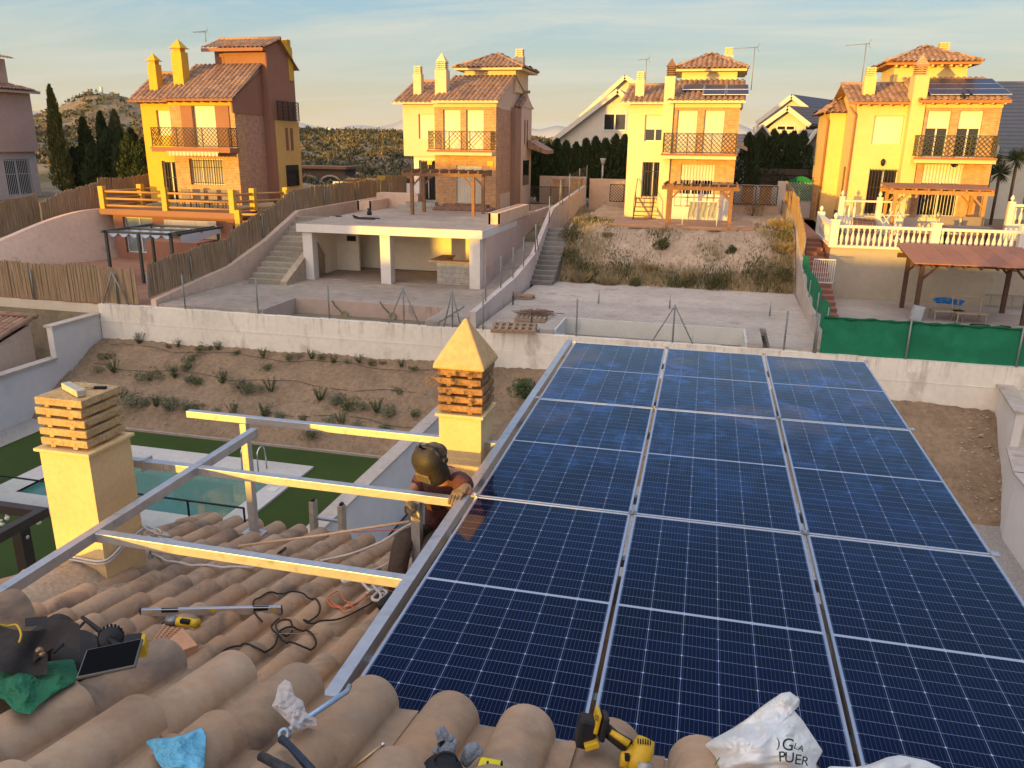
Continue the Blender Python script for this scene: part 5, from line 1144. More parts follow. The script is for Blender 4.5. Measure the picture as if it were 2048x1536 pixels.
# antennas
def anten(label, px, pyt, pyb, y, size=.6):
    a = ony(px, pyb, y); t = ony(px, pyt, y); antenna('a', label, a, max(.5, t[2]-a[2]), size)
anten('thin yagi antenna above the maroon tower of the first villa', 412, 62, 84, 41, .75)
anten('small antenna rising left of the chimneys of the third villa', 1291, 118, 160, 50, .5)
anten('tall yagi antenna at the right corner of the third villa', 1502, 95, 180, 43, 1.1)
anten('yagi antenna behind the left chimney of the fourth villa', 1722, 88, 170, 43, .9)
# pergolas in front of the villas
m_tim = M('weathered_timber', (.22, .115, .06), .85, .22, 10, .3, stretch=(1, 1, 1)); m_tim2 = M('honey_timber', (.40, .22, .08), .8, .15, 10, .2)
arm_pergola('timber_pergola', 'weathered timber pergola with four posts in front of the second villa', -13.92, -10.9, 35.9, 37.5, -3.33, -1.55, m_tim, n=9, over=.42)
arm_pergola('timber_pergola', 'timber pergola over the terrace with laundry at the third villa', -2.0, .62, 35.4, 37.3, -3.455, -1.85, m_tim, n=9, over=.3)
m_redsheet = M('red_roof_sheet', (.33, .14, .085), .8, .1, 4, .1, tint=.15)
arm_pergola('timber_pergola', 'honey coloured timber pergola with thin red roof on the fourth villa terrace', 7.2, 10.55, 36.5, 38.3, -3.70, -1.85, m_tim2, m_redsheet, over=.3, ov2=.1, slatslope=.06)
m_dtim = M('dark_stained_timber', (.085, .045, .03), .8, .3, 12, .4)
arm_pergola('timber_pergola', 'dark timber pergola with red sheet roof against the beige retaining wall', 7.0, 10.35, 29.5, 31.6, zs, -3.85, m_dtim, m_redsheet, over=.4, ov2=.5, slatslope=.16)
# house 1 deck, its lower storey and details
dk = thing('timber_deck_terrace', 'maroon garden room under the terrace of the first villa, with post and rail fence', 'terrace', (-26, 34, -5.8))
zd = -3.35
wallbox(dk, 'wall', m_maroon, -29.0, -22.2, 33.9, 36.0, -5.8, zd-.28, front=[(-28.45, -26.75, -5.5, -3.75), (-25.6, -23.0, -5.75, -3.9)])
MB().box(-29.5, -21.9, 33.6, 36.0, zd-.28, zd).build('terrace_slab', M2('brown_slab_edge', (.27, .14, .085)), dk)
window(dk, 'tinted', -28.45, -26.75, -5.5, -3.75, 33.9, 1, 0, name='sliding_window')
MB().box(-25.6, -23.0, 34.1, 34.12, -5.75, -3.9).build('interior_wall', m_w2, dk)
MB().box(-25.75, -22.9, 33.45, 33.5, -4.2, -3.75).build('rolled_awning', m_curt, dk)
MB().box(-26.0, -23.2, 32.3, 33.9, -5.8, -4.65).build('lower_wing', m_maroon, dk)
MB().box(-22.3, -19.6, 33.9, 36, -5.8, zd-.6).build('side_wall', m_maroon, dk)
m_post = M2('ochre_post', (.62, .38, .06)); m_rail = M('varnished_rail', (.42, .23, .08), .6, .15, 12, .1)
def railrun(pts, h=.95, zz=zd, skip=0):
    for i, p in enumerate(pts[skip:]): MB().box(p[0]-.13, p[0]+.13, p[1]-.13, p[1]+.13, zz, zz+h+.12).build('post', m_post, dk)
    for a, b_ in zip(pts[:-1], pts[1:]):
        for k in (.15, .48, .82): MB().tube([(a[0], a[1], zz+k), (b_[0], b_[1], zz+k)], .055, 8).build('rail', m_rail, dk)
railrun([(-29.3, 33.75), (-25.75, 33.75), (-22.1, 33.75)]); railrun([(-29.3, 33.75), (-28.9, 36), (-28.8, 38.5)], skip=1)
railrun([(-22.1, 33.75), (-21.9, 35.2), (-20.9, 36.6)], skip=1)
railrun([(-21.7, 33.5), (-19.9, 33.9), (-19.3, 35.5)], .9, -4.2)
m_wick = M('wicker_chair', (.24, .19, .15), .8, .2, 20, .2)
for i, (x, y, lab) in enumerate(((-25.6, 34.9, 'leftmost'), (-24.85, 34.95, 'second from the left'), (-24.15, 35.0, 'third from the left'), (-23.4, 35.0, 'rightmost'))):
    t = thing('patio_chair', '%s of the four grey patio chairs on the first villa terrace' % lab, 'chair', (x, y, zd), 'chairs on the first villa terrace')
    MB().box(x-.25, x+.25, y-.25, y+.25, zd+.40, zd+.46).build('seat', m_wick, t); MB().box(x-.25, x+.25, y+.22, y+.27, zd+.46, zd+.95).build('backrest', m_wick, t)
    for sx in (-.22, .22):
        for sy in (-.22, .22): MB().bar((x+sx, y+sy, zd), (x+sx, y+sy, zd+.4), .035).build('leg', m_iron, t)
# small fabric pergola
fpg = thing('fabric_pergola', 'grey metal pergola with wavy white fabric shade on the red patio', 'pergola', (-23, 29, -5.8))
m_gmet = M('grey_green_metal', (.055, .065, .06), .5, .1, 10, 0); m_shade = M('white_shade_fabric', (.58, .56, .56), .9, .04, 5, .1)
fx0, fx1, fy0, fy1, fz = -24.5, -21.4, 28.1, 30.9, -3.74
c = [onz(232, 462, fz), onz(350, 462, fz)]
for x, y in ((fx0, fy0), ((fx0+fx1)/2+.1, fy0-.1), (fx1, fy0), (fx1+.3, fy1), (fx0, fy1)): MB().bar((x, y, -5.8), (x, y, fz), .1).build('post', m_gmet, fpg)
b = MB()
for y in (fy0, (fy0+fy1)/2, fy1): b.bar((fx0-.2, y, fz), (fx1+.5, y, fz), .07, .1)
for x in (fx0, fx1, fx1+.4): b.bar((x, fy0-.2, fz+.02), (x, fy1+.2, fz+.02), .07, .1)
b.build('beams', m_gmet, fpg)
MB().grid(lambda u, v: (fx0+(fx1-fx0)*u, fy0+.1+(fy1-fy0-.2)*v, fz-.05-.16*abs(math.sin(u*math.pi*6))), 60, 6).build('shade_cloth', m_shade, fpg)
MB().grid(lambda u, v: (fx1+.45, fy0+(fy1-fy0)*u, fz-.02-(.28+.08*math.sin(u*5))*v), 12, 3).build('shade_valance', m_shade, fpg)
# first house on far left
PYB = 45.0; c_ = ony(77, 300, PYB); XP = float(c_[0]); zE0 = float(ony(80, 184, PYB)[2]); zM0 = float(ony(76, 303, PYB)[2])
p0 = thing('pink_house', 'pink two storey house with barred window at the left edge of the photo', 'house', (XP-4, 40, -3.4))
m_sal = M2('salmon_facade', (.56, .36, .28)); m_psal = M2('pale_salmon_facade', (.58, .47, .42))
wallbox(p0, 'wall', m_sal, XP-10, XP, 34, PYB, zM0, zE0)
wy0, wy1 = float(onx(12, 350, XP-.2)[1]), float(onx(64, 350, XP-.2)[1]); wz0, wz1 = float(onx(30, 392, XP-.2)[2]), float(onx(30, 318, XP-.2)[2])
wallbox(p0, 'lower_wall', m_psal, XP-10, XP-.2, 34, PYB-.1, -5.5, zM0, right=[(wy0, wy1, wz0, wz1)])
window(p0, 'grille_w', wy0, wy1, wz0, wz1, XP-.2, 1, 0, side='x')
mb = MB(); s_ = .33; tile_field(mb, (XP+.5, 33, zE0+.06), (0,1,0), (1,0,0), s_, 51, 12, .245, .42, .07, .36, 5, .03, .02, 4, tri=lambda u, t: u < 12.3-t*.95)
mb.add([(XP+.5, 33, zE0+.03), (XP+.5, PYB+.5, zE0+.03), (XP-4.6, PYB-4.6, zE0+.03+s_*5.1), (XP-4.6, 33, zE0+.03+s_*5.1)], [(0,1,2,3)]).add([(XP+.5, PYB+.5, zE0+.03), (XP-10, PYB+.5, zE0+.03), (XP-4.6, PYB-4.6, zE0+.03+s_*5.1)], [(0,1,2)])
mb.build('roof', m_far_tile, p0); MB().box(XP+.35, XP+.45, 33, PYB+.4, zE0-.12, zE0+.03).build('fascia', m_pink, p0)
u_ = ony(22, 150, PYB-1); zt2 = float(ony(26, 118, PYB-1)[2]); X2 = float(u_[0])-.3
MB().box(XP-10, X2, 34, PYB-1, zE0, zt2).build('upper_wall', m_sal, p0); mb = MB(); tile_field(mb, (X2+.45, 33, zt2+.02), (0,1,0), (1,0,0), s_, 47, 6, .245, .42, .07, .36, 5, .03, .02, 4, tri=lambda u, t: u < 11.4-t*.95); mb.build('upper_roof', m_far_tile, p0)
slopewall('boundary_wall', 'pale grey wall with metal handrail left of the tall cypress', [(-45, 50, -2.55, -5), (-31, 52, -2.55, -5)], .2, m_white2)
# ------------------------------------------------------------------ houses further back
m_slate = M('dark_flat_tile', (.075, .070, .068), .6, .15, 3, .2, stain=((.11, .09, .08), 2, .55))
def slatemat():
    m, nt, b = newmat('dark_roof_tile'); g = nn(nt, 'ShaderNodeNewGeometry'); sp = nn(nt, 'ShaderNodeSeparateXYZ'); nt.links.new(g.outputs['Position'], sp.inputs[0])
    f = math_(nt, 'FRACT', math_(nt, 'MULTIPLY', sp.outputs[2], 4.6)); n = noise(nt, 3, 4)
    c = mixc(nt, math_(nt, 'LESS_THAN', f, .25), mixc(nt, n, (.06, .055, .055), (.115, .10, .092)), (.035, .032, .032)); nt.links.new(c, b.inputs['Base Color']); b.inputs['Roughness'].default_value = .55; bump(nt, b, f, .4, .03); return m
m_slate = slatemat(); m_bwall = M2('white_back_house', (.62, .56, .46))
def gableprism(mb, pts, y0, y1): mb.prism(pts, 'y', y0, y1)
def backhouse(label, front, y, depth, roof, windows=(), wm=None, sx=0.0):
    """front: outline of the gable wall (x,z) given as pixels at distance y"""
    t = thing('back_house', label, 'house', (float(ony(*front[0], y)[0]), y, -3)); F = [ony(px, py, y) for px, py in front]; F = [(p[0], p[2]) for p in F]
    MB().prism(F, 'y', y, y+depth).build('wall', wm or m_bwall, t)
    for seg in roof:      # polyline along the verge, extruded back
        P_ = [ony(px, py, y-.4) for px, py in seg]; b = MB()
        for a, c in zip(P_[:-1], P_[1:]):
            b.add([(a[0], y-.5, a[2]+.06), (c[0], y-.5, c[2]+.06), (c[0]+sx, y+depth, c[2]+.06), (a[0]+sx, y+depth, a[2]+.06), (a[0], y-.5, a[2]-.14), (c[0], y-.5, c[2]-.14), (c[0]+sx, y+depth, c[2]-.14), (a[0]+sx, y+depth, a[2]-.14)], [(0,1,2,3),(4,7,6,5),(0,4,5,1),(3,2,6,7),(0,3,7,4),(1,5,6,2)])
        rr = b.build('roof', m_slate, t)
        v = MB()
        for a, c in zip(P_[:-1], P_[1:]): v.bar((a[0], y-.52, a[2]-.12), (c[0], y-.52, c[2]-.12), .06, .34, up=(0,0,1))
        v.build('verge_board', m_bwall, rr)
    for (px0, py0, px1, py1) in windows:
        a = ony(px0, py0, y-.05); c = ony(px1, py1, y-.05)
        w_ = MB().box(a[0], c[0], y-.06, y-.01, c[2], a[2]).build('window', m_winf, t); xm = (a[0]+c[0])/2
        MB().box(a[0]+.1, xm-.06, y-.08, y-.06, c[2]+.1, a[2]-.1).box(xm+.06, c[0]-.1, y-.08, y-.06, c[2]+.1, a[2]-.1).build('pane', m_dkglass, w_)
    return t
backhouse('large white house with long asymmetric gable behind the hedge, left of the third villa', [(1110, 285), (1236, 182), (1262, 205), (1262, 300), (1110, 300)], 64, 9, [[(1106, 278), (1236, 178), (1270, 212)]], [(1207, 226, 1252, 262)])
backhouse('upper white gable of the large house behind the hedge', [(1165, 240), (1250, 155), (1310, 190), (1310, 300), (1165, 300)], 74, 8, [[(1160, 232), (1250, 151), (1312, 190)]])
backhouse('white house with dark roof seen between third and fourth villas', [(1532, 262), (1575, 217), (1612, 245), (1612, 330), (1532, 330)], 66, 9, [[(1520, 252), (1575, 213), (1620, 248)]], [(1553, 250, 1590, 262)], sx=7.5)
backhouse('taller gable with dark roof standing behind the white house', [(1515, 250), (1583, 194), (1660, 250), (1668, 300), (1515, 300)], 76, 10, [[(1512, 244), (1583, 190), (1612, 212), (1690, 272)]], sx=5)
backhouse('small far gable beside the left wall of the fourth villa', [(1640, 230), (1655, 208), (1700, 245), (1700, 300), (1640, 300)], 92, 9, [[(1638, 220), (1653, 206), (1705, 248)]])
# big brown roof at right edge
bh = thing('back_house', 'white bungalow with big brown tiled roof behind the fourth villa, right edge', 'house', (17, 50, -3))
MB().box(12.4, 30, 50, 60, -4, -.35).build('wall', M2('cream_bungalow', (.60, .55, .46)), bh)
MB().add([(12.0, 49.6, -.4), (30, 49.6, -.4), (30, 57, 3.9), (12.0, 57, 3.9)], [(0,1,2,3)]).build('roof', m_slate, bh)
# low roofs and porches in the gap
bh = thing('back_house', 'low dark brown roof running behind the cypress hedge in the gap', 'house', (6, 60, -3))
P1 = ony(1490, 268, 60); P2 = ony(1690, 265, 60)
MB().add([(P1[0]-1, 56, -1.6), (P2[0]+1, 56, -1.6), (P2[0]+1, 61, P2[2]), (P1[0]-1, 61, P1[2])], [(0,1,2,3)]).build('roof', m_slate, bh); MB().box(P1[0]-1, P2[0]+1, 56.5, 61, -4, -1.6).build('wall', m_bwall, bh)
m_porch = M2('grey_porch', (.22, .20, .19))
for px, py, lab, w_ in ((1525, 250, 'larger left porch gable in front of the hedge', 1.35), (1636, 258, 'smaller grey porch gable right of the hedge', .95)):
    a = ony(px, py, 54); t = thing('porch', lab, 'porch', (a[0], 54, -2.5)); h_ = 1.5
    MB().prism([(a[0]-w_+.1, a[2]-h_), (a[0], a[2]-.1), (a[0]+w_-.1, a[2]-h_)], 'y', 54, 55.5).build('gable', m_porch, t)
    MB().bar((a[0]-w_, 54.5, a[2]-h_-.1), (a[0], 54.5, a[2]), 1.8, .1).bar((a[0]+w_, 54.5, a[2]-h_-.1), (a[0], 54.5, a[2]), 1.8, .1).build('roof', m_bwall, t)
    MB().box(a[0]-.15, a[0]+.15, 54.1, 54.4, -3.3, a[2]-h_).build('post', m_bwall, t)
# street walls, gates
def wallseg(label, x0, x1, y, z0, z1, m, name='wall', th=.2): return tag(MB().box(x0, x1, y, y+th, z0, z1).build(name, m), label, 'wall')
wallseg('pink street wall between second and third villas', -10.4, -7.6, 48, -4, -1.9, m_pink)
wallseg('pale pink street wall left of the third villa', -7.4, -4.4, 48.2, -4, -2.0, m_pink)
wallseg('white street wall with piers right of the third villa', .8, 3.4, 49, -4, -2.2, m_white2)
m_wslat = M('dark_slat_fence', (.09, .06, .045), .8, .15, 4, .2)
st = thing('slat_fence', 'long dark horizontal slat fence with pale posts below the hedge', 'fence', (5, 53, -3))
b = MB()
for i in range(4): b.box(1.2, 9.3, 53, 53.05, -3.0+.42*i, -2.62+.42*i)
b.build('slats', m_wslat, st); MB().box(5.6, 5.95, 52.8, 53.1, -3.6, -1.2).build('post', m_white2, st); MB().box(1.2, 1.55, 52.8, 53.1, -3.6, -1.3).build('post', m_white2, st)
for i, (px, lab) in enumerate(((1497, 'left'), (1533, 'right'))):
    a = ony(px, 370, 47.5); tag(MB().box(a[0]-.3, a[0]+.3, 47.2, 47.8, -3.9, -2.2).box(a[0]-.36, a[0]+.36, 47.14, 47.86, -2.2, -2.12).build('brick_pier', m_brick_r), '%s brick pier behind the lattice railing of the third villa' % lab, 'pier', 'brick piers by the street')
for i, (px, y, lab) in enumerate(((1118, 47, 'left of two brick piers between second and third villas'), (1154, 47, 'right of two brick piers between second and third villas'), (705, 46, 'left brick pier behind the reed fence beyond the second villa terrace'), (745, 46, 'right brick pier behind the reed fence beyond the second villa terrace'), (1640, 45, 'brick pier right of the green arched gate'))):
    a = ony(px, 360, y); tag(MB().box(a[0]-.28, a[0]+.28, y-.3, y+.3, -3.9, a[2]).box(a[0]-.34, a[0]+.34, y-.36, y+.36, a[2], a[2]+.08).build('brick_pier', m_brick_r), lab, 'pier', 'brick piers by the street')
gt = thing('green_gate', 'green arched gate panel with lattice in the white driveway wall', 'gate', (4.2, 46, -3.7))
a = ony(1572, 400, 46); c = ony(1628, 360, 46); x0_, x1_ = a[0], c[0]
MB().box(x0_-.5, x1_+.6, 46.05, 46.25, -3.9, a[2]).box(x0_-.5, x0_, 46.05, 46.25, a[2], c[2]-.1).box(x1_, x1_+.35, 46.05, 46.25, a[2], c[2]-.1).build('wall', m_white2, gt)
b = MB(); N = 12; top = [(x0_+(x1_-x0_)*i/N, c[2]-.12+.3*math.sin(math.pi*i/N)) for i in range(N+1)]
b.prism([(x0_, a[2])]+top+[(x1_, a[2])], 'y', 46.0, 46.04); b.build('panel', m_green, gt)
b = MB(); lattice(b, x0_, x1_, a[2], c[2]-.15, lambda p, z: (p, 45.98, z), .14, .02); b.build('lattice', M('white_lattice', (.5, .55, .5), .6), gt)
for (x0_, x1_, y, z, lab) in ((-10.3, -8.1, 45.5, -3.35, 'black lattice balcony railing right of the second villa'), (.9, 3.1, 44.8, -3.0, 'dark lattice railing on the low wall right of the third villa'), (-6.0, -4.4, 47, -3.2, 'dark lattice fence panel at the left side of the third villa')):
    b = MB()
    for zz in (z, z+.95): b.bar((x0_, y, zz), (x1_, y, zz), .04)
    for i in range(3): b.bar((x0_+(x1_-x0_)*i/2, y, z), (x0_+(x1_-x0_)*i/2, y, z+.95), .04)
    lattice(b, x0_, x1_, z, z+.95, lambda p, q_: (p, y, q_), .17, .02); tag(b.build('lattice_railing', m_brown_iron), lab, 'railing', 'lattice railings by the villas')
wallseg('low pink wall under the lattice railing right of the third villa', .75, 3.2, 44.9, -4, -3.0, m_pink)
wallseg('low pink wall right of the second villa below its lattice railing', -10.4, -7.8, 45.6, -4, -3.4, m_pink)
# arched garage entrance left of the second villa
g = thing('arched_carport', 'dark stone carport with two black arches beyond the reed fence', 'carport', (-26, 60, -3))
A_ = ony(590, 340, 60); B_ = ony(690, 345, 60)
MB().box(A_[0], B_[0], 60, 62, -4, A_[2]+.15).build('wall', M2('dark_stone', (.12, .085, .065)), g)
MB().box(A_[0]-.3, B_[0]+.3, 59.6, 62, A_[2]+.15, A_[2]+.35).build('roof_edge', m_eavewood, g)
for px in (618, 662):
    a = ony(px, 370, 59.95); b = MB(); N = 10; r = .82
    b.prism([(a[0]-r, -4)]+[(a[0]-r*math.cos(math.pi*i/N), a[2]+.1+.55*math.sin(math.pi*i/N)) for i in range(N+1)]+[(a[0]+r, -4)], 'y', 59.93, 59.97); b.build('arch_opening', m_black, g)
    b = MB(); b.tube([(a[0]-(r+.07)*math.cos(math.pi*i/N), 59.92, a[2]+.1+.62*math.sin(math.pi*i/N)) for i in range(N+1)], .09, 6); b.build('arch_trim', M2('stone_trim', (.42, .34, .25)), g)
wallseg('grey roadside wall behind the reed fence left of the second villa', -26, -18.8, 52, -4, -2.75, m_white2)
o = MB().box(-24, -14, 55, 55.1, -3.6, -2.4); tag(o.build('black_hoarding', m_black), 'black screen fence behind the brick piers beyond the second villa', 'fence')
# tiny hill house and lamps
d = 150
a = ony(745, 276, d); t = thing('hill_house', 'tiny sunlit yellow house on the distant scrub ridge', 'house', a)
MB().box(a[0]-1.7, a[0]+1.7, d, d+4, a[2]-1, a[2]+.55).build('wall', m_w4, t); mb = MB(); mb.add([(a[0]-2.3, d-.6, a[2]+.5), (a[0]+2.3, d-.6, a[2]+.5), (a[0]+2.3, d+4.5, a[2]+.5), (a[0]-2.3, d+4.5, a[2]+.5), (a[0]-.4, d+2, a[2]+1.35), (a[0]+.4, d+2, a[2]+1.35)], [(0,1,5,4),(1,2,5),(2,3,4,5),(3,0,4)]); mb.build('roof', m_far_tile, t)
for px, py, h_, lab in ((660, 272, .9, 'pale street lamp on the ridge left of the hill house'), (775, 278, .7, 'dark stub lamp right of the hill house'), (789, 279, .9, 'rightmost dark stub lamp on the ridge')):
    p = ony(px, py, 130); t = thing('street_lamp', lab, 'street lamp', p, 'lamps on the ridge'); MB().tube([p-np.array([0,0,1]), p+np.array([0,0,h_])], .07, 6).build('pole', m_steelpost, t); MB().lathe(p+np.array([0,0,h_]), [(.15, 0), (.3, .15), (.3, .4), (.1, .5)], 8).build('lantern', m_iron if px > 700 else m_winf, t)
p = ony(203, 188, 119); tag(MB().box(p[0]-.18, p[0]+.18, 118.9, 119.2, p[2]-2.3, p[2]+1.1).build('survey_pillar', m_white2), 'slim pale survey pillar on top of the scrub hill', 'pillar')
p = ony(456, 305, 44); p = ony(1206, 324, 50); o = MB().lathe(p-np.array([0,0,.15]), [(.1, 0), (.2, .35), (.2, .37)], 8).box(p[0]-.05, p[0]+.05, 49.95, 50.05, -3, p[2]-.1); tag(o.build('garden_lamp', m_winf), 'small white lamp in front of the cypress hedge', 'lamp')
# ------------------------------------------------------------------ unseen houses added behind the viewer, rooflines shaped to cast the low-sun shadows
m_row = M2('shadow_row_wall', (.6, .52, .42))
for i, (xa, xb, zt_, lab) in enumerate(((-95, -48.4, -1.3, 'unseen long low row house added behind the viewer for its shadow, farthest left'), (-48, -45.3, 1.6, 'unseen narrow taller house added behind the viewer for its shadow'), (-45, -36.6, -2.35, 'unseen low row house with flat ridge added behind the viewer for its shadow'), (-36.3, -30, -.75, 'unseen medium row house added behind the viewer for its shadow'), (-29.7, -19, -1.7, 'unseen wide row house added behind the viewer for its shadow'), (-18.7, 40, -2.75, 'unseen longest low row house added straight behind the viewer for its shadow'))):
    t = thing('shadow_row_house', lab, 'house', ((xa+xb)/2, -24, -9)); MB().box(xa, xb, -28, -20, -9, zt_-1.0).build('wall', m_row, t)
    MB().prism([(-28.4, zt_-1.05), (-24, zt_), (-19.6, zt_-1.05)], 'x', xa-.2, xb+.2).build('roof', m_far_tile, t)
    b = MB()
    for k in range(int((xb-xa)/3)): b.box(xa+1+3*k, xa+2.2+3*k, -20, -19.96, -7, -5.6)
    b.build('windows', m_dkglass, t)
# ------------------------------------------------------------------ vegetation
def leafmat(name, c, var=.35, tr=.15):
    m, nt, b = newmat(name); at = nn(nt, 'ShaderNodeAttribute', attribute_name='tint'); n = noise(nt, 2.5, 3)
    col = mixc(nt, at.outputs['Fac'], sc(c, 1-var), sc(c, 1+var)); col = mixc(nt, rng(nt, n, .35, .65, 0, .5), col, (c[0]*1.4, c[1]*1.1, c[2]*.8)); nt.links.new(col, b.inputs['Base Color']); b.inputs['Roughness'].default_value = .7; b.inputs['Specular IOR Level'].default_value = .25
    return m
m_cyp = leafmat('cypress_foliage', (.030, .048, .014)); m_cypl = leafmat('light_cypress_foliage', (.085, .09, .02)); m_rose = leafmat('rosemary_foliage', (.062, .095, .035)); m_grey = leafmat('grey_green_foliage', (.15, .17, .11))
m_dry = leafmat('dry_scrub', (.20, .15, .06)); m_straw = leafmat('dry_straw', (.29, .24, .14), .4); m_olive = leafmat('olive_scrub', (.085, .085, .032)); m_twig = M('twig_bark', (.11, .075, .05), .9); m_palm = leafmat('palm_leaf', (.05, .075, .03))
def quads(P, D, L, Wd, Q, mat, name, parent=None, tints=None):
    """P centres, D unit directions, L lengths, Wd widths -> pointed leaf quads"""
    n = len(P); S = np.cross(D, Q.normal(size=(n, 3))); S /= np.linalg.norm(S, axis=1)[:, None]+1e-9
    L = np.asarray(L)[:, None]; Wd = np.asarray(Wd)[:, None]
    V = np.stack([P-D*L/2, P+S*Wd/2, P+D*L/2, P-S*Wd/2], 1).reshape(-1, 3)
    if parent is not None: V = V-np.array(WM(parent).translation)
    me = bpy.data.meshes.new(name); F = np.arange(n*4).reshape(-1, 4)
    me.from_pydata(V.tolist(), [], F.tolist()); at = me.attributes.new('tint', 'FLOAT', 'FACE'); at.data.foreach_set('value', (tints if tints is not None else Q.random(n)).astype(np.float32)); me.materials.append(mat)
    o = bpy.data.objects.new(name, me); C.collection.objects.link(o)
    if parent is not None: o.parent = parent
    return o
def unit(v): return v/(np.linalg.norm(v, axis=-1, keepdims=True)+1e-9)
def cypress(label, x, y, zb, h, r, n, mat, seed, top=1.0, group=None, cat='tree', name='cypress'):
    Q = np.random.default_rng(seed); t = thing(name, label, cat, (x, y, zb), group)
    s = Q.random(n)**.8; prof = np.sin(np.clip(s*.92+.08, 0, 1)*math.pi*.5+.0)*0+np.clip((1-s)**.55, .04, 1)*np.clip(s*9+.35, 0, 1)
    a = Q.random(n)*6.283; lump = 1+.22*np.sin(a*3+s*14+seed)+.15*np.sin(a*5-s*31); rr = r*prof*lump*(.55+.5*Q.random(n)**.4)
    P = np.stack([x+rr*np.cos(a), y+rr*np.sin(a), zb+.1+s*h*(1+.02*np.sin(a*4))], 1)
    D = unit(np.stack([np.cos(a)*.4, np.sin(a)*.4, np.ones(n)], 1)+Q.normal(size=(n, 3))*.3)
    quads(P, D, .16+.2*Q.random(n), .05+.06*Q.random(n), Q, mat, 'crown', t); MB().tube([(x, y, zb-.2), (x, y, zb+h*.4), (x, y, zb+h*.9)], [.12, .08, .01], 6).build('trunk', m_twig, t); return t
def bushmesh(label, x, y, z, r, n, mat, seed, group=None, kind='round', hh=.8, name='shrub', cat='shrub', leaf=(.05, .02)):
    Q = np.random.default_rng(seed); t = thing(name, label, cat, (x, y, z), group)
    if kind == 'spiky':      # upright stems
        k = n; st = Q.integers(0, 16, k); sa = np.arange(16)*.39+Q.random(16); so_ = r*(.2+.6*Q.random(16)); hgt = hh*(.6+.4*Q.random(16)); u = Q.random(k)
        P = np.stack([x+np.cos(sa[st])*so_[st]*(.3+.9*u), y+np.sin(sa[st])*so_[st]*(.3+.9*u), z+hgt[st]*u], 1)+Q.normal(size=(k, 3))*.02
        D = unit(np.stack([np.cos(sa[st])*.5, np.sin(sa[st])*.5, np.ones(k)*.8], 1)+Q.normal(size=(k, 3))*.5)
    elif kind == 'grass':
        a = Q.random(n)*6.283; R0 = r*np.sqrt(Q.random(n))*.7; P = np.stack([x+R0*np.cos(a), y+R0*np.sin(a), z+hh*.35*(.5+.5*Q.random(n))], 1)
        D = unit(np.stack([np.cos(a)*.55*R0/r*2, np.sin(a)*.55*R0/r*2, np.ones(n)], 1)+Q.normal(size=(n, 3))*.22)
        quads(P, D, hh*(.6+.5*Q.random(n)), np.full(n, leaf[1]), Q, mat, 'foliage', t); return t
    else:
        nc = 9; cc = Q.normal(size=(nc, 3))*np.array([.42, .42, .28])*r; cc[:, 2] = np.abs(cc[:, 2])+r*.3*hh; ci = Q.integers(0, nc, n); d = unit(Q.normal(size=(n, 3)))
        P = np.array([x, y, z])+cc[ci]+d*r*.42*(.5+.5*Q.random(n)[:, None]**.4); P[:, 2] = np.maximum(P[:, 2], z+.01); D = unit(d+Q.normal(size=(n, 3))*.5)
    quads(P, D, leaf[0]*(.7+.7*Q.random(n)), np.full(n, leaf[1]), Q, mat, 'foliage', t)
    b = MB(); q = random.Random(seed)
    for i in range(5): a = q.uniform(0, 6.28); b.tube([(x, y, z-.03), (x+r*.3*math.cos(a), y+r*.3*math.sin(a), z+hh*r*.4), (x+r*.55*math.cos(a), y+r*.55*math.sin(a), z+hh*r*.8)], [.012+r*.012, .008, .003], 4)
    b.build('stems', m_twig, t); return t
# planted bank: rows read from left to right in the photograph
rows = {'top': [(279,680,.28,'s'),(336,690,.16,'r'),(356,688,.22,'s'),(400,695,.24,'r'),(417,694,.2,'r'),(436,693,.24,'s'),(475,702,.18,'r'),(526,707,.24,'s'),(577,713,.24,'r'),(597,709,.18,'g'),(623,711,.24,'s'),(641,712,.2,'r'),(667,719,.22,'s'),(694,720,.16,'g'),(718,719,.22,'s'),(741,724,.22,'r'),(766,722,.14,'r'),(803,727,.2,'s'),(826,733,.16,'r')],
 'second': [(215,712,.3,'r'),(381,717,.34,'r'),(376,732,.28,'r'),(537,733,.26,'r'),(196,738,.24,'g'),(228,738,.36,'s'),(296,753,.42,'r'),(348,748,.34,'s'),(375,759,.24,'g'),(391,763,.32,'r'),(445,759,.34,'s'),(478,770,.38,'g'),(495,780,.38,'r'),(521,776,.24,'g'),(542,776,.34,'s'),(796,781,.24,'r')],
 'third': [(640,794,.34,'s'),(672,803,.36,'g'),(694,812,.42,'r'),(726,812,.26,'g'),(754,818,.34,'s'),(779,826,.38,'g'),(827,827,.24,'r')],
 'lowest': [(243,792,.3,'s'),(266,808,.52,'g'),(291,806,.3,'g'),(312,806,.3,'s'),(337,814,.5,'g'),(372,815,.34,'g'),(389,816,.32,'r'),(433,822,.24,'g'),(467,822,.3,'s'),(530,828,.36,'s'),(560,832,.26,'g'),(606,840,.22,'s'),(627,868,.36,'r'),(662,841,.3,'g'),(684,843,.3,'s'),(715,850,.26,'g'),(768,857,.26,'g')]}
protos = {}
k = 0
sizew = lambda s: 'small' if s < .23 else ('medium' if s < .33 else 'large')
kindw = {'s': 'spiky rosemary', 'r': 'dark low shrub', 'g': 'grey green shrub'}
seen = {}
def nth(rn, px): seen[rn] = seen.get(rn, 0)+1; return ['first', 'second', 'third', 'fourth', 'fifth', 'sixth', 'seventh', 'eighth', 'ninth', 'tenth', 'eleventh', 'twelfth', 'thirteenth', 'fourteenth', 'fifteenth', 'sixteenth', 'seventeenth', 'eighteenth', 'nineteenth', 'twentieth'][seen[rn]-1]
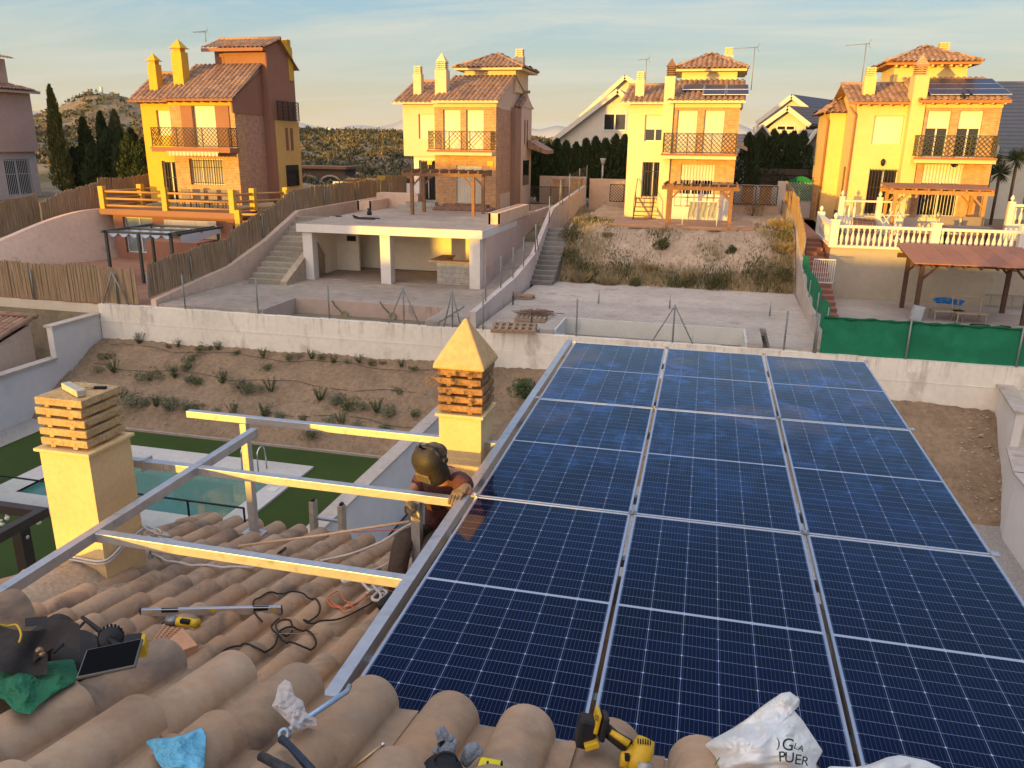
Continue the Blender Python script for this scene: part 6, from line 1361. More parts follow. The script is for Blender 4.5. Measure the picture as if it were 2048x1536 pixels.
def bankpoint(px, py):
    d = ray(px, py); lo, hi = 15, 30
    for i in range(40):
        t = (lo+hi)/2; p = d*t/d[1]
        if p[1] < 20.15 or p[2] > bankz(min(p[1], 23.8)): lo = t
        else: hi = t
    return d*lo/d[1]
for rn, lst in rows.items():
    for (px, py, s, kd) in sorted(lst):
        k += 1; key = (kd, k % 2)
        if px > 878: continue
        p = bankpoint(px, py+6)
        lab = '%s %s, %s from the left in the %s row of the bank' % (sizew(s), kindw[kd], nth(rn, px), rn); grp = '%s row shrubs on the bank' % rn
        if key not in protos:
            protos[key] = (bushmesh('x', p[0], p[1], p[2], .36, 800, {'s': m_rose, 'r': m_rose, 'g': m_grey}[kd], 50+k, None, 'spiky' if kd == 's' else 'round', .62 if kd == 's' else .75, leaf=(.06, .018) if kd != 'g' else (.045, .026)), .36)
            t = protos[key][0]
        else: t = copy_tree(protos[key][0])
        t.location = p; f = s*.88/.36; t.scale = (f, f, f); t.rotation_euler = (0, 0, k*1.7); tag(t, lab, 'shrub', grp)
p = bankpoint(1048, 800); bushmesh('round dark green bush on the bank, between right chimney and solar panels', p[0], p[1], p[2], .55, 1300, m_rose, 9, None, 'round', 1.2, leaf=(.09, .035))
# weedy slope
Q = np.random.default_rng(5); n = 42000
X = Q.uniform(-6.3, 3.3, n); Y = 33.2+Q.beta(1.2, 2.6, n)*7; w = .5+.5*np.sin(X*1.9+Y*1.3)*np.sin(X*.7-Y*2.1); edge = np.exp(-(X+6.3)/1.1)+np.exp(-(3.3-X)/.8)+1.0*np.exp(-((Y-33.7)/.55)**2)
keep = (Q.random(n) < np.clip(w**3*.5+edge*1.0-.03, 0, 1)) & ~((Y > 36.2) & (X > -4.5) & (X < 1.6)); X, Y = X[keep], Y[keep]; n = len(X)
Z_ = np.array([sl3(a, b_) for a, b_ in zip(X, Y)]); hgt = .12+.3*Q.random(n)*np.clip(edge[keep], .3, 1)
D = unit(Q.normal(size=(n, 3))*.35+np.array([0, 0, 1])); g_ = (np.sin(X*2.3+1)*np.sin(Y*1.7+X)+Q.normal(size=n)*.35) > .25; Pg = np.stack([X, Y, Z_+hgt*.4], 1); og = quads(Pg[g_], D[g_], hgt[g_]*.9, .02+.02*Q.random(g_.sum()), Q, m_olive, 'green_weeds'); tag(og, 'low olive green weeds growing among the dry grass on the earth slope', 'weeds', kind='stuff'); X, Y, Z_, hgt, D = X[~g_], Y[~g_], Z_[~g_], hgt[~g_], D[~g_]; n = len(X); o = quads(np.stack([X, Y, Z_+hgt*.4], 1), D, hgt, .018+.02*Q.random(n), Q, m_straw, 'dry_grass'); tag(o, 'dry straw coloured grass and weeds covering the earth slope before the third villa', 'grass', kind='stuff')
for i, (px, py, r, m_, lab) in enumerate(((1140,480,.75,m_olive,'tall olive weed clump at the top of the grey stairs'),(1135,520,.85,m_olive,'big olive weed clump beside the middle of the grey stairs'),(1160,560,.8,m_straw,'straw coloured grass clump at the foot of the grey stairs'),(1215,568,.7,m_straw,'straw grass clump right of the stair foot'),(1270,570,.6,m_olive,'olive clump on the slope edge left of centre'),(1325,495,.6,m_olive,'round olive tuft in the middle of the weedy slope'),(1378,568,.62,m_olive,'green bush on the slope edge above the leftmost of the right bushes'),(1435,580,.75,m_olive,'bushy dark weed hanging over the slope edge'),(1462,505,.42,m_rose,'small bright green tuft right of the slope centre'),(1515,560,.75,m_olive,'olive bush near the lower right of the slope'),(1562,560,.85,m_olive,'big bush in the lower right corner against the boundary wall'),(1565,500,.7,m_straw,'tall straw grass against the right boundary wall'),(1560,455,.75,m_straw,'sunlit straw grass near the reed fence'),(1215,470,.35,m_straw,'thin upright dry tuft near the top left of the slope'),(1300,540,.55,m_straw,'straw clump low on the slope left of centre'))):
    d = ray(px, py); lo, hi = 30, 46
    for _ in range(40):
        t_ = (lo+hi)/2; p = d*t_/d[1]
        if p[2] > sl3(p[0], p[1]): lo = t_
        else: hi = t_
    p = d*lo/d[1]; bushmesh(lab, p[0], p[1], p[2]-.1, r*.8, 900, m_, 70+i, 'weed clumps on the slope', 'grass' if m_ is m_straw else 'round', r*.9, 'weed_clump', 'weeds', leaf=(.12, .03))
p = onz(1505, 430, -3.5); bushmesh('bare reddish shrub against the low pink wall right of the third villa', p[0], p[1], -3.6, .8, 500, m_dry, 99, None, 'round', 1.4, leaf=(.09, .03))
# scrub on the hills
Q = np.random.default_rng(8); P_ = []; 
nb = 5200; az = Q.uniform(R_(-52), R_(-5), nb); dist = 58+130*Q.random(nb)**1.2; bx, by = np.sin(az)*dist, np.cos(az)*dist
allP, allD, allL, allT = [], [], [], []
for i in range(nb):
    if by[i] < 57: continue
    r = Q.uniform(.2, .8)*(1.0+dist[i]/160); z = gz(bx[i], by[i]); m = 30
    d = unit(Q.normal(size=(m, 3))); d[:, 2] = np.abs(d[:, 2]); allP.append(np.array([bx[i], by[i], z-.1])+d*r*np.array([1, 1, .75])*(.5+.5*Q.random((m, 1)))); allD.append(unit(d+Q.normal(size=(m, 3))*.5)); allL.append(np.full(m, .28*r)+.15); allT.append(np.clip(np.full(m, Q.random())+Q.normal(size=m)*.12, 0, 1))
allP = np.concatenate(allP); allD = np.concatenate(allD); allL = np.concatenate(allL); allT = np.concatenate(allT)
m_scrub, nt, b = newmat('hill_scrub'); at = nn(nt, 'ShaderNodeAttribute', attribute_name='tint'); rp = nn(nt, 'ShaderNodeValToRGB'); nt.links.new(at.outputs['Fac'], rp.inputs[0])
for j, (p_, c_) in enumerate(((0, (.045, .05, .022)), (.45, (.085, .08, .04)), (.75, (.14, .11, .055)), (1, (.22, .155, .08)))):
    e = rp.color_ramp.elements[j] if j < 2 else rp.color_ramp.elements.new(p_); e.position = p_; e.color = (*c_, 1)
nt.links.new(rp.outputs[0], b.inputs['Base Color']); b.inputs['Roughness'].default_value = .9
o = quads(allP, allD, allL*1.05, allL*.5, Q, m_scrub, 'scrub', tints=allT); tag(o, 'low olive and ochre scrub covering the hills behind the villas', 'scrub', kind='stuff')
# trees
cypress('tall slim cypress lit on one side, left of the dark cypress group', *[float(v) for v in ony(128, 370, 44)[:2]], -3.4, 6.3, .62, 5200, m_cypl, 1)
def cy(px, pyt, y, r, n, lab, seed, m_=m_cyp, zb=-3.4, grp='dark cypresses left of the first villa'):
    p = ony(px, pyt, y); return cypress(lab, p[0], p[1], zb, p[2]-zb, r, n, m_, seed, group=grp)
cy(165, 240, 46, .75, 4200, 'dark cypress just right of the tall slim one', 2); cy(200, 228, 47, .7, 4200, 'dark twin topped cypress, middle of the group', 3); cy(228, 225, 48, .8, 3600, 'olive green taller tree behind the cypress group', 4, m_olive); cy(260, 262, 45, 1.0, 4500, 'broad dark cypress next to the first villa wall', 5); cy(145, 300, 45.5, .7, 2600, 'short shadowed cypress at the foot of the tall one', 6); cy(185, 290, 45, .9, 3000, 'low dark cypress in the front middle of the group', 66); cy(282, 285, 44.5, .8, 3000, 'dark cypress touching the left wall of the first villa', 67); cy(215, 262, 46.2, .95, 3600, 'bushy dark cypress filling the middle of the group', 68); cy(243, 270, 45.8, .95, 3600, 'bushy dark cypress between twin top and broad one', 69)
for i, px in enumerate((1060, 1078, 1096, 1114, 1133, 1152, 1172, 1192, 1212, 1232, 1250)):
    pyt = 283-(i > 6)*8+(i % 3)*4-(i == 10)*4
    cy(px, pyt, 50.5+.3*(i % 2), .85, 2600, '%s cypress of the hedge between second and third villas, counted from the left' % ['first', 'second', 'third', 'fourth', 'fifth', 'sixth', 'seventh', 'eighth', 'ninth', 'tenth', 'eleventh'][i], 20+i, grp='cypress hedge between second and third villas')
cy(1500, 272, 51, .95, 3200, 'dark cypress touching the right side of the third villa', 40, grp='cypress hedge right of the third villa')
for i, px in enumerate((1522, 1548, 1568, 1588, 1608)):
    cy(px, 268+(i == 0)*4-(i == 1)*3, 53.8, 1.0, 3000, '%s of the clipped dark cypresses between the two porch gables' % ['leftmost', 'second', 'middle', 'fourth', 'rightmost'][i], 50+i, grp='cypress hedge right of the third villa')
p = ony(1662, 330, 52); bushmesh('leafy dark tree right of the small grey porch', p[0], p[1], -3.2, 1.6, 2400, m_cyp, 80, None, 'round', 2.0, 'broadleaf_tree', 'tree', leaf=(.2, .09))
for i, (px, py, lab) in enumerate(((2035, 318, 'palm like yucca at the right edge behind the fourth villa'), (2000, 345, 'small spiky yucca behind the fourth villa'), (1985, 320, 'yucca under the satellite dish'))):
    p = ony(px, py, 44); t = thing('yucca', lab, 'plant', (p[0], 44, -3.4), 'yuccas behind the fourth villa'); Q = np.random.default_rng(i); n = 160; d = unit(Q.normal(size=(n, 3))+np.array([0, 0, .35])); quads(np.array([p[0], 44, p[2]])+d*.33, d, np.full(n, .62), np.full(n, .045), Q, m_palm, 'leaves', t); MB().tube([(p[0], 44, -3.6), (p[0], 44, p[2])], .07, 6).build('trunk', m_twig, t)
p = ony(1985, 305, 41); t = thing('satellite_dish', 'white satellite dish at the right corner of the fourth villa', 'satellite dish', p); MB().lathe(p, [(.42, 0), (.3, -.06), (.02, -.1)], 16, axis=(-.9, -.3, .2)).build('dish', m_winf, t); MB().tube([p, p+np.array([.5, -.1, -.1])], .03, 6).build('arm', m_steelpost, t)
for px, py, lab in ((1680, 455, 'potted shrub beside the balustrade finial of the fourth villa'),):
    p = ony(px, py, 35.5); bushmesh(lab, p[0], p[1], -3.7, .4, 500, m_rose, 91, None, 'round', .9, leaf=(.09, .03))
# odds and ends on the plots
t = thing('garden_chair', 'pair of folded grey sun loungers piled with a blue hose under the dark pergola', 'sun lounger', (8, 30, zs))
m_loung = M('faded_lounger_fabric', (.30, .24, .17), .85, .15, 20, .1); m_blueh = M('blue_hose', (.01, .17, .50), .5, .1, 10, 0)
bpy.data.objects.remove(t)
for i, (px, py, lab) in enumerate(((1890, 640, 'left folded sun lounger under the dark pergola'), (1935, 645, 'right folded sun lounger under the dark pergola'))):
    p = onz(px, py, zs); t = thing('sun_lounger', lab, 'sun lounger', p, 'sun loungers on the patio', .1)
    MB().box(-.5, .5, -.3, .3, .33, .37).build('seat', m_loung, t, local=True); b = MB()
    for sx in (-.45, .45):
        for sy in (-.28, .28): MB().bar((sx, sy, 0), (sx, sy, .33), .035).build('leg', m_loung, t, local=True)
    b.bar((-.45, .28, .35), (-.5, .32, .85), .03).bar((.45, .28, .35), (.42, .32, .85), .03).bar((-.5, .32, .85), (.42, .32, .85), .03); b.build('frame', m_loung, t, local=True)
p = onz(1898, 608, zs+.42); b = MB()
for i in range(5): b.tube([p+np.array([(.42+.02*i)*math.cos(a), .16*math.sin(a)+.02*i, .05+.02*i+.04*math.sin(a*2+i)]) for a in [R_(j*24) for j in range(15)]], .022, 6, closed=True)
tag(b.build('hose', m_blueh), 'coiled bright blue hose lying on the sun loungers', 'hose')
p = onz(1832, 640, zs); tag(MB().obox(p+np.array([0, 0, .25]), (.17, .12, .25), Matrix.Rotation(.15, 3, 'Y')).blob(p+np.array([.17, 0, .42]), (.06, .14, .06)).build('basin', M('pale_plastic', (.38, .40, .42), .6)), 'pale plastic basin leaning at the foot of the dark pergola post', 'basin')
p = onz(1950, 652, zs); tag(MB().tube([p+np.array([.45*math.cos(a)+.1*a, .16*math.sin(a), .03]) for a in [R_(j*30) for j in range(16)]], .02, 5).build('hose', m_rubber), 'thin dark hose loop on the patio beside the right lounger', 'hose')
t = thing('ladder', 'metal ladder lying on its side against the beige wall at the right edge', 'ladder', (10.5, 32.5, zs)); p = onz(1990, 630, zs); b = MB(); x0_ = 10.0
b.bar((x0_, 32.5, zs+.08), (x0_+3, 32.5, zs+.08), .05).bar((x0_, 32.5, zs+.5), (x0_+3, 32.5, zs+.5), .05)
for i in range(8): b.bar((x0_+.2+i*.36, 32.5, zs+.08), (x0_+.2+i*.36, 32.5, zs+.5), .03)
b.build('rails', m_steelpost, t)
t = thing('gate', 'small white barred gate halfway up the red stairs', 'gate', (3.75, 31.5, -4.9)); b = MB(); y = 31.2; z0_ = -4.85
for zz in (z0_, z0_+.85): b.bar((3.7, y, zz), (4.45, y, zz), .04)
for i in range(11): b.bar((3.7+.075*i, y, z0_), (3.7+.075*i, y, z0_+.85), .02)
b.build('bars', m_winf, t)
# stairs and railings at the third villa
t = thing('metal_steps', 'brown metal steps with handrails at the side door of the third villa', 'steps', (-3.4, 39.3, -3.45)); b = MB()
for i in range(5): b.box(-3.75, -2.95, 38.7+.22*i, 38.9+.22*i, -3.30+.19*i, -3.26+.19*i)
b.build('treads', m_eavewood, t)
for x in (-3.78, -2.92): MB().bar((x, 38.6, -3.4), (x, 39.85, -2.5), .05, .09).bar((x, 38.7, -2.6), (x, 39.9, -1.6), .03).bar((x, 38.7, -3.4), (x, 38.7, -2.6), .03).bar((x, 39.3, -2.9), (x, 39.3, -2.1), .03).build('handrail', m_brown_iron, t)
t = thing('clothes_rack', 'drying rack with grey trousers under the third villa pergola', 'clothes rack', (-.9, 37, -3.455)); b = MB()
for x in (-1.4, .1): b.bar((x, 36.8, -3.45), (x, 36.8, -2.4), .03)
b.bar((-1.4, 36.8, -2.4), (.1, 36.8, -2.4), .03); b.build('rack', m_winf, t)
m_jean = clothmat('grey_washed_cloth', (.30, .30, .30), s=8)
for i, x in enumerate((-1.15, -.7, -.3)): MB().grid(lambda u, v, x=x: (x+.36*u+.02*math.sin(v*7), 36.78-.03*math.sin(u*12+v*3), -2.42-.85*v*(1-.25*abs(math.sin(u*9.4)))), 10, 8).build('hanging_trousers', m_jean, t)
p = onz(1322, 435, -3.45); t = thing('toy_ride', 'small teal ride on toy beside the third villa steps', 'toy', p); m_teal = M('teal_plastic', (.03, .16, .14), .5)
MB().blob(p+np.array([0, 0, .3]), (.22, .2, .16), 10, 6).tube([p+np.array([.1, 0, .4]), p+np.array([.25, 0, .55])], .04, 6).build('body', m_teal, t)
for s in (-.2, .2): MB().lathe(p+np.array([s, -.1, .12]), [(.12, -.03), (.12, .03)], 10, axis=(0, 1, 0)).build('wheel', m_black, t)
t = thing('veranda_rail', 'yellow railing of the raised veranda behind the laundry at the third villa', 'railing', (-.5, 38.6, -2.9)); b = MB()
for z in (-2.75, -2.35): b.bar((-1.9, 38.6, z), (.2, 38.6, z), .04)
for i in range(8): b.bar((-1.9+.3*i, 38.6, -2.75), (-1.9+.3*i, 38.6, -2.0), .03)
b.build('bars', m_tim2, t)
t = thing('patio_table', 'wicker patio table and bench behind the balustrade of the fourth villa', 'table', (9.5, 35.5, -3.7)); MB().box(8.9, 10.6, 34.9, 35.6, -3.05, -2.98).build('table_top', m_wick, t); MB().box(8.9, 9.6, 35.9, 36.0, -3.3, -2.65).box(9.7, 10.4, 35.9, 36.0, -3.3, -2.65).build('bench_back', m_wick, t)
for x in (9.0, 10.5): MB().box(x-.04, x+.04, 35.2, 35.3, -3.7, -3.05).build('leg', m_iron, t)
t = thing('clothes_horse', 'empty white folding clothes horse by the brick steps of the fourth villa', 'clothes rack', (6.9, 35.5, -3.7)); b = MB()
for s in (0, .7): b.bar((6.3+s, 35.4, -3.7), (7.0+s*.3, 35.6, -2.5), .03).bar((7.2+s*.4, 35.4, -3.7), (6.4+s*.3, 35.6, -2.6), .03)
b.bar((6.3, 35.4, -2.7), (7.6, 35.4, -2.6), .02); b.build('frame', m_winf, t)
# fourth villa upper terrace balustrades and brick steps
t = thing('balustrade', 'sunlit white balustrade on the raised porch of the fourth villa', 'balustrade', (7, 38, -3.2)); zz = -3.05
MB().box(5.4, 7.9, 38.2, 38.4, zz+.72, zz+.8).box(5.4, 7.9, 38.2, 38.4, zz, zz+.06).build('rail', m_bal, t)
for i in range(11):
    x = 5.55+.21*i
    if 6.0 < x < 6.9: continue
    c = first.copy(); C.collection.objects.link(c); c.parent = t; c.location = Vector((x-fx, 38.3-32.9, zz+.06-(zb+.09)))-Vector(t.location)+Vector(bl.location)
for x in (5.4, 6.95, 7.9): MB().box(x-.11, x+.11, 38.19, 38.42, zz-.6, zz+.95).lathe((x, 38.3, zz+.95), [(.06, 0), (.03, .03), (.09, .12), (.02, .26)], 8).build('pier', m_bal, t)
t = thing('steps', 'red brick steps with white pattern up to the fourth villa door', 'steps', (6.4, 37.8, -3.7)); b = MB()
for i in range(5): b.box(5.95, 6.8, 36.9+.25*i, 38.4, -3.7+.14*i, -3.7+.14*(i+1))
b.build('steps', m_brk, t)
MB().box(5.4, 5.95, 38.15, 39.9, -3.7, zz).box(6.8, 8.0, 38.15, 39.4, -3.7, zz).build('porch_base', m_white, t)
t = thing('balustrade', 'white balustrade at the right side of the fourth villa', 'balustrade', (13, 38, -3)); MB().box(11.9, 13.2, 37.5, 37.7, -2.3, -2.2).box(11.9, 13.2, 37.5, 37.7, -3.7, -3.0).build('rail', m_bal, t)
for i in range(5): c = first.copy(); C.collection.objects.link(c); c.parent = t; c.location = Vector((12.1+.22*i-fx, 37.6-32.9, -3.0-(zb+.09)))-Vector(t.location)+Vector(bl.location)
for x in (11.9, 13.2): MB().box(x-.12, x+.12, 37.48, 37.72, -3.7, -2.1).lathe((x, 37.6, -2.1), [(.06, 0), (.03, .03), (.09, .12), (.02, .26)], 8).build('pier', m_bal, t)
# small antenna lying behind the right chimney
t = thing('antenna', 'rusty comb shaped aerial sticking out behind the pyramid topped chimney', 'antenna', (-1.9, 5.9, -1.9), 'roof antennas'); b = MB(); a0 = ony(912, 772, 5.95); a1 = ony(858, 752, 6.2); m_rust = M('rusty_steel', (.22, .13, .08), .7, .2, 20, .1)
b.tube([a0, a1], .008, 6)
for i in range(7):
    c = a0+(a1-a0)*(.1+.9*i/6); d_ = (ony(845, 770, 6.1)-ony(862, 755, 6.1)); d_ = d_/np.linalg.norm(d_)*.095; b.tube([c-d_*.8, c+d_], .004, 4)
b.build('aerial', m_rust, t); MB().tube([ony(925, 778, 5.95), a0], .011, 6).build('mast', m_rust, t)
# ------------------------------------------------------------------ things lying on the roof
def hb(px, py, d): return Vector(ray(px, py)*d)
def neard(x, y, h=.11): return float(np.dot(_fwd, onp(x, y, NZ0+h, NS)))
def lowz(x, y, top=False):
    u = ((x-(-3.752-pit*3.5))/pit) % 1.0; h = 0
    d = abs(u-.5)/.37
    if d < 1: h = .078*math.sqrt(1-d*d)
    return LZ0-LS*y+.022+(.078 if top else h)
def nearz(x, y, top=False):
    u = ((x-(-1.073-.23*4.5))/.23) % 1.0; h = 0; d = abs(u-.5)/.36
    if d < 1: h = .082*math.sqrt(1-d*d)
    return NZ0-NS*y+.022+(.082 if top else h)
def lowp(px, py): return Vector(onp(px, py, LZ0+.09, LS))
def nearp(px, py, h=.10): return Vector(onp(px, py, NZ0+h, NS))
def spline(P, n=10):
    P = [Vector(p) for p in P]; out = []
    for i in range(len(P)-1):
        a, b, c, d = P[max(i-1, 0)], P[i], P[i+1], P[min(i+2, len(P)-1)]
        for k in range(n):
            t = k/n; out.append(.5*((2*b)+(c-a)*t+(2*a-5*b+4*c-d)*t*t+(3*b-a-3*c+d)*t**3))
    return out+[P[-1]]
def drape(pix, r, lift=0, n=10, f=.55):
    f *= .6
    out = []
    for p in spline([lowp(*q) for q in pix], n):
        zt_ = lowz(p.x, p.y, True); z = lowz(p.x, p.y); out.append(Vector((p.x, p.y, z*f+zt_*(1-f)+r+lift)))
    return out
m_rope = M('white_braided_rope', (.56, .52, .48), .9, .2, 120, .3, bd=.003); m_orope = M('orange_cord', (.62, .15, .05), .7, .1, 60, 0)
def rope(label, pts, r, m=None, name='rope', cat='rope', grp=None, n=7):
    return tag(MB().tube(pts, r, n).build(name, m or m_rope), label, cat, grp)
# rope round the left chimney
cx0, cx1, cy0, cy1 = -4.378, -3.952, 4.098, 4.522
for k, dz in enumerate((0, .022)):
    z0_ = -2.86+dz
    rope('%s turn of white rope tied round the left chimney' % ('lower', 'upper')[k], spline([(cx0, cy0-.0, z0_-.02), (-4.2, cy0-.006, z0_-.012), (cx1+.003, cy0-.006, z0_), (cx1+.006, 4.3, z0_+.035), (cx1+.004, cy1, z0_+.05)], 6), .0085, grp='ropes on the roof')
kn = Vector((cx1+.02, cy1, -2.81)); b = MB(); q = random.Random(6)
for i in range(7):
    a = [q.uniform(0, 6.28) for _ in range(3)]; b.tube([kn+Vector((.05+.075*math.cos(t+a[0])+.02*i, .03*math.sin(t+a[1]), .035*math.sin(t+a[2])-.012*i)) for t in [R_(j*30) for j in range(12)]], .009, 6, closed=True)
tag(b.build('rope_knot', m_rope), 'bunched knot of white rope at the corner of the left chimney', 'rope', 'ropes on the roof')
rope('white rope sagging across the tiles from the left chimney knot', [kn+Vector((.03, .02, -.02))]+drape([(300, 1110), (335, 1125), (380, 1133), (440, 1137), (495, 1139), (525, 1133), (560, 1137), (600, 1132)], .009, .004, f=.25), .009, grp='ropes on the roof')
a = Vector(onp(478, 1092, LZ0+.12, LS)); b_ = Vector(ony(820, 1043, 4.75)); rope('taut rope painted sunlit orange, running from the left tiles to the welder', [a, a.lerp(b_, .5)+Vector((0, 0, -.01)), b_], .0105, M('sunlit_orange_rope', (.62, .42, .26), .9, .1, 60, 0), grp='ropes on the roof')  # the orange sunlight is put into this rope's colour
rope('white safety rope rising from the tiles to the belt of the welder', spline([Vector(onp(640, 1122, LZ0+.1, LS)), Vector(onp(700, 1108, LZ0+.16, LS)), ony(760, 1085, 4.9), ony(800, 1060, 4.85), ony(826, 1046, 4.85)]), .010, grp='ropes on the roof')
rope('thin red cord stretched from the ladder to the welder', [ony(638, 1062, 6.0), ony(655, 1063, 6.0), ony(715, 1064, 5.6), ony(810, 1058, 5.0)], .005, M('red_cord', (.5, .10, .06), .7), name='cord', cat='cord')
rope('short white rope end between the tiles and the lower frame tube', spline([Vector(onp(742, 1142, LZ0+.1, LS)), Vector(onp(770, 1130, LZ0+.13, LS)), ony(800, 1112, 4.6)]), .009, grp='ropes on the roof')
for i, (pp, lab) in enumerate((([(722, 1165), (735, 1185), (748, 1190), (770, 1178), (760, 1168), (745, 1172), (752, 1186), (775, 1195), (790, 1190)], 'thick white rope loops heaped by the edge beam'), ([(700, 1160), (712, 1156), (708, 1170), (690, 1175), (684, 1168), (696, 1160)], 'small loop of grey rope left of the white heap'), ([(735, 1200), (750, 1192), (762, 1200), (758, 1214), (745, 1206), (765, 1190), (775, 1200), (762, 1212)], 'lower white rope tangle beside the edge beam'))):
    rope(lab, drape(pp, .011, .015+.01*i, f=.3), .011, grp='ropes on the roof')
rope('tangle of orange cord hanging over the tiles beside the edge beam', drape([(785, 1185), (768, 1182), (758, 1192), (735, 1195), (725, 1205), (705, 1216), (680, 1222), (655, 1207), (668, 1192), (680, 1190), (692, 1208), (700, 1212), (705, 1225), (690, 1230), (672, 1215), (655, 1202), (670, 1212), (690, 1222), (718, 1210), (740, 1195), (770, 1190)], .0045, .012, f=.35), .0045, m_orope, 'cord', 'cord')
rope('long black cable looping over the tiles past the spirit level', drape([(790, 1178), (770, 1186), (745, 1203), (700, 1232), (670, 1245), (640, 1246), (608, 1243), (620, 1240), (640, 1222), (632, 1203), (610, 1192), (570, 1186), (540, 1188), (520, 1199), (508, 1206), (508, 1222), (514, 1237), (525, 1246)], .006, .006, f=.6), .0062, m_rubber, 'cable', 'cable', 'black cables')
rope('black cable curling in two loops below the spirit level', drape([(434, 1330), (436, 1312), (455, 1295), (485, 1290), (510, 1300), (530, 1302), (550, 1288), (562, 1266), (590, 1257), (615, 1266), (632, 1285), (620, 1298), (598, 1296), (572, 1283), (548, 1268), (543, 1252), (552, 1240), (558, 1236)], .006, .006, f=.6), .0062, m_rubber, 'cable', 'cable', 'black cables')
rope('small closed loop of black cable beside the larger loops', drape([(585, 1256), (580, 1247), (565, 1246), (553, 1254), (556, 1268), (572, 1272), (585, 1262)], .0055, .01, f=.6), .0055, m_rubber, 'cable', 'cable', 'black cables')
# spirit level
L0, L1 = lowp(283, 1228)+Vector((0, 0, .012)), lowp(563, 1222)+Vector((0, 0, .012)); t = thing('spirit_level', 'long silver spirit level lying across the roof tiles', 'spirit level', L0)
MB().bar(L0, L1, .026, .05).build('body', m_frame, t, bevel=.002)
dl = (L1-L0); M_ = Matrix((dl.normalized(), Vector((0,0,1)).cross(dl).normalized(), Vector((0, 0, 1)))).transposed()
for f, nm, m_, e in ((.2, 'hand_slot', m_black, (.05, .0135, .009)), (.85, 'hand_slot', m_black, (.045, .0135, .009)), (.07, 'vial', m_yellow, (.013, .0138, .008)), (.5, 'vial', m_yellow, (.02, .0138, .009)), (.95, 'vial', m_yellow, (.013, .0138, .008)), (-.004, 'end_cap', m_black, (.004, .014, .026)), (1.004, 'end_cap', m_black, (.004, .014, .026))):
    c = L0+dl*f; MB().obox(c+Vector((0, 0, .011 if nm != 'end_cap' else 0)), e, M_).build(nm, m_, t)
for f in (.2, .85): MB().obox(L0+dl*f+Vector((0, 0, .0245)), (.05, .007, .0015), M_).build('top_slot', m_black, t)
# yellow grinder under the level
def gp(px, py, h=.12): return Vector(onp(px, py, LZ0+h, LS))
t = thing('angle_grinder', 'yellow and grey angle grinder lying on the tiles just below the spirit level', 'angle grinder', gp(370, 1248))
a, b_ = gp(335, 1240, .11), gp(400, 1248, .11); dx = (b_-a).normalized()
MB().tube([a, a.lerp(b_, .3)], [.032, .03], 12).build('gear_head', M('grey_cast_metal', (.22, .23, .24), .4, .2, 30, .2, metal=.7), t)
MB().tube([a.lerp(b_, .28), a.lerp(b_, .34), a.lerp(b_, .8), a.lerp(b_, .95)], [.026, .031, .028, .032], 10).build('body', m_yellow, t)
MB().obox(a.lerp(b_, .62)+Vector((0, -.02, .02)), (.03, .012, .012), Matrix.Identity(3)).build('battery', m_black, t)
MB().lathe(a+Vector((0, 0, -.03)), [(.04, 0), (.04, .006)], 16).build('disc', m_rubber, t)
# hollow brick
def brickblock():
    d_ = lambda px, py: float(np.dot(_fwd, gp(px, py, .13)))
    g0, g1, g2, g3 = hb(327, 1251, d_(327, 1262)), hb(366, 1256, d_(366, 1262)-.02), hb(304, 1309, d_(304, 1309)-.03), hb(291, 1301, d_(291, 1301)-.02)
    r0, r1 = hb(395, 1290, d_(395, 1290)-.01), hb(335, 1312, d_(335, 1312)-.02)
    t = thing('hollow_brick', 'broken hollow terracotta brick with grid face behind the phone', 'brick', g3); m_hb = M('hollow_brick_clay', (.55, .29, .16), .9, .12, 30, .3)
    dn = Vector((0, 0, -.06)); b = MB(); P = [g0, g1, g2, g3, r0, r1]; P = P+[p+dn for p in P]
    b.add(P, [(3,2,1,0),(1,2,5,4),(3,0,6,9),(2,3,9,8),(5,2,8,11),(4,5,11,10),(1,4,10,7),(0,1,7,6)]); b.build('body', m_hb, t)
    n = (g1-g0).cross(g3-g0).normalized()
    if n.dot(g0) > 0: n = -n
    h = MB()
    for i in range(13):
        for j in range(4):
            def q_(u, v): return g0.lerp(g1, u).lerp(g3.lerp(g2, u), v)+n*.0015
            u0, u1, v0, v1 = (j+.2)/4, (j+.82)/4, (i+.2)/13, (i+.82)/13; h.add([q_(u0, v0), q_(u1, v0), q_(u1, v1), q_(u0, v1)], [(0,1,2,3)])
    h.build('cells', M('brick_cell_dark', (.24, .11, .055), .95), t)
brickblock()
# black bag, phone, tape measure, pouch
m_bag = M('black_nylon', (.020, .019, .020), .75, .25, 40, .5, bd=.004); m_bag2 = M('brown_black_nylon', (.032, .026, .022), .8, .25, 30, .5, bd=.004)
t = thing('tool_bag', 'open black tool bag lying behind the phone at the left edge of the roof', 'bag', hb(180, 1320, 2.0))
bc_ = hb(172, 1308, neard(172, 1308, .10)-.055); bu = (hb(262, 1352, neard(262, 1352))-hb(92, 1262, neard(92, 1262))).normalized(); bn_ = Vector((.12, -.35, .93)); bw_ = bn_.cross(bu).normalized(); bn_ = bu.cross(bw_).normalized(); Mb = Matrix((bu, bw_, bn_)).transposed()
o = MB().obox(bc_-bn_*.02, (.125, .060, .045), Mb).build('body', m_bag, t); bv = o.modifiers.new('bevel', 'BEVEL'); bv.width = .035; bv.segments = 5
o = MB().obox(hb(104, 1272, neard(104, 1272, .10)-.06)-bn_*.01, (.050, .066, .058), Mb).build('end_pocket', m_bag2, t); bv = o.modifiers.new('bevel', 'BEVEL'); bv.width = .04; bv.segments = 5
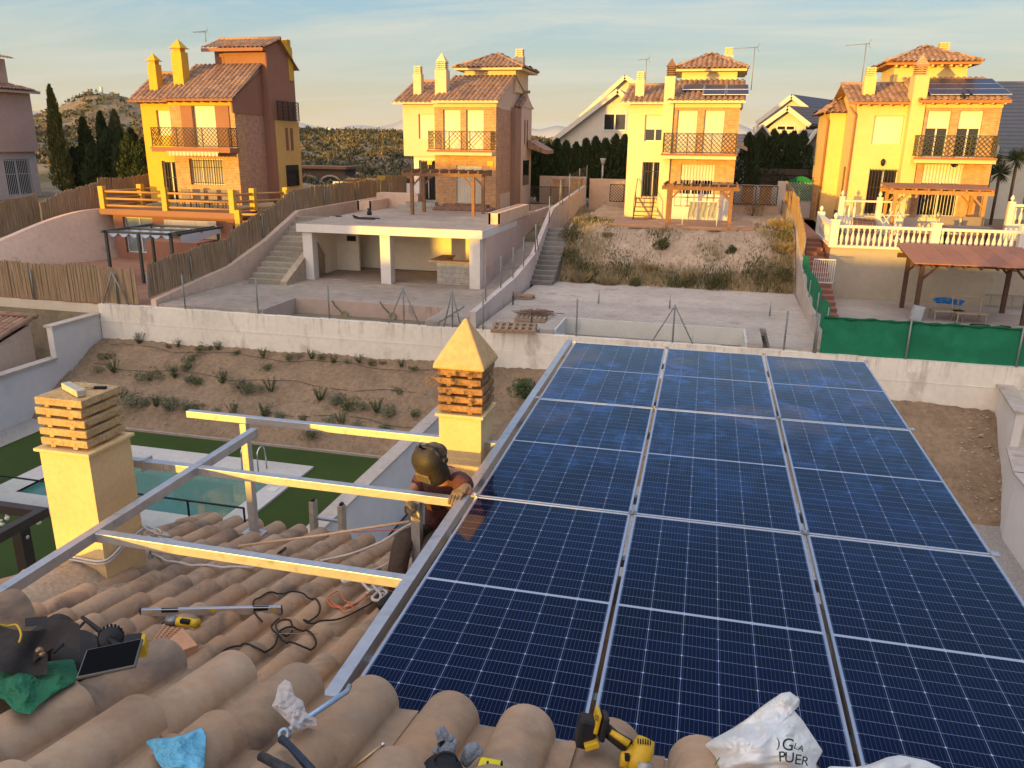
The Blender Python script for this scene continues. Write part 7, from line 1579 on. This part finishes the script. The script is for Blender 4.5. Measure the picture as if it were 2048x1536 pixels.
MB().grid(lambda u, v: hb(65+95*u, 1300-62*math.sin(math.pi*(.15+u*.55))+55*v, 2.12-.08*v+.03*math.sin(u*4)), 14, 10).build('flap', m_bag2, t)
MB().tube([hb(165, 1235, 2.2), hb(200, 1262, 2.12), hb(235, 1290, 2.05), hb(262, 1310, 2.0)], [.006, .008, .008, .006], 6).tube([hb(168, 1245, 2.15), hb(140, 1275, 2.1), hb(108, 1305, 2.02)], .004, 6).build('strap', m_black, t)
MB().blob(hb(78, 1302, 2.0), (.012, .012, .010), 8, 5, .3, .5, 2).blob(hb(85, 1308, 2.0), (.008, .008, .008), 6, 4, .3).build('buckle', M('bronze_buckle', (.35, .22, .14), .35, .2, 40, .1, metal=.8), t)
t = thing('hammer_holder', 'round ribbed black knob of a drill case beside the tool bag', 'case', hb(225, 1278, 2.1)); k_ = MB()
c = hb(222, 1278, 2.1); k_.lathe(c, [(.030, -.02), (.030, .02), (.025, .024)], 24, axis=(.5, -.6, .6))
for i in range(20):
    a = R_(i*18); ax = Vector((.5, -.6, .6)).normalized(); x = ax.cross(Vector((1, 0, 0))).normalized(); y = ax.cross(x); k_.obox(c+(x*math.cos(a)+y*math.sin(a))*.030, (.002, .002, .010), Matrix.Identity(3))
k_.build('knob', m_black, t)
t = thing('tape_measure', 'yellow and black tape measure behind the top corner of the phone', 'tape measure', hb(280, 1290, 1.98)); MB().obox(hb(272, 1293, 2.0), (.026, .02, .026), Matrix.Rotation(.5, 3, 'Z') @ Matrix.Rotation(.3, 3, 'X')).build('case', m_yellow, t, bevel=.008); MB().obox(hb(266, 1282, 1.99), (.021, .018, .009), Matrix.Rotation(.5, 3, 'Z') @ Matrix.Rotation(.3, 3, 'X')).build('grip', m_black, t, bevel=.005)
t = thing('smartphone', 'black smartphone lying screen up on the tool bag', 'phone', hb(222, 1318, 1.9))
c0, c1, c2, c3 = hb(170, 1352, 1.86), hb(156, 1308, 1.93), hb(272, 1282, 1.95), hb(288, 1330, 1.88)
cen = (c0+c1+c2+c3)/4; ux = ((c2+c3)-(c0+c1)).normalized(); uy = ((c1+c2)-(c0+c3)); uy = (uy-ux*uy.dot(ux)).normalized(); uz = ux.cross(uy)
if uz.z < 0: uz = -uz; 
lx = ((c2+c3)-(c0+c1)).length/4; ly = ((c1+c2)-(c0+c3)).length/4
Mp = Matrix((ux, uy, uz)).transposed(); MB().obox(cen, (lx, ly, .0045), Mp).build('case', M('phone_case_rim', (.10, .095, .08), .4, .05, 10, 0), t, bevel=.004)
m_scr, nt, b = newmat('phone_screen'); b.inputs['Base Color'].default_value = (.003, .003, .003, 1); b.inputs['Roughness'].default_value = .45; b.inputs['Specular IOR Level'].default_value = .05
MB().obox(cen+uz*.0048, (lx-.005, ly-.005, .0006), Mp).build('screen', m_scr, t)
t = thing('tool_pouch', 'dark tool belt with a mustard yellow trim at the left edge', 'tool belt', hb(25, 1270, 2.1))
MB().grid(lambda u, v: hb(-30+125*u, 1240+22*math.sin(u*2.2)+90*v, 2.12-.12*v+.02*math.sin(u*7+v*3)), 16, 10).build('pouch', m_bag2, t)
b = MB(); sp_ = spline([hb(-5, 1248, 2.0), hb(15, 1252, 2.02), hb(33, 1250, 2.03), hb(42, 1268, 2.02), hb(38, 1285, 2.0)], 6); b.tube(sp_, .0028, 6); b.build('trim', m_yellow, t)
MB().grid(lambda u, v: hb(50+45*u, 1236-4*u+18*v, 2.1-.06*v), 4, 3).build('flap', m_bag, t)
# cloths, gloves, plastic bags
def cloth(name, label, cat, outline, d0, mat, seed, th=.05, dfn=None, crumple=.02, fr=9, n=44):
    """crumpled sheet: outline pixels (polygon), filled as a fan of rings, height from noise"""
    from mathutils import noise as mn
    cx_ = sum(p[0] for p in outline)/len(outline); cy_ = sum(p[1] for p in outline)/len(outline); m_ = len(outline); rings = n; dense = []
    for i in range(m_):
        a, b = outline[i], outline[(i+1) % m_]
        for k in range(12): dense.append((a[0]+(b[0]-a[0])*k/12, a[1]+(b[1]-a[1])*k/12))
    N = len(dense); mb = MB(); vs = []
    for r in range(rings+1):
        f = r/rings
        for (px, py) in dense:
            x, y = cx_+(px-cx_)*f, cy_+(py-cy_)*f; P = mn.noise(Vector((x/fr*.15+seed, y/fr*.15, seed)))+.5*mn.noise(Vector((x/fr*.4, y/fr*.4+seed, 3)))+.25*abs(mn.noise(Vector((x/fr*.9, y/fr*.9, seed*2))))
            d = (dfn(x, y) if dfn else d0)-th*(1-f**3)-crumple*P*2*(1-f**6*.6); vs.append(hb(x, y, d))
    mb.add(vs, [(r*N+i, r*N+(i+1) % N, (r+1)*N+(i+1) % N, (r+1)*N+i) for r in range(rings) for i in range(N)], .5, True)
    # underside
    base = len(mb.v); mb.add([hb(px, py, (dfn(px, py) if dfn else d0)+.012) for px, py in dense], [tuple(range(N))]); o = mb
    o.add([hb(px, py, (dfn(px, py) if dfn else d0)) for px, py in dense]+[hb(px, py, (dfn(px, py) if dfn else d0)+.012) for px, py in dense], [(i, (i+1) % N, N+(i+1) % N, N+i) for i in range(N)])
    ob = o.build(name, mat); w_ = ob.modifiers.new('weld', 'WELD'); w_.merge_threshold = .0004; sm = ob.modifiers.new('soften', 'SMOOTH'); sm.factor = .5; sm.iterations = 5
    return tag(ob, label, cat)
cloth('green_cloth', 'crumpled green mesh cloth on the tiles at the lower left edge', 'cloth', [(-30, 1290), (15, 1296), (28, 1322), (48, 1338), (100, 1322), (148, 1318), (158, 1352), (150, 1365), (112, 1385), (75, 1412), (62, 1430), (30, 1425), (8, 1400), (-30, 1390)], 1.8, clothmat('green_fabric', (.030, .16, .080), s=12), 3, .04, lambda x, y: neard(x, y, .13), .022, 8)
cloth('blue_cloth', 'light blue disposable shoe cover lying on the tiles at the bottom', 'shoe cover', [(291, 1484), (300, 1478), (345, 1474), (372, 1468), (404, 1454), (412, 1470), (411, 1500), (408, 1545), (330, 1545), (312, 1520), (304, 1500)], 1.5, clothmat('blue_nonwoven', (.16, .46, .62), s=20), 7, .03, lambda x, y: neard(x, y, .12), .02, 7)
def plast(name, c, al, rough=.25):
    m, nt, b = newmat(name); b.inputs['Base Color'].default_value = (*c, 1); b.inputs['Roughness'].default_value = rough; b.inputs['Alpha'].default_value = al; b.inputs['Specular IOR Level'].default_value = .6
    lw_ = nn(nt, 'ShaderNodeLayerWeight'); lw_.inputs[0].default_value = .35; nt.links.new(rng(nt, lw_.outputs['Facing'], .1, .9, al*.7, min(1, al*2)), b.inputs['Alpha']); bump(nt, b, noise(nt, 55, 4, .6, dist=1.5), .7, .01); return m
cloth('clear_plastic_bag', 'crumpled clear plastic bag standing on the tiles left of the blue steel bar', 'plastic bag', [(570, 1358), (582, 1365), (590, 1392), (606, 1402), (612, 1425), (634, 1438), (633, 1452), (612, 1456), (600, 1462), (585, 1466), (580, 1448), (560, 1428), (543, 1412), (550, 1398), (556, 1372)], 1.7, plast('clear_film', (.60, .55, .52), .50, .3), 5, .05, lambda x, y: neard(x, y, .15), .03, 4)
m_wbag = M('white_bag_film', (.70, .70, .67), .42, .06, 9, .35, spec=.5, big=.05, bd=.01)
bd_ = lambda x, y: neard(1450, 1500, .16)+(1536-y)*.0009+abs(x-1530)*.0006
WB = cloth('white_plastic_bag', 'white plastic shopping bag with dark printed letters standing over the near panels', 'plastic bag', [(1405, 1492), (1425, 1478), (1455, 1462), (1490, 1440), (1530, 1408), (1562, 1386), (1580, 1383), (1600, 1398), (1598, 1412), (1588, 1420), (1605, 1440), (1625, 1470), (1646, 1502), (1632, 1528), (1640, 1560), (1430, 1560), (1420, 1530)], 1.5, m_wbag, 11, .06, bd_, .035, 13, 50)
cloth('white_plastic_bag', 'second white plastic bag just showing at the bottom edge, right of the first', 'plastic bag', [(1640, 1545), (1660, 1532), (1700, 1536), (1740, 1528), (1775, 1514), (1800, 1510), (1850, 1520), (1885, 1536), (1880, 1570), (1650, 1570)], 1.5, m_wbag, 17, .05, bd_, .02, 10)
m_glv = clothmat('grey_blue_leather', (.22, .25, .29), s=25)
def skin(name, V, E, Rr, mat, parent=None, sub=2, root=0):
    me = bpy.data.meshes.new(name); inv = WM(parent).inverted() if parent else Matrix.Identity(4); me.from_pydata([tuple(inv @ Vector(v)) for v in V], E, []); me.materials.append(mat)
    o = bpy.data.objects.new(name, me); C.collection.objects.link(o); 
    if parent: o.parent = parent
    m_ = o.modifiers.new('skin', 'SKIN'); m_.use_smooth_shade = True
    for i, r in enumerate(Rr):
        sv = me.skin_vertices[0].data[i]; sv.radius = (r, r) if not isinstance(r, tuple) else r; sv.use_root = (i == root)
    s = o.modifiers.new('smooth', 'SUBSURF'); s.levels = sub; s.render_levels = sub; return o
def gloveshape(name, label, pts, mat, d, cat='glove', grp=None):
    """pts: palm pixel chain + list of finger chains; flat leather glove dropped on the tiles"""
    t = thing(name, label, cat, hb(*pts[0][0], d), grp)
    for ch, r in pts[1]:
        pass
    V, E, Rr = [], [], []
    for i, p in enumerate(pts[0]): V.append(hb(*p, d)); Rr.append((.022, .012)); 
    E += [(i, i+1) for i in range(len(pts[0])-1)]
    for ch, r in pts[1]:
        prev = len(pts[0])-1
        for j, p in enumerate(ch): V.append(hb(*p, d-.004)); Rr.append(r*(1-.12*j)); E.append((prev, len(V)-1)); prev = len(V)-1
    skin('leather', V, E, Rr, mat, t); return t
gd = neard(905, 1490, .12)
gloveshape('work_glove', 'grey leather work glove lying with fingers upward at the bottom of the photo', ([(890, 1530), (893, 1510), (895, 1495)], [([(882, 1478), (877, 1464), (875, 1458)], .010), ([(892, 1476), (886, 1460), (881, 1452)], .010), ([(901, 1480), (903, 1468)], .0095), ([(907, 1488), (912, 1477)], .009), ([(878, 1512), (868, 1496)], .010)]), m_glv, gd, grp='work gloves')
gloveshape('work_glove', 'second grey work glove crumpled to the right of the first', ([(925, 1530), (935, 1515), (942, 1505)], [([(950, 1492), (958, 1490)], .012), ([(958, 1503), (964, 1508)], .011), ([(935, 1496), (930, 1492)], .011)]), m_glv, gd, grp='work gloves')
t = thing('round_lid', 'top of a black round lid at the bottom edge between the gloves', 'lid', hb(885, 1545, gd-.05)); MB().lathe(hb(884, 1552, gd-.06), [(.05, -.01), (.05, .012), (.03, .022)], 24, axis=tuple(-np.array(_fwd)*.4+np.array([0, 0, 1]))).build('lid', m_black, t); MB().tube([hb(870+22*(1-math.cos(R_(a))), 1522-18*math.sin(R_(a)), gd-.06) for a in range(0, 181, 20)], .003, 6).build('ring', m_black, t)
t = thing('yellow_tape', 'bright yellow tape measure top at the bottom edge of the photo', 'tape measure', hb(980, 1540, gd-.04)); MB().obox(hb(980, 1543, gd-.05), (.028, .02, .022), Matrix.Identity(3)).build('case', M('bright_yellow_plastic', (.75, .62, .01), .4), t, bevel=.006); MB().obox(hb(975, 1541, gd-.072), (.002, .004, .024), Matrix.Identity(3)).obox(hb(1003, 1541, gd-.072), (.002, .004, .024), Matrix.Identity(3)).build('stripe', m_black, t)
# blue strap bar with ring, ratchet
m_bluest = M('blue_zinc_steel', (.34, .46, .60), .35, .06, 30, 0, metal=.5); t = thing('steel_rod', 'long blue grey steel rod ending in a round eye, running up to the frame', 'rod', hb(568, 1468, 1.6))
d0, d1 = neard(570, 1466, .13), float(np.dot(_fwd, Vector(fp(688, 1388))))-.02
MB().tube([hb(580, 1459, d0-.02), hb(694, 1383, d0+.16), hb(699, 1372, d0+.2)], .007, 8).build('rod', m_bluest, t)
c = hb(568, 1468, d0); ax = Vector(ray(568, 1468)).normalized(); x = ax.cross(Vector((0, 0, 1))).normalized(); y = ax.cross(x); MB().tube([c+(x*math.cos(R_(a))+y*math.sin(R_(a)))*.010 for a in range(0, 360, 24)], .0052, 8, closed=True).build('eye', m_bluest, t)
t = thing('ratchet_handle', 'dark blue black ratchet handle pointing down from the rod eye', 'tool', hb(590, 1500, d0)); m_rat = M('blue_black_steel', (.02, .03, .055), .4, .2, 60, .1); MB().tube([hb(563, 1478, d0-.06), hb(580, 1492, d0-.09), hb(605, 1520, d0-.14), hb(640, 1560, d0-.20)], [.010, .008, .0095, .010], 10).build('handle', m_rat, t)
t = thing('black_tube', 'scuffed black plastic tube end at the bottom edge', 'tube', hb(520, 1515, d0)); MB().tube([hb(522, 1512, d0-.14), hb(560, 1532, d0-.18), hb(590, 1548, d0-.20)], .0105, 12).build('tube', M('scuffed_black_plastic', (.03, .032, .04), .5, .5, 60, .2, stain=((.35, .36, .38), 40, .64)), t)
t = thing('drill_bit', 'thin brass and silver drill bit lying on the tile near the bottom edge', 'drill bit', hb(740, 1510, 1.5)); MB().tube([hb(700, 1540, gd-.03), hb(765, 1490, gd)], .0045, 8).build('shank', M('brass_steel', (.50, .36, .20), .4, .1, 20, 0, metal=.7), t); MB().blob(hb(766, 1489, gd), .006, 8, 6).build('tip', m_frame, t)
t = thing('wire', 'thin straight wire lying across the tiles near the black cable loops', 'wire', lowp(540, 1274)); MB().tube([lowp(535, 1273)+Vector((0,0,.02)), lowp(635, 1273)+Vector((0,0,.02))], .0025, 5).build('wire', m_steelpost, t)
t = thing('marker', 'black marker pen lying on the tiles below the second frame tube', 'pen', lowp(560, 1102)); MB().tube([lowp(555, 1108), lowp(571, 1096)], [.009, .011], 8).build('pen', m_black, t)
# cordless drill, lower right of centre
t = thing('cordless_drill', 'yellow and black cordless drill lying on the ridge tiles at the bottom', 'cordless drill', hb(1240, 1480, 1.5)); D0 = neard(1230, 1490, .15)
m_dy = M('drill_yellow', (.60, .36, .02), .38, .08, 60, .05, stain=((.2, .14, .05), 50, .64))
def ob(mb, px, py, d, ex, ey, ez, rz=0, roll=0): return mb.obox(hb(px, py, d), (ex, ey, ez), Matrix.Rotation(rz, 3, 'Z') @ RMat @ Matrix.Rotation(roll, 3, 'Y'))
RMat = Matrix((Vector(RM[0]), -Vector(RM[2]), -Vector(RM[1]))).transposed()      # local x right, y toward the viewer, z up in the picture
ob(MB(), 1172, 1462, D0+.05, .021, .030, .035, 0, R_(14)).build('battery', m_black, t, bevel=.006)
ob(ob(MB(), 1193, 1440, D0+.045, .0055, .031, .024, 0, R_(14)), 1182, 1484, D0+.03, .018, .028, .008, 0, R_(-16)).build('battery_trim', m_dy, t, bevel=.003)
ob(MB(), 1206, 1452, D0+.03, .0075, .028, .030, 0, R_(14)).build('foot', m_black, t, bevel=.004)
MB().tube([hb(1208, 1456, D0+.03), hb(1230, 1475, D0+.02), hb(1258, 1494, D0)], [.0165, .0155, .0185], 14).build('grip', m_rubber, t)
MB().tube([hb(1222, 1464, D0+.002), hb(1258, 1488, D0-.018)], [.007, .009], 8).build('grip_stripe', m_dy, t)
MB().tube([hb(1292, 1478, D0+.01), hb(1286, 1496, D0), hb(1276, 1520, D0-.01), hb(1268, 1545, D0-.02)], [.022, .028, .027, .022], 16).build('motor_housing', m_dy, t)
MB().tube([hb(1268, 1500, D0-.002), hb(1250, 1512, D0-.01), hb(1248, 1535, D0-.02)], [.016, .013, .012], 10).build('trigger_guard', m_dy, t)
ob(MB(), 1254, 1514, D0-.02, .006, .006, .009).build('trigger', m_black, t, bevel=.002)
v_ = MB()
for i in range(6): ob(v_, 1276+5*i, 1482+i*.5, D0-.02, .0012, .002, .006)
v_.build('vents', m_black, t); MB().tube([hb(1288, 1524, D0-.02), hb(1284, 1552, D0-.03)], [.024, .02], 14).build('chuck_ring', M('grey_cast_metal2', (.35, .33, .30), .4, .2, 60, .2, metal=.6), t)
# lettering of the bags and battery (drawn as raised strokes)
def text(s, px, py, d, size, mat, parent, roll=0, ext=.0006, name='print', outline=False):
    cu = bpy.data.curves.new(name, 'FONT'); cu.body = s; cu.size = size; cu.extrude = ext; cu.align_x = 'CENTER'; cu.align_y = 'CENTER'
    tmp = bpy.data.objects.new(name, cu); C.collection.objects.link(tmp); dg = bpy.context.evaluated_depsgraph_get(); me = bpy.data.meshes.new_from_object(tmp.evaluated_get(dg)); bpy.data.objects.remove(tmp)
    me.materials.clear(); me.materials.append(mat); o = bpy.data.objects.new(name, me); C.collection.objects.link(o)
    Mt = Matrix((Vector(RM[0]), -Vector(RM[1]), -Vector(RM[2]))).transposed().to_4x4() @ Matrix.Rotation(roll, 4, 'Z'); o.parent = parent; o.matrix_basis = WM(parent).inverted() @ (Matrix.Translation(hb(px, py, d)) @ Mt); return o
m_ink = M('dark_print', (.03, .04, .04), .6); m_gink = M('green_print', (.02, .20, .05), .6)
dW = bd_(1590, 1490)-.15
for s, px, py, sz, rl_ in (('G', 1576, 1490, .040, -.15), ('L', 1592, 1493, .020, -.3), ('A', 1602, 1497, .020, -.3), ('P', 1564, 1514, .034, .05), ('U', 1579, 1516, .034, -.05), ('E', 1596, 1520, .034, -.12), ('R', 1610, 1523, .030, -.2), (')', 1557, 1486, .03, 0)):
    text(s, px, py, dW+.0, sz, m_ink, WB, rl_)
text('/', 1434, 1524, bd_(1434, 1524)-.10, .03, m_gink, WB, -.3)
text('XR', 1194, 1436, D0+.012, .012, m_ink, t, R_(80))
# ladder top beyond the eave
t = thing('ladder', 'top of an aluminium ladder leaning on the far eave in front of the dividing wall', 'ladder', (-3, 6.2, -4)); m_lad = M('worn_ladder_wood_metal', (.38, .32, .25), .5, .2, 14, .2)
A0, A1 = ony(626, 1002, 6.28), ony(683, 1010, 6.28)
for A in (A0, A1):
    MB().bar(A, A+np.array([.02, -.06, -.62])*1.0, .045, .09).bar(A+np.array([.02, -.06, -.62]), A+np.array([.1, .5, -6.0]), .035, .07).build('rail', m_lad, t); MB().blob(A+np.array([0, 0, .01]), (.022, .035, .02), 8, 5).build('end_cap', m_black, t)
for k, f in enumerate((.17, .17+.28, .17+.56)):
    a, b_ = A0+np.array([.02, -.06, -.62])*f*1.6, A1+np.array([.02, -.06, -.62])*f*1.6; MB().bar(a, b_, .03, .022).build('rung', m_frame, t)
# block and trowel on the left chimney
zc_ = lct+.0; t = thing('wooden_block', 'small pale wooden block on top of the left chimney', 'block', (-4.2, 4.3, zc_)); a, b_ = onz(132, 770, zc_+.03), onz(163, 787, zc_+.03); MB().bar(Vector(a), Vector(b_), .06, .045).build('block', M('pale_wood_block', (.42, .40, .32), .8, .15, 30, .1), t, bevel=.004)
t = thing('trowel', 'flat steel trowel with black handle beside the wooden block on the chimney', 'trowel', (-4.1, 4.3, zc_)); a, b_ = Vector(onz(168, 775, zc_+.012)), Vector(onz(213, 775, zc_+.012)); MB().bar(a.lerp(b_, .45), b_, .022, .016).build('handle', m_black, t); MB().add([a+Vector((0,0,.0)), a.lerp(b_, .5)+Vector((0,.02,0)), a.lerp(b_, .5)+Vector((0,-.02,0)), a+Vector((0,0,.003)), a.lerp(b_, .5)+Vector((0,.02,.003)), a.lerp(b_, .5)+Vector((0,-.02,.003))], [(0,1,2),(3,5,4),(0,3,4,1),(1,4,5,2),(2,5,3,0)]).build('blade', m_steelpost, t)
# ------------------------------------------------------------------ the welder
m_skin = M('tanned_skin', (.42, .20, .11), .6, .06, 30, .05); m_shirt = clothmat('dusty_maroon_tshirt', (.105, .042, .038), s=16); m_trou = clothmat('dark_work_trousers', (.075, .052, .040), s=8); m_tdark = m_trou
m_helm = M('scuffed_black_helmet', (.035, .028, .018), .5, .3, 25, .3, stain=((.13, .095, .04), 14, .57)); m_boot = M('black_boot', (.02, .018, .017), .7, .2, 30, .2); m_gw = clothmat('tan_leather_glove', (.20, .145, .085), s=22)
J = {}
def j(n, px, py, y): J[n] = Vector(ony(px, py, y))
j('pel', 884, 1066, 5.12); j('wai', 886, 1036, 5.08); j('che', 889, 992, 4.98); j('upc', 888, 962, 4.90); j('nec', 880, 945, 4.84); j('hed', 868, 932, 4.76); j('crn', 866, 905, 4.74)
j('shr', 918, 956, 4.90); j('elr', 938, 988, 4.70); j('wrr', 906, 985, 4.50); j('har', 893, 974, 4.42)
j('shl', 846, 962, 4.92); j('ell', 822, 985, 4.80); j('wrl', 818, 1006, 4.62); j('hal', 822, 1022, 4.54)
j('hil', 866, 1074, 5.04); j('knl', 806, 1078, 4.62); j('anl', 785, 1140, 4.42); j('hir', 902, 1076, 5.06); j('knr', 864, 1084, 4.66); j('anr', 846, 1128, 4.55)
def zfix(n, dz=.05): J[n].z = max(J[n].z, lowz(J[n].x, J[n].y)+dz)
for n in ('anl', 'anr'): J[n].z = lowz(J[n].x, J[n].y, True)+.08
tubeTop = tubez(yT2)+.03; pr = Vector((J['har'].x, yT2+.01, tubeTop+.022)); J['har'] = pr.copy(); J['wrr'] = pr+Vector((.055, .085, .035))
names = ['pel', 'wai', 'che', 'upc', 'nec', 'hed', 'crn', 'shr', 'elr', 'wrr', 'har', 'shl', 'ell', 'wrl', 'hal', 'hil', 'knl', 'anl', 'hir', 'knr', 'anr']
ix = {n: i for i, n in enumerate(names)}; ed = [('pel', 'wai'), ('wai', 'che'), ('che', 'upc'), ('upc', 'nec'), ('nec', 'hed'), ('hed', 'crn'), ('upc', 'shr'), ('shr', 'elr'), ('elr', 'wrr'), ('wrr', 'har'), ('upc', 'shl'), ('shl', 'ell'), ('ell', 'wrl'), ('wrl', 'hal'), ('pel', 'hil'), ('hil', 'knl'), ('knl', 'anl'), ('pel', 'hir'), ('hir', 'knr'), ('knr', 'anr')]
rad = dict(pel=.13, wai=.125, che=.135, upc=.12, nec=.058, hed=.088, crn=.085, shr=.062, elr=.038, wrr=.026, har=.022, shl=.062, ell=.038, wrl=.026, hal=.022, hil=.088, knl=.060, anl=.042, hir=.088, knr=.060, anr=.042)
person = skin('person', [J[n] for n in names], [(ix[a], ix[b]) for a, b in ed], [rad[n] for n in names], m_skin)
tag(person, 'welder in a maroon t-shirt crouching behind the frame with a flip down welding mask', 'person')
def sub(nm, ns, es, rr, m, s=2):
    ii = {n: i for i, n in enumerate(ns)}; return skin(nm, [J[n] for n in ns], [(ii[a], ii[b]) for a, b in es], rr, m, person, s)
J['slr'] = J['shr'].lerp(J['elr'], .72); J['sll'] = J['shl'].lerp(J['ell'], .72); J['hem'] = J['pel'].lerp(J['wai'], .25)
sub('tshirt', ['hem', 'wai', 'che', 'upc', 'nk2', 'shr', 'slr', 'shl', 'sll'] if J.setdefault('nk2', J['upc'].lerp(J['nec'], .55)) else 0, [('hem', 'wai'), ('wai', 'che'), ('che', 'upc'), ('upc', 'nk2'), ('upc', 'shr'), ('shr', 'slr'), ('upc', 'shl'), ('shl', 'sll')], [.155, .150, .165, .152, .085, .092, .074, .092, .074], m_shirt)
J['anl2'] = J['anl']+Vector((0, 0, .02)); J['anr2'] = J['anr']+Vector((0, 0, .02))
sub('trousers', ['wai2', 'pel', 'hil', 'knl', 'anl2', 'hir', 'knr', 'anr2'] if J.setdefault('wai2', J['pel'].lerp(J['wai'], .5)) else 0, [('wai2', 'pel'), ('pel', 'hil'), ('hil', 'knl'), ('knl', 'anl2'), ('pel', 'hir'), ('hir', 'knr'), ('knr', 'anr2')], [.135, .15, .108, .080, .066, .108, .080, .066], m_trou)
for nm, a, dx in (('l', 'anl', Vector((-.03, -.17, -.04))), ('r', 'anr', Vector((.02, -.16, -.04)))):
    p = J[a]; toe = p+dx; toe.z = lowz(toe.x, toe.y, True)+.045; heel = p+Vector((0, .05, -.05)); skin('boot', [p+Vector((0,0,.05)), p+Vector((0,0,-.03)), toe.lerp(p, .35), toe, heel], [(0,1),(1,2),(2,3),(1,4)], [.052, .05, .045, .038, .04], m_boot, person)
# gloved hands: palm plus five separate curled fingers
def hand(nm, wr, palm, across, fdir, curl, thumb):
    V = [wr, wr.lerp(palm, .55), palm]; E = [(0, 1), (1, 2)]; Rr = [.033, (.040, .026), (.040, .024)]
    for i, (off, L) in enumerate(((-.033, .070), (-.011, .080), (.011, .075), (.033, .060))):
        prev = 2; base = palm+across*off+fdir*.022; p1 = base+fdir*L*.4+curl*.008; p2 = p1+(fdir*.5+curl*.9).normalized()*L*.38; p3 = p2+(curl-fdir*.2).normalized()*L*.28
        for q_, r in ((base, .0125), (p1, .0115), (p2, .0105), (p3, .0095)): V.append(q_); Rr.append(r); E.append((prev, len(V)-1)); prev = len(V)-1
    tb = wr.lerp(palm, .6)+thumb*.03; prev = 1
    for q_, r in ((tb, .014), (tb+(thumb+fdir*.6).normalized()*.035, .0125), (tb+(thumb*.6+fdir+curl*.5).normalized()*.06, .011)): V.append(q_); Rr.append(r); E.append((prev, len(V)-1)); prev = len(V)-1
    o = skin(nm, V, E, Rr, m_gw, person, 2); o.name = 'glove'; return o
hand('glove', J['wrr'], pr, Vector((1, 0, 0)), Vector((-.12, -.9, -.1)).normalized(), Vector((-.05, -.15, -1)), Vector((-1, 0, -.1)))
pl_ = Vector((J['hal'].x, J['hal'].y, J['hal'].z)); hand('glove', J['wrl'], pl_, Vector((.7, -.5, 0)).normalized(), Vector((.5, -.1, -.8)).normalized(), Vector((.6, -.5, .1)).normalized(), Vector((.2, -.7, .6)).normalized())
# welding mask: shell following the face, tilted down toward the work
hc = J['hed'].lerp(J['crn'], .45); fdir = Vector((-.35, -.86, -.42)).normalized(); side = fdir.cross(Vector((0, 0, 1))).normalized(); upd = side.cross(fdir).normalized()
def mask(u, v):
    a = (u-.5)*R_(190); h = (v-.5)*.275; pr_ = (1-max(0, (v-.55)/.45)**2.6*.62)*(1-max(0, (.22-v)/.22)**2*.16)
    k = abs(math.cos(a))**.7*math.copysign(1, math.cos(a)); s = abs(math.sin(a))**.85*math.copysign(1, math.sin(a))
    return hc+side*(s*.112*pr_)+fdir*(.018+.118*k*pr_-.02*max(0, v-.7))+upd*(.012+h)
MB().grid(mask, 26, 18).build('welding_mask', m_helm, person).modifiers.new('t', 'SOLIDIFY').thickness = .006
wc = hc+fdir*.140+upd*.0; Mw = Matrix((side, fdir, upd)).transposed()
MB().obox(wc-fdir*.008-upd*.045, (.062, .014, .036), Mw).build('lens_frame', M('dusty_lens_frame', (.17, .125, .05), .6, .3, 30, .2), person, bevel=.005)
MB().obox(wc+fdir*.0065-upd*.045, (.047, .003, .022), Mw).build('lens', M('amber_lens', (.10, .075, .02), .25), person)
b = MB().tube([hc+side*(.105*math.cos(R_(a)))+upd*(.08+.055*math.sin(R_(a)))+fdir*(.02) for a in range(0, 181, 15)], .012, 8)
for s in (-1, 1): b.lathe(hc+side*(.112*s)+upd*.035, [(.022, 0), (.022, .014)], 12, axis=tuple(side*s))
b.tube([hc-fdir*(.10*math.sin(R_(a)))+side*(.10*math.cos(R_(a)))+upd*.05 for a in range(0, 181, 15)], .013, 8); b.build('headgear', m_helm, person)
Q = np.random.default_rng(4); n = 700; d = unit(Q.normal(size=(n, 3))+np.array(upd)*.7-np.array(fdir)*.3); quads(np.array(hc)+np.array(upd)*.025+d*.098, unit(np.cross(d, Q.normal(size=(n, 3)))), np.full(n, .04), np.full(n, .006), Q, M('brown_hair', (.12, .075, .04), .8), 'hair', person)
MB().blob(hc+upd*.02-fdir*.01, (.09, .098, .105), 14, 10).build('cap', clothmat('faded_cap', (.16, .12, .07), s=15), person)
# ------------------------------------------------------------------ air
hz = MB().box(-9500, 9500, -9500, 9500, -12, 210)
m_h = bpy.data.materials.new('haze'); m_h.use_nodes = True; nt = m_h.node_tree; nt.nodes.remove(nt.nodes['Principled BSDF'])
v = nt.nodes.new('ShaderNodeVolumePrincipled'); v.inputs['Color'].default_value = (.80, .88, 1, 1); v.inputs['Density'].default_value = .00006; nt.links.new(v.outputs[0], nt.nodes['Material Output'].inputs['Volume'])
o = hz.build('haze', m_h); tag(o, 'thin pale evening haze over the whole neighbourhood', 'haze', kind='stuff')
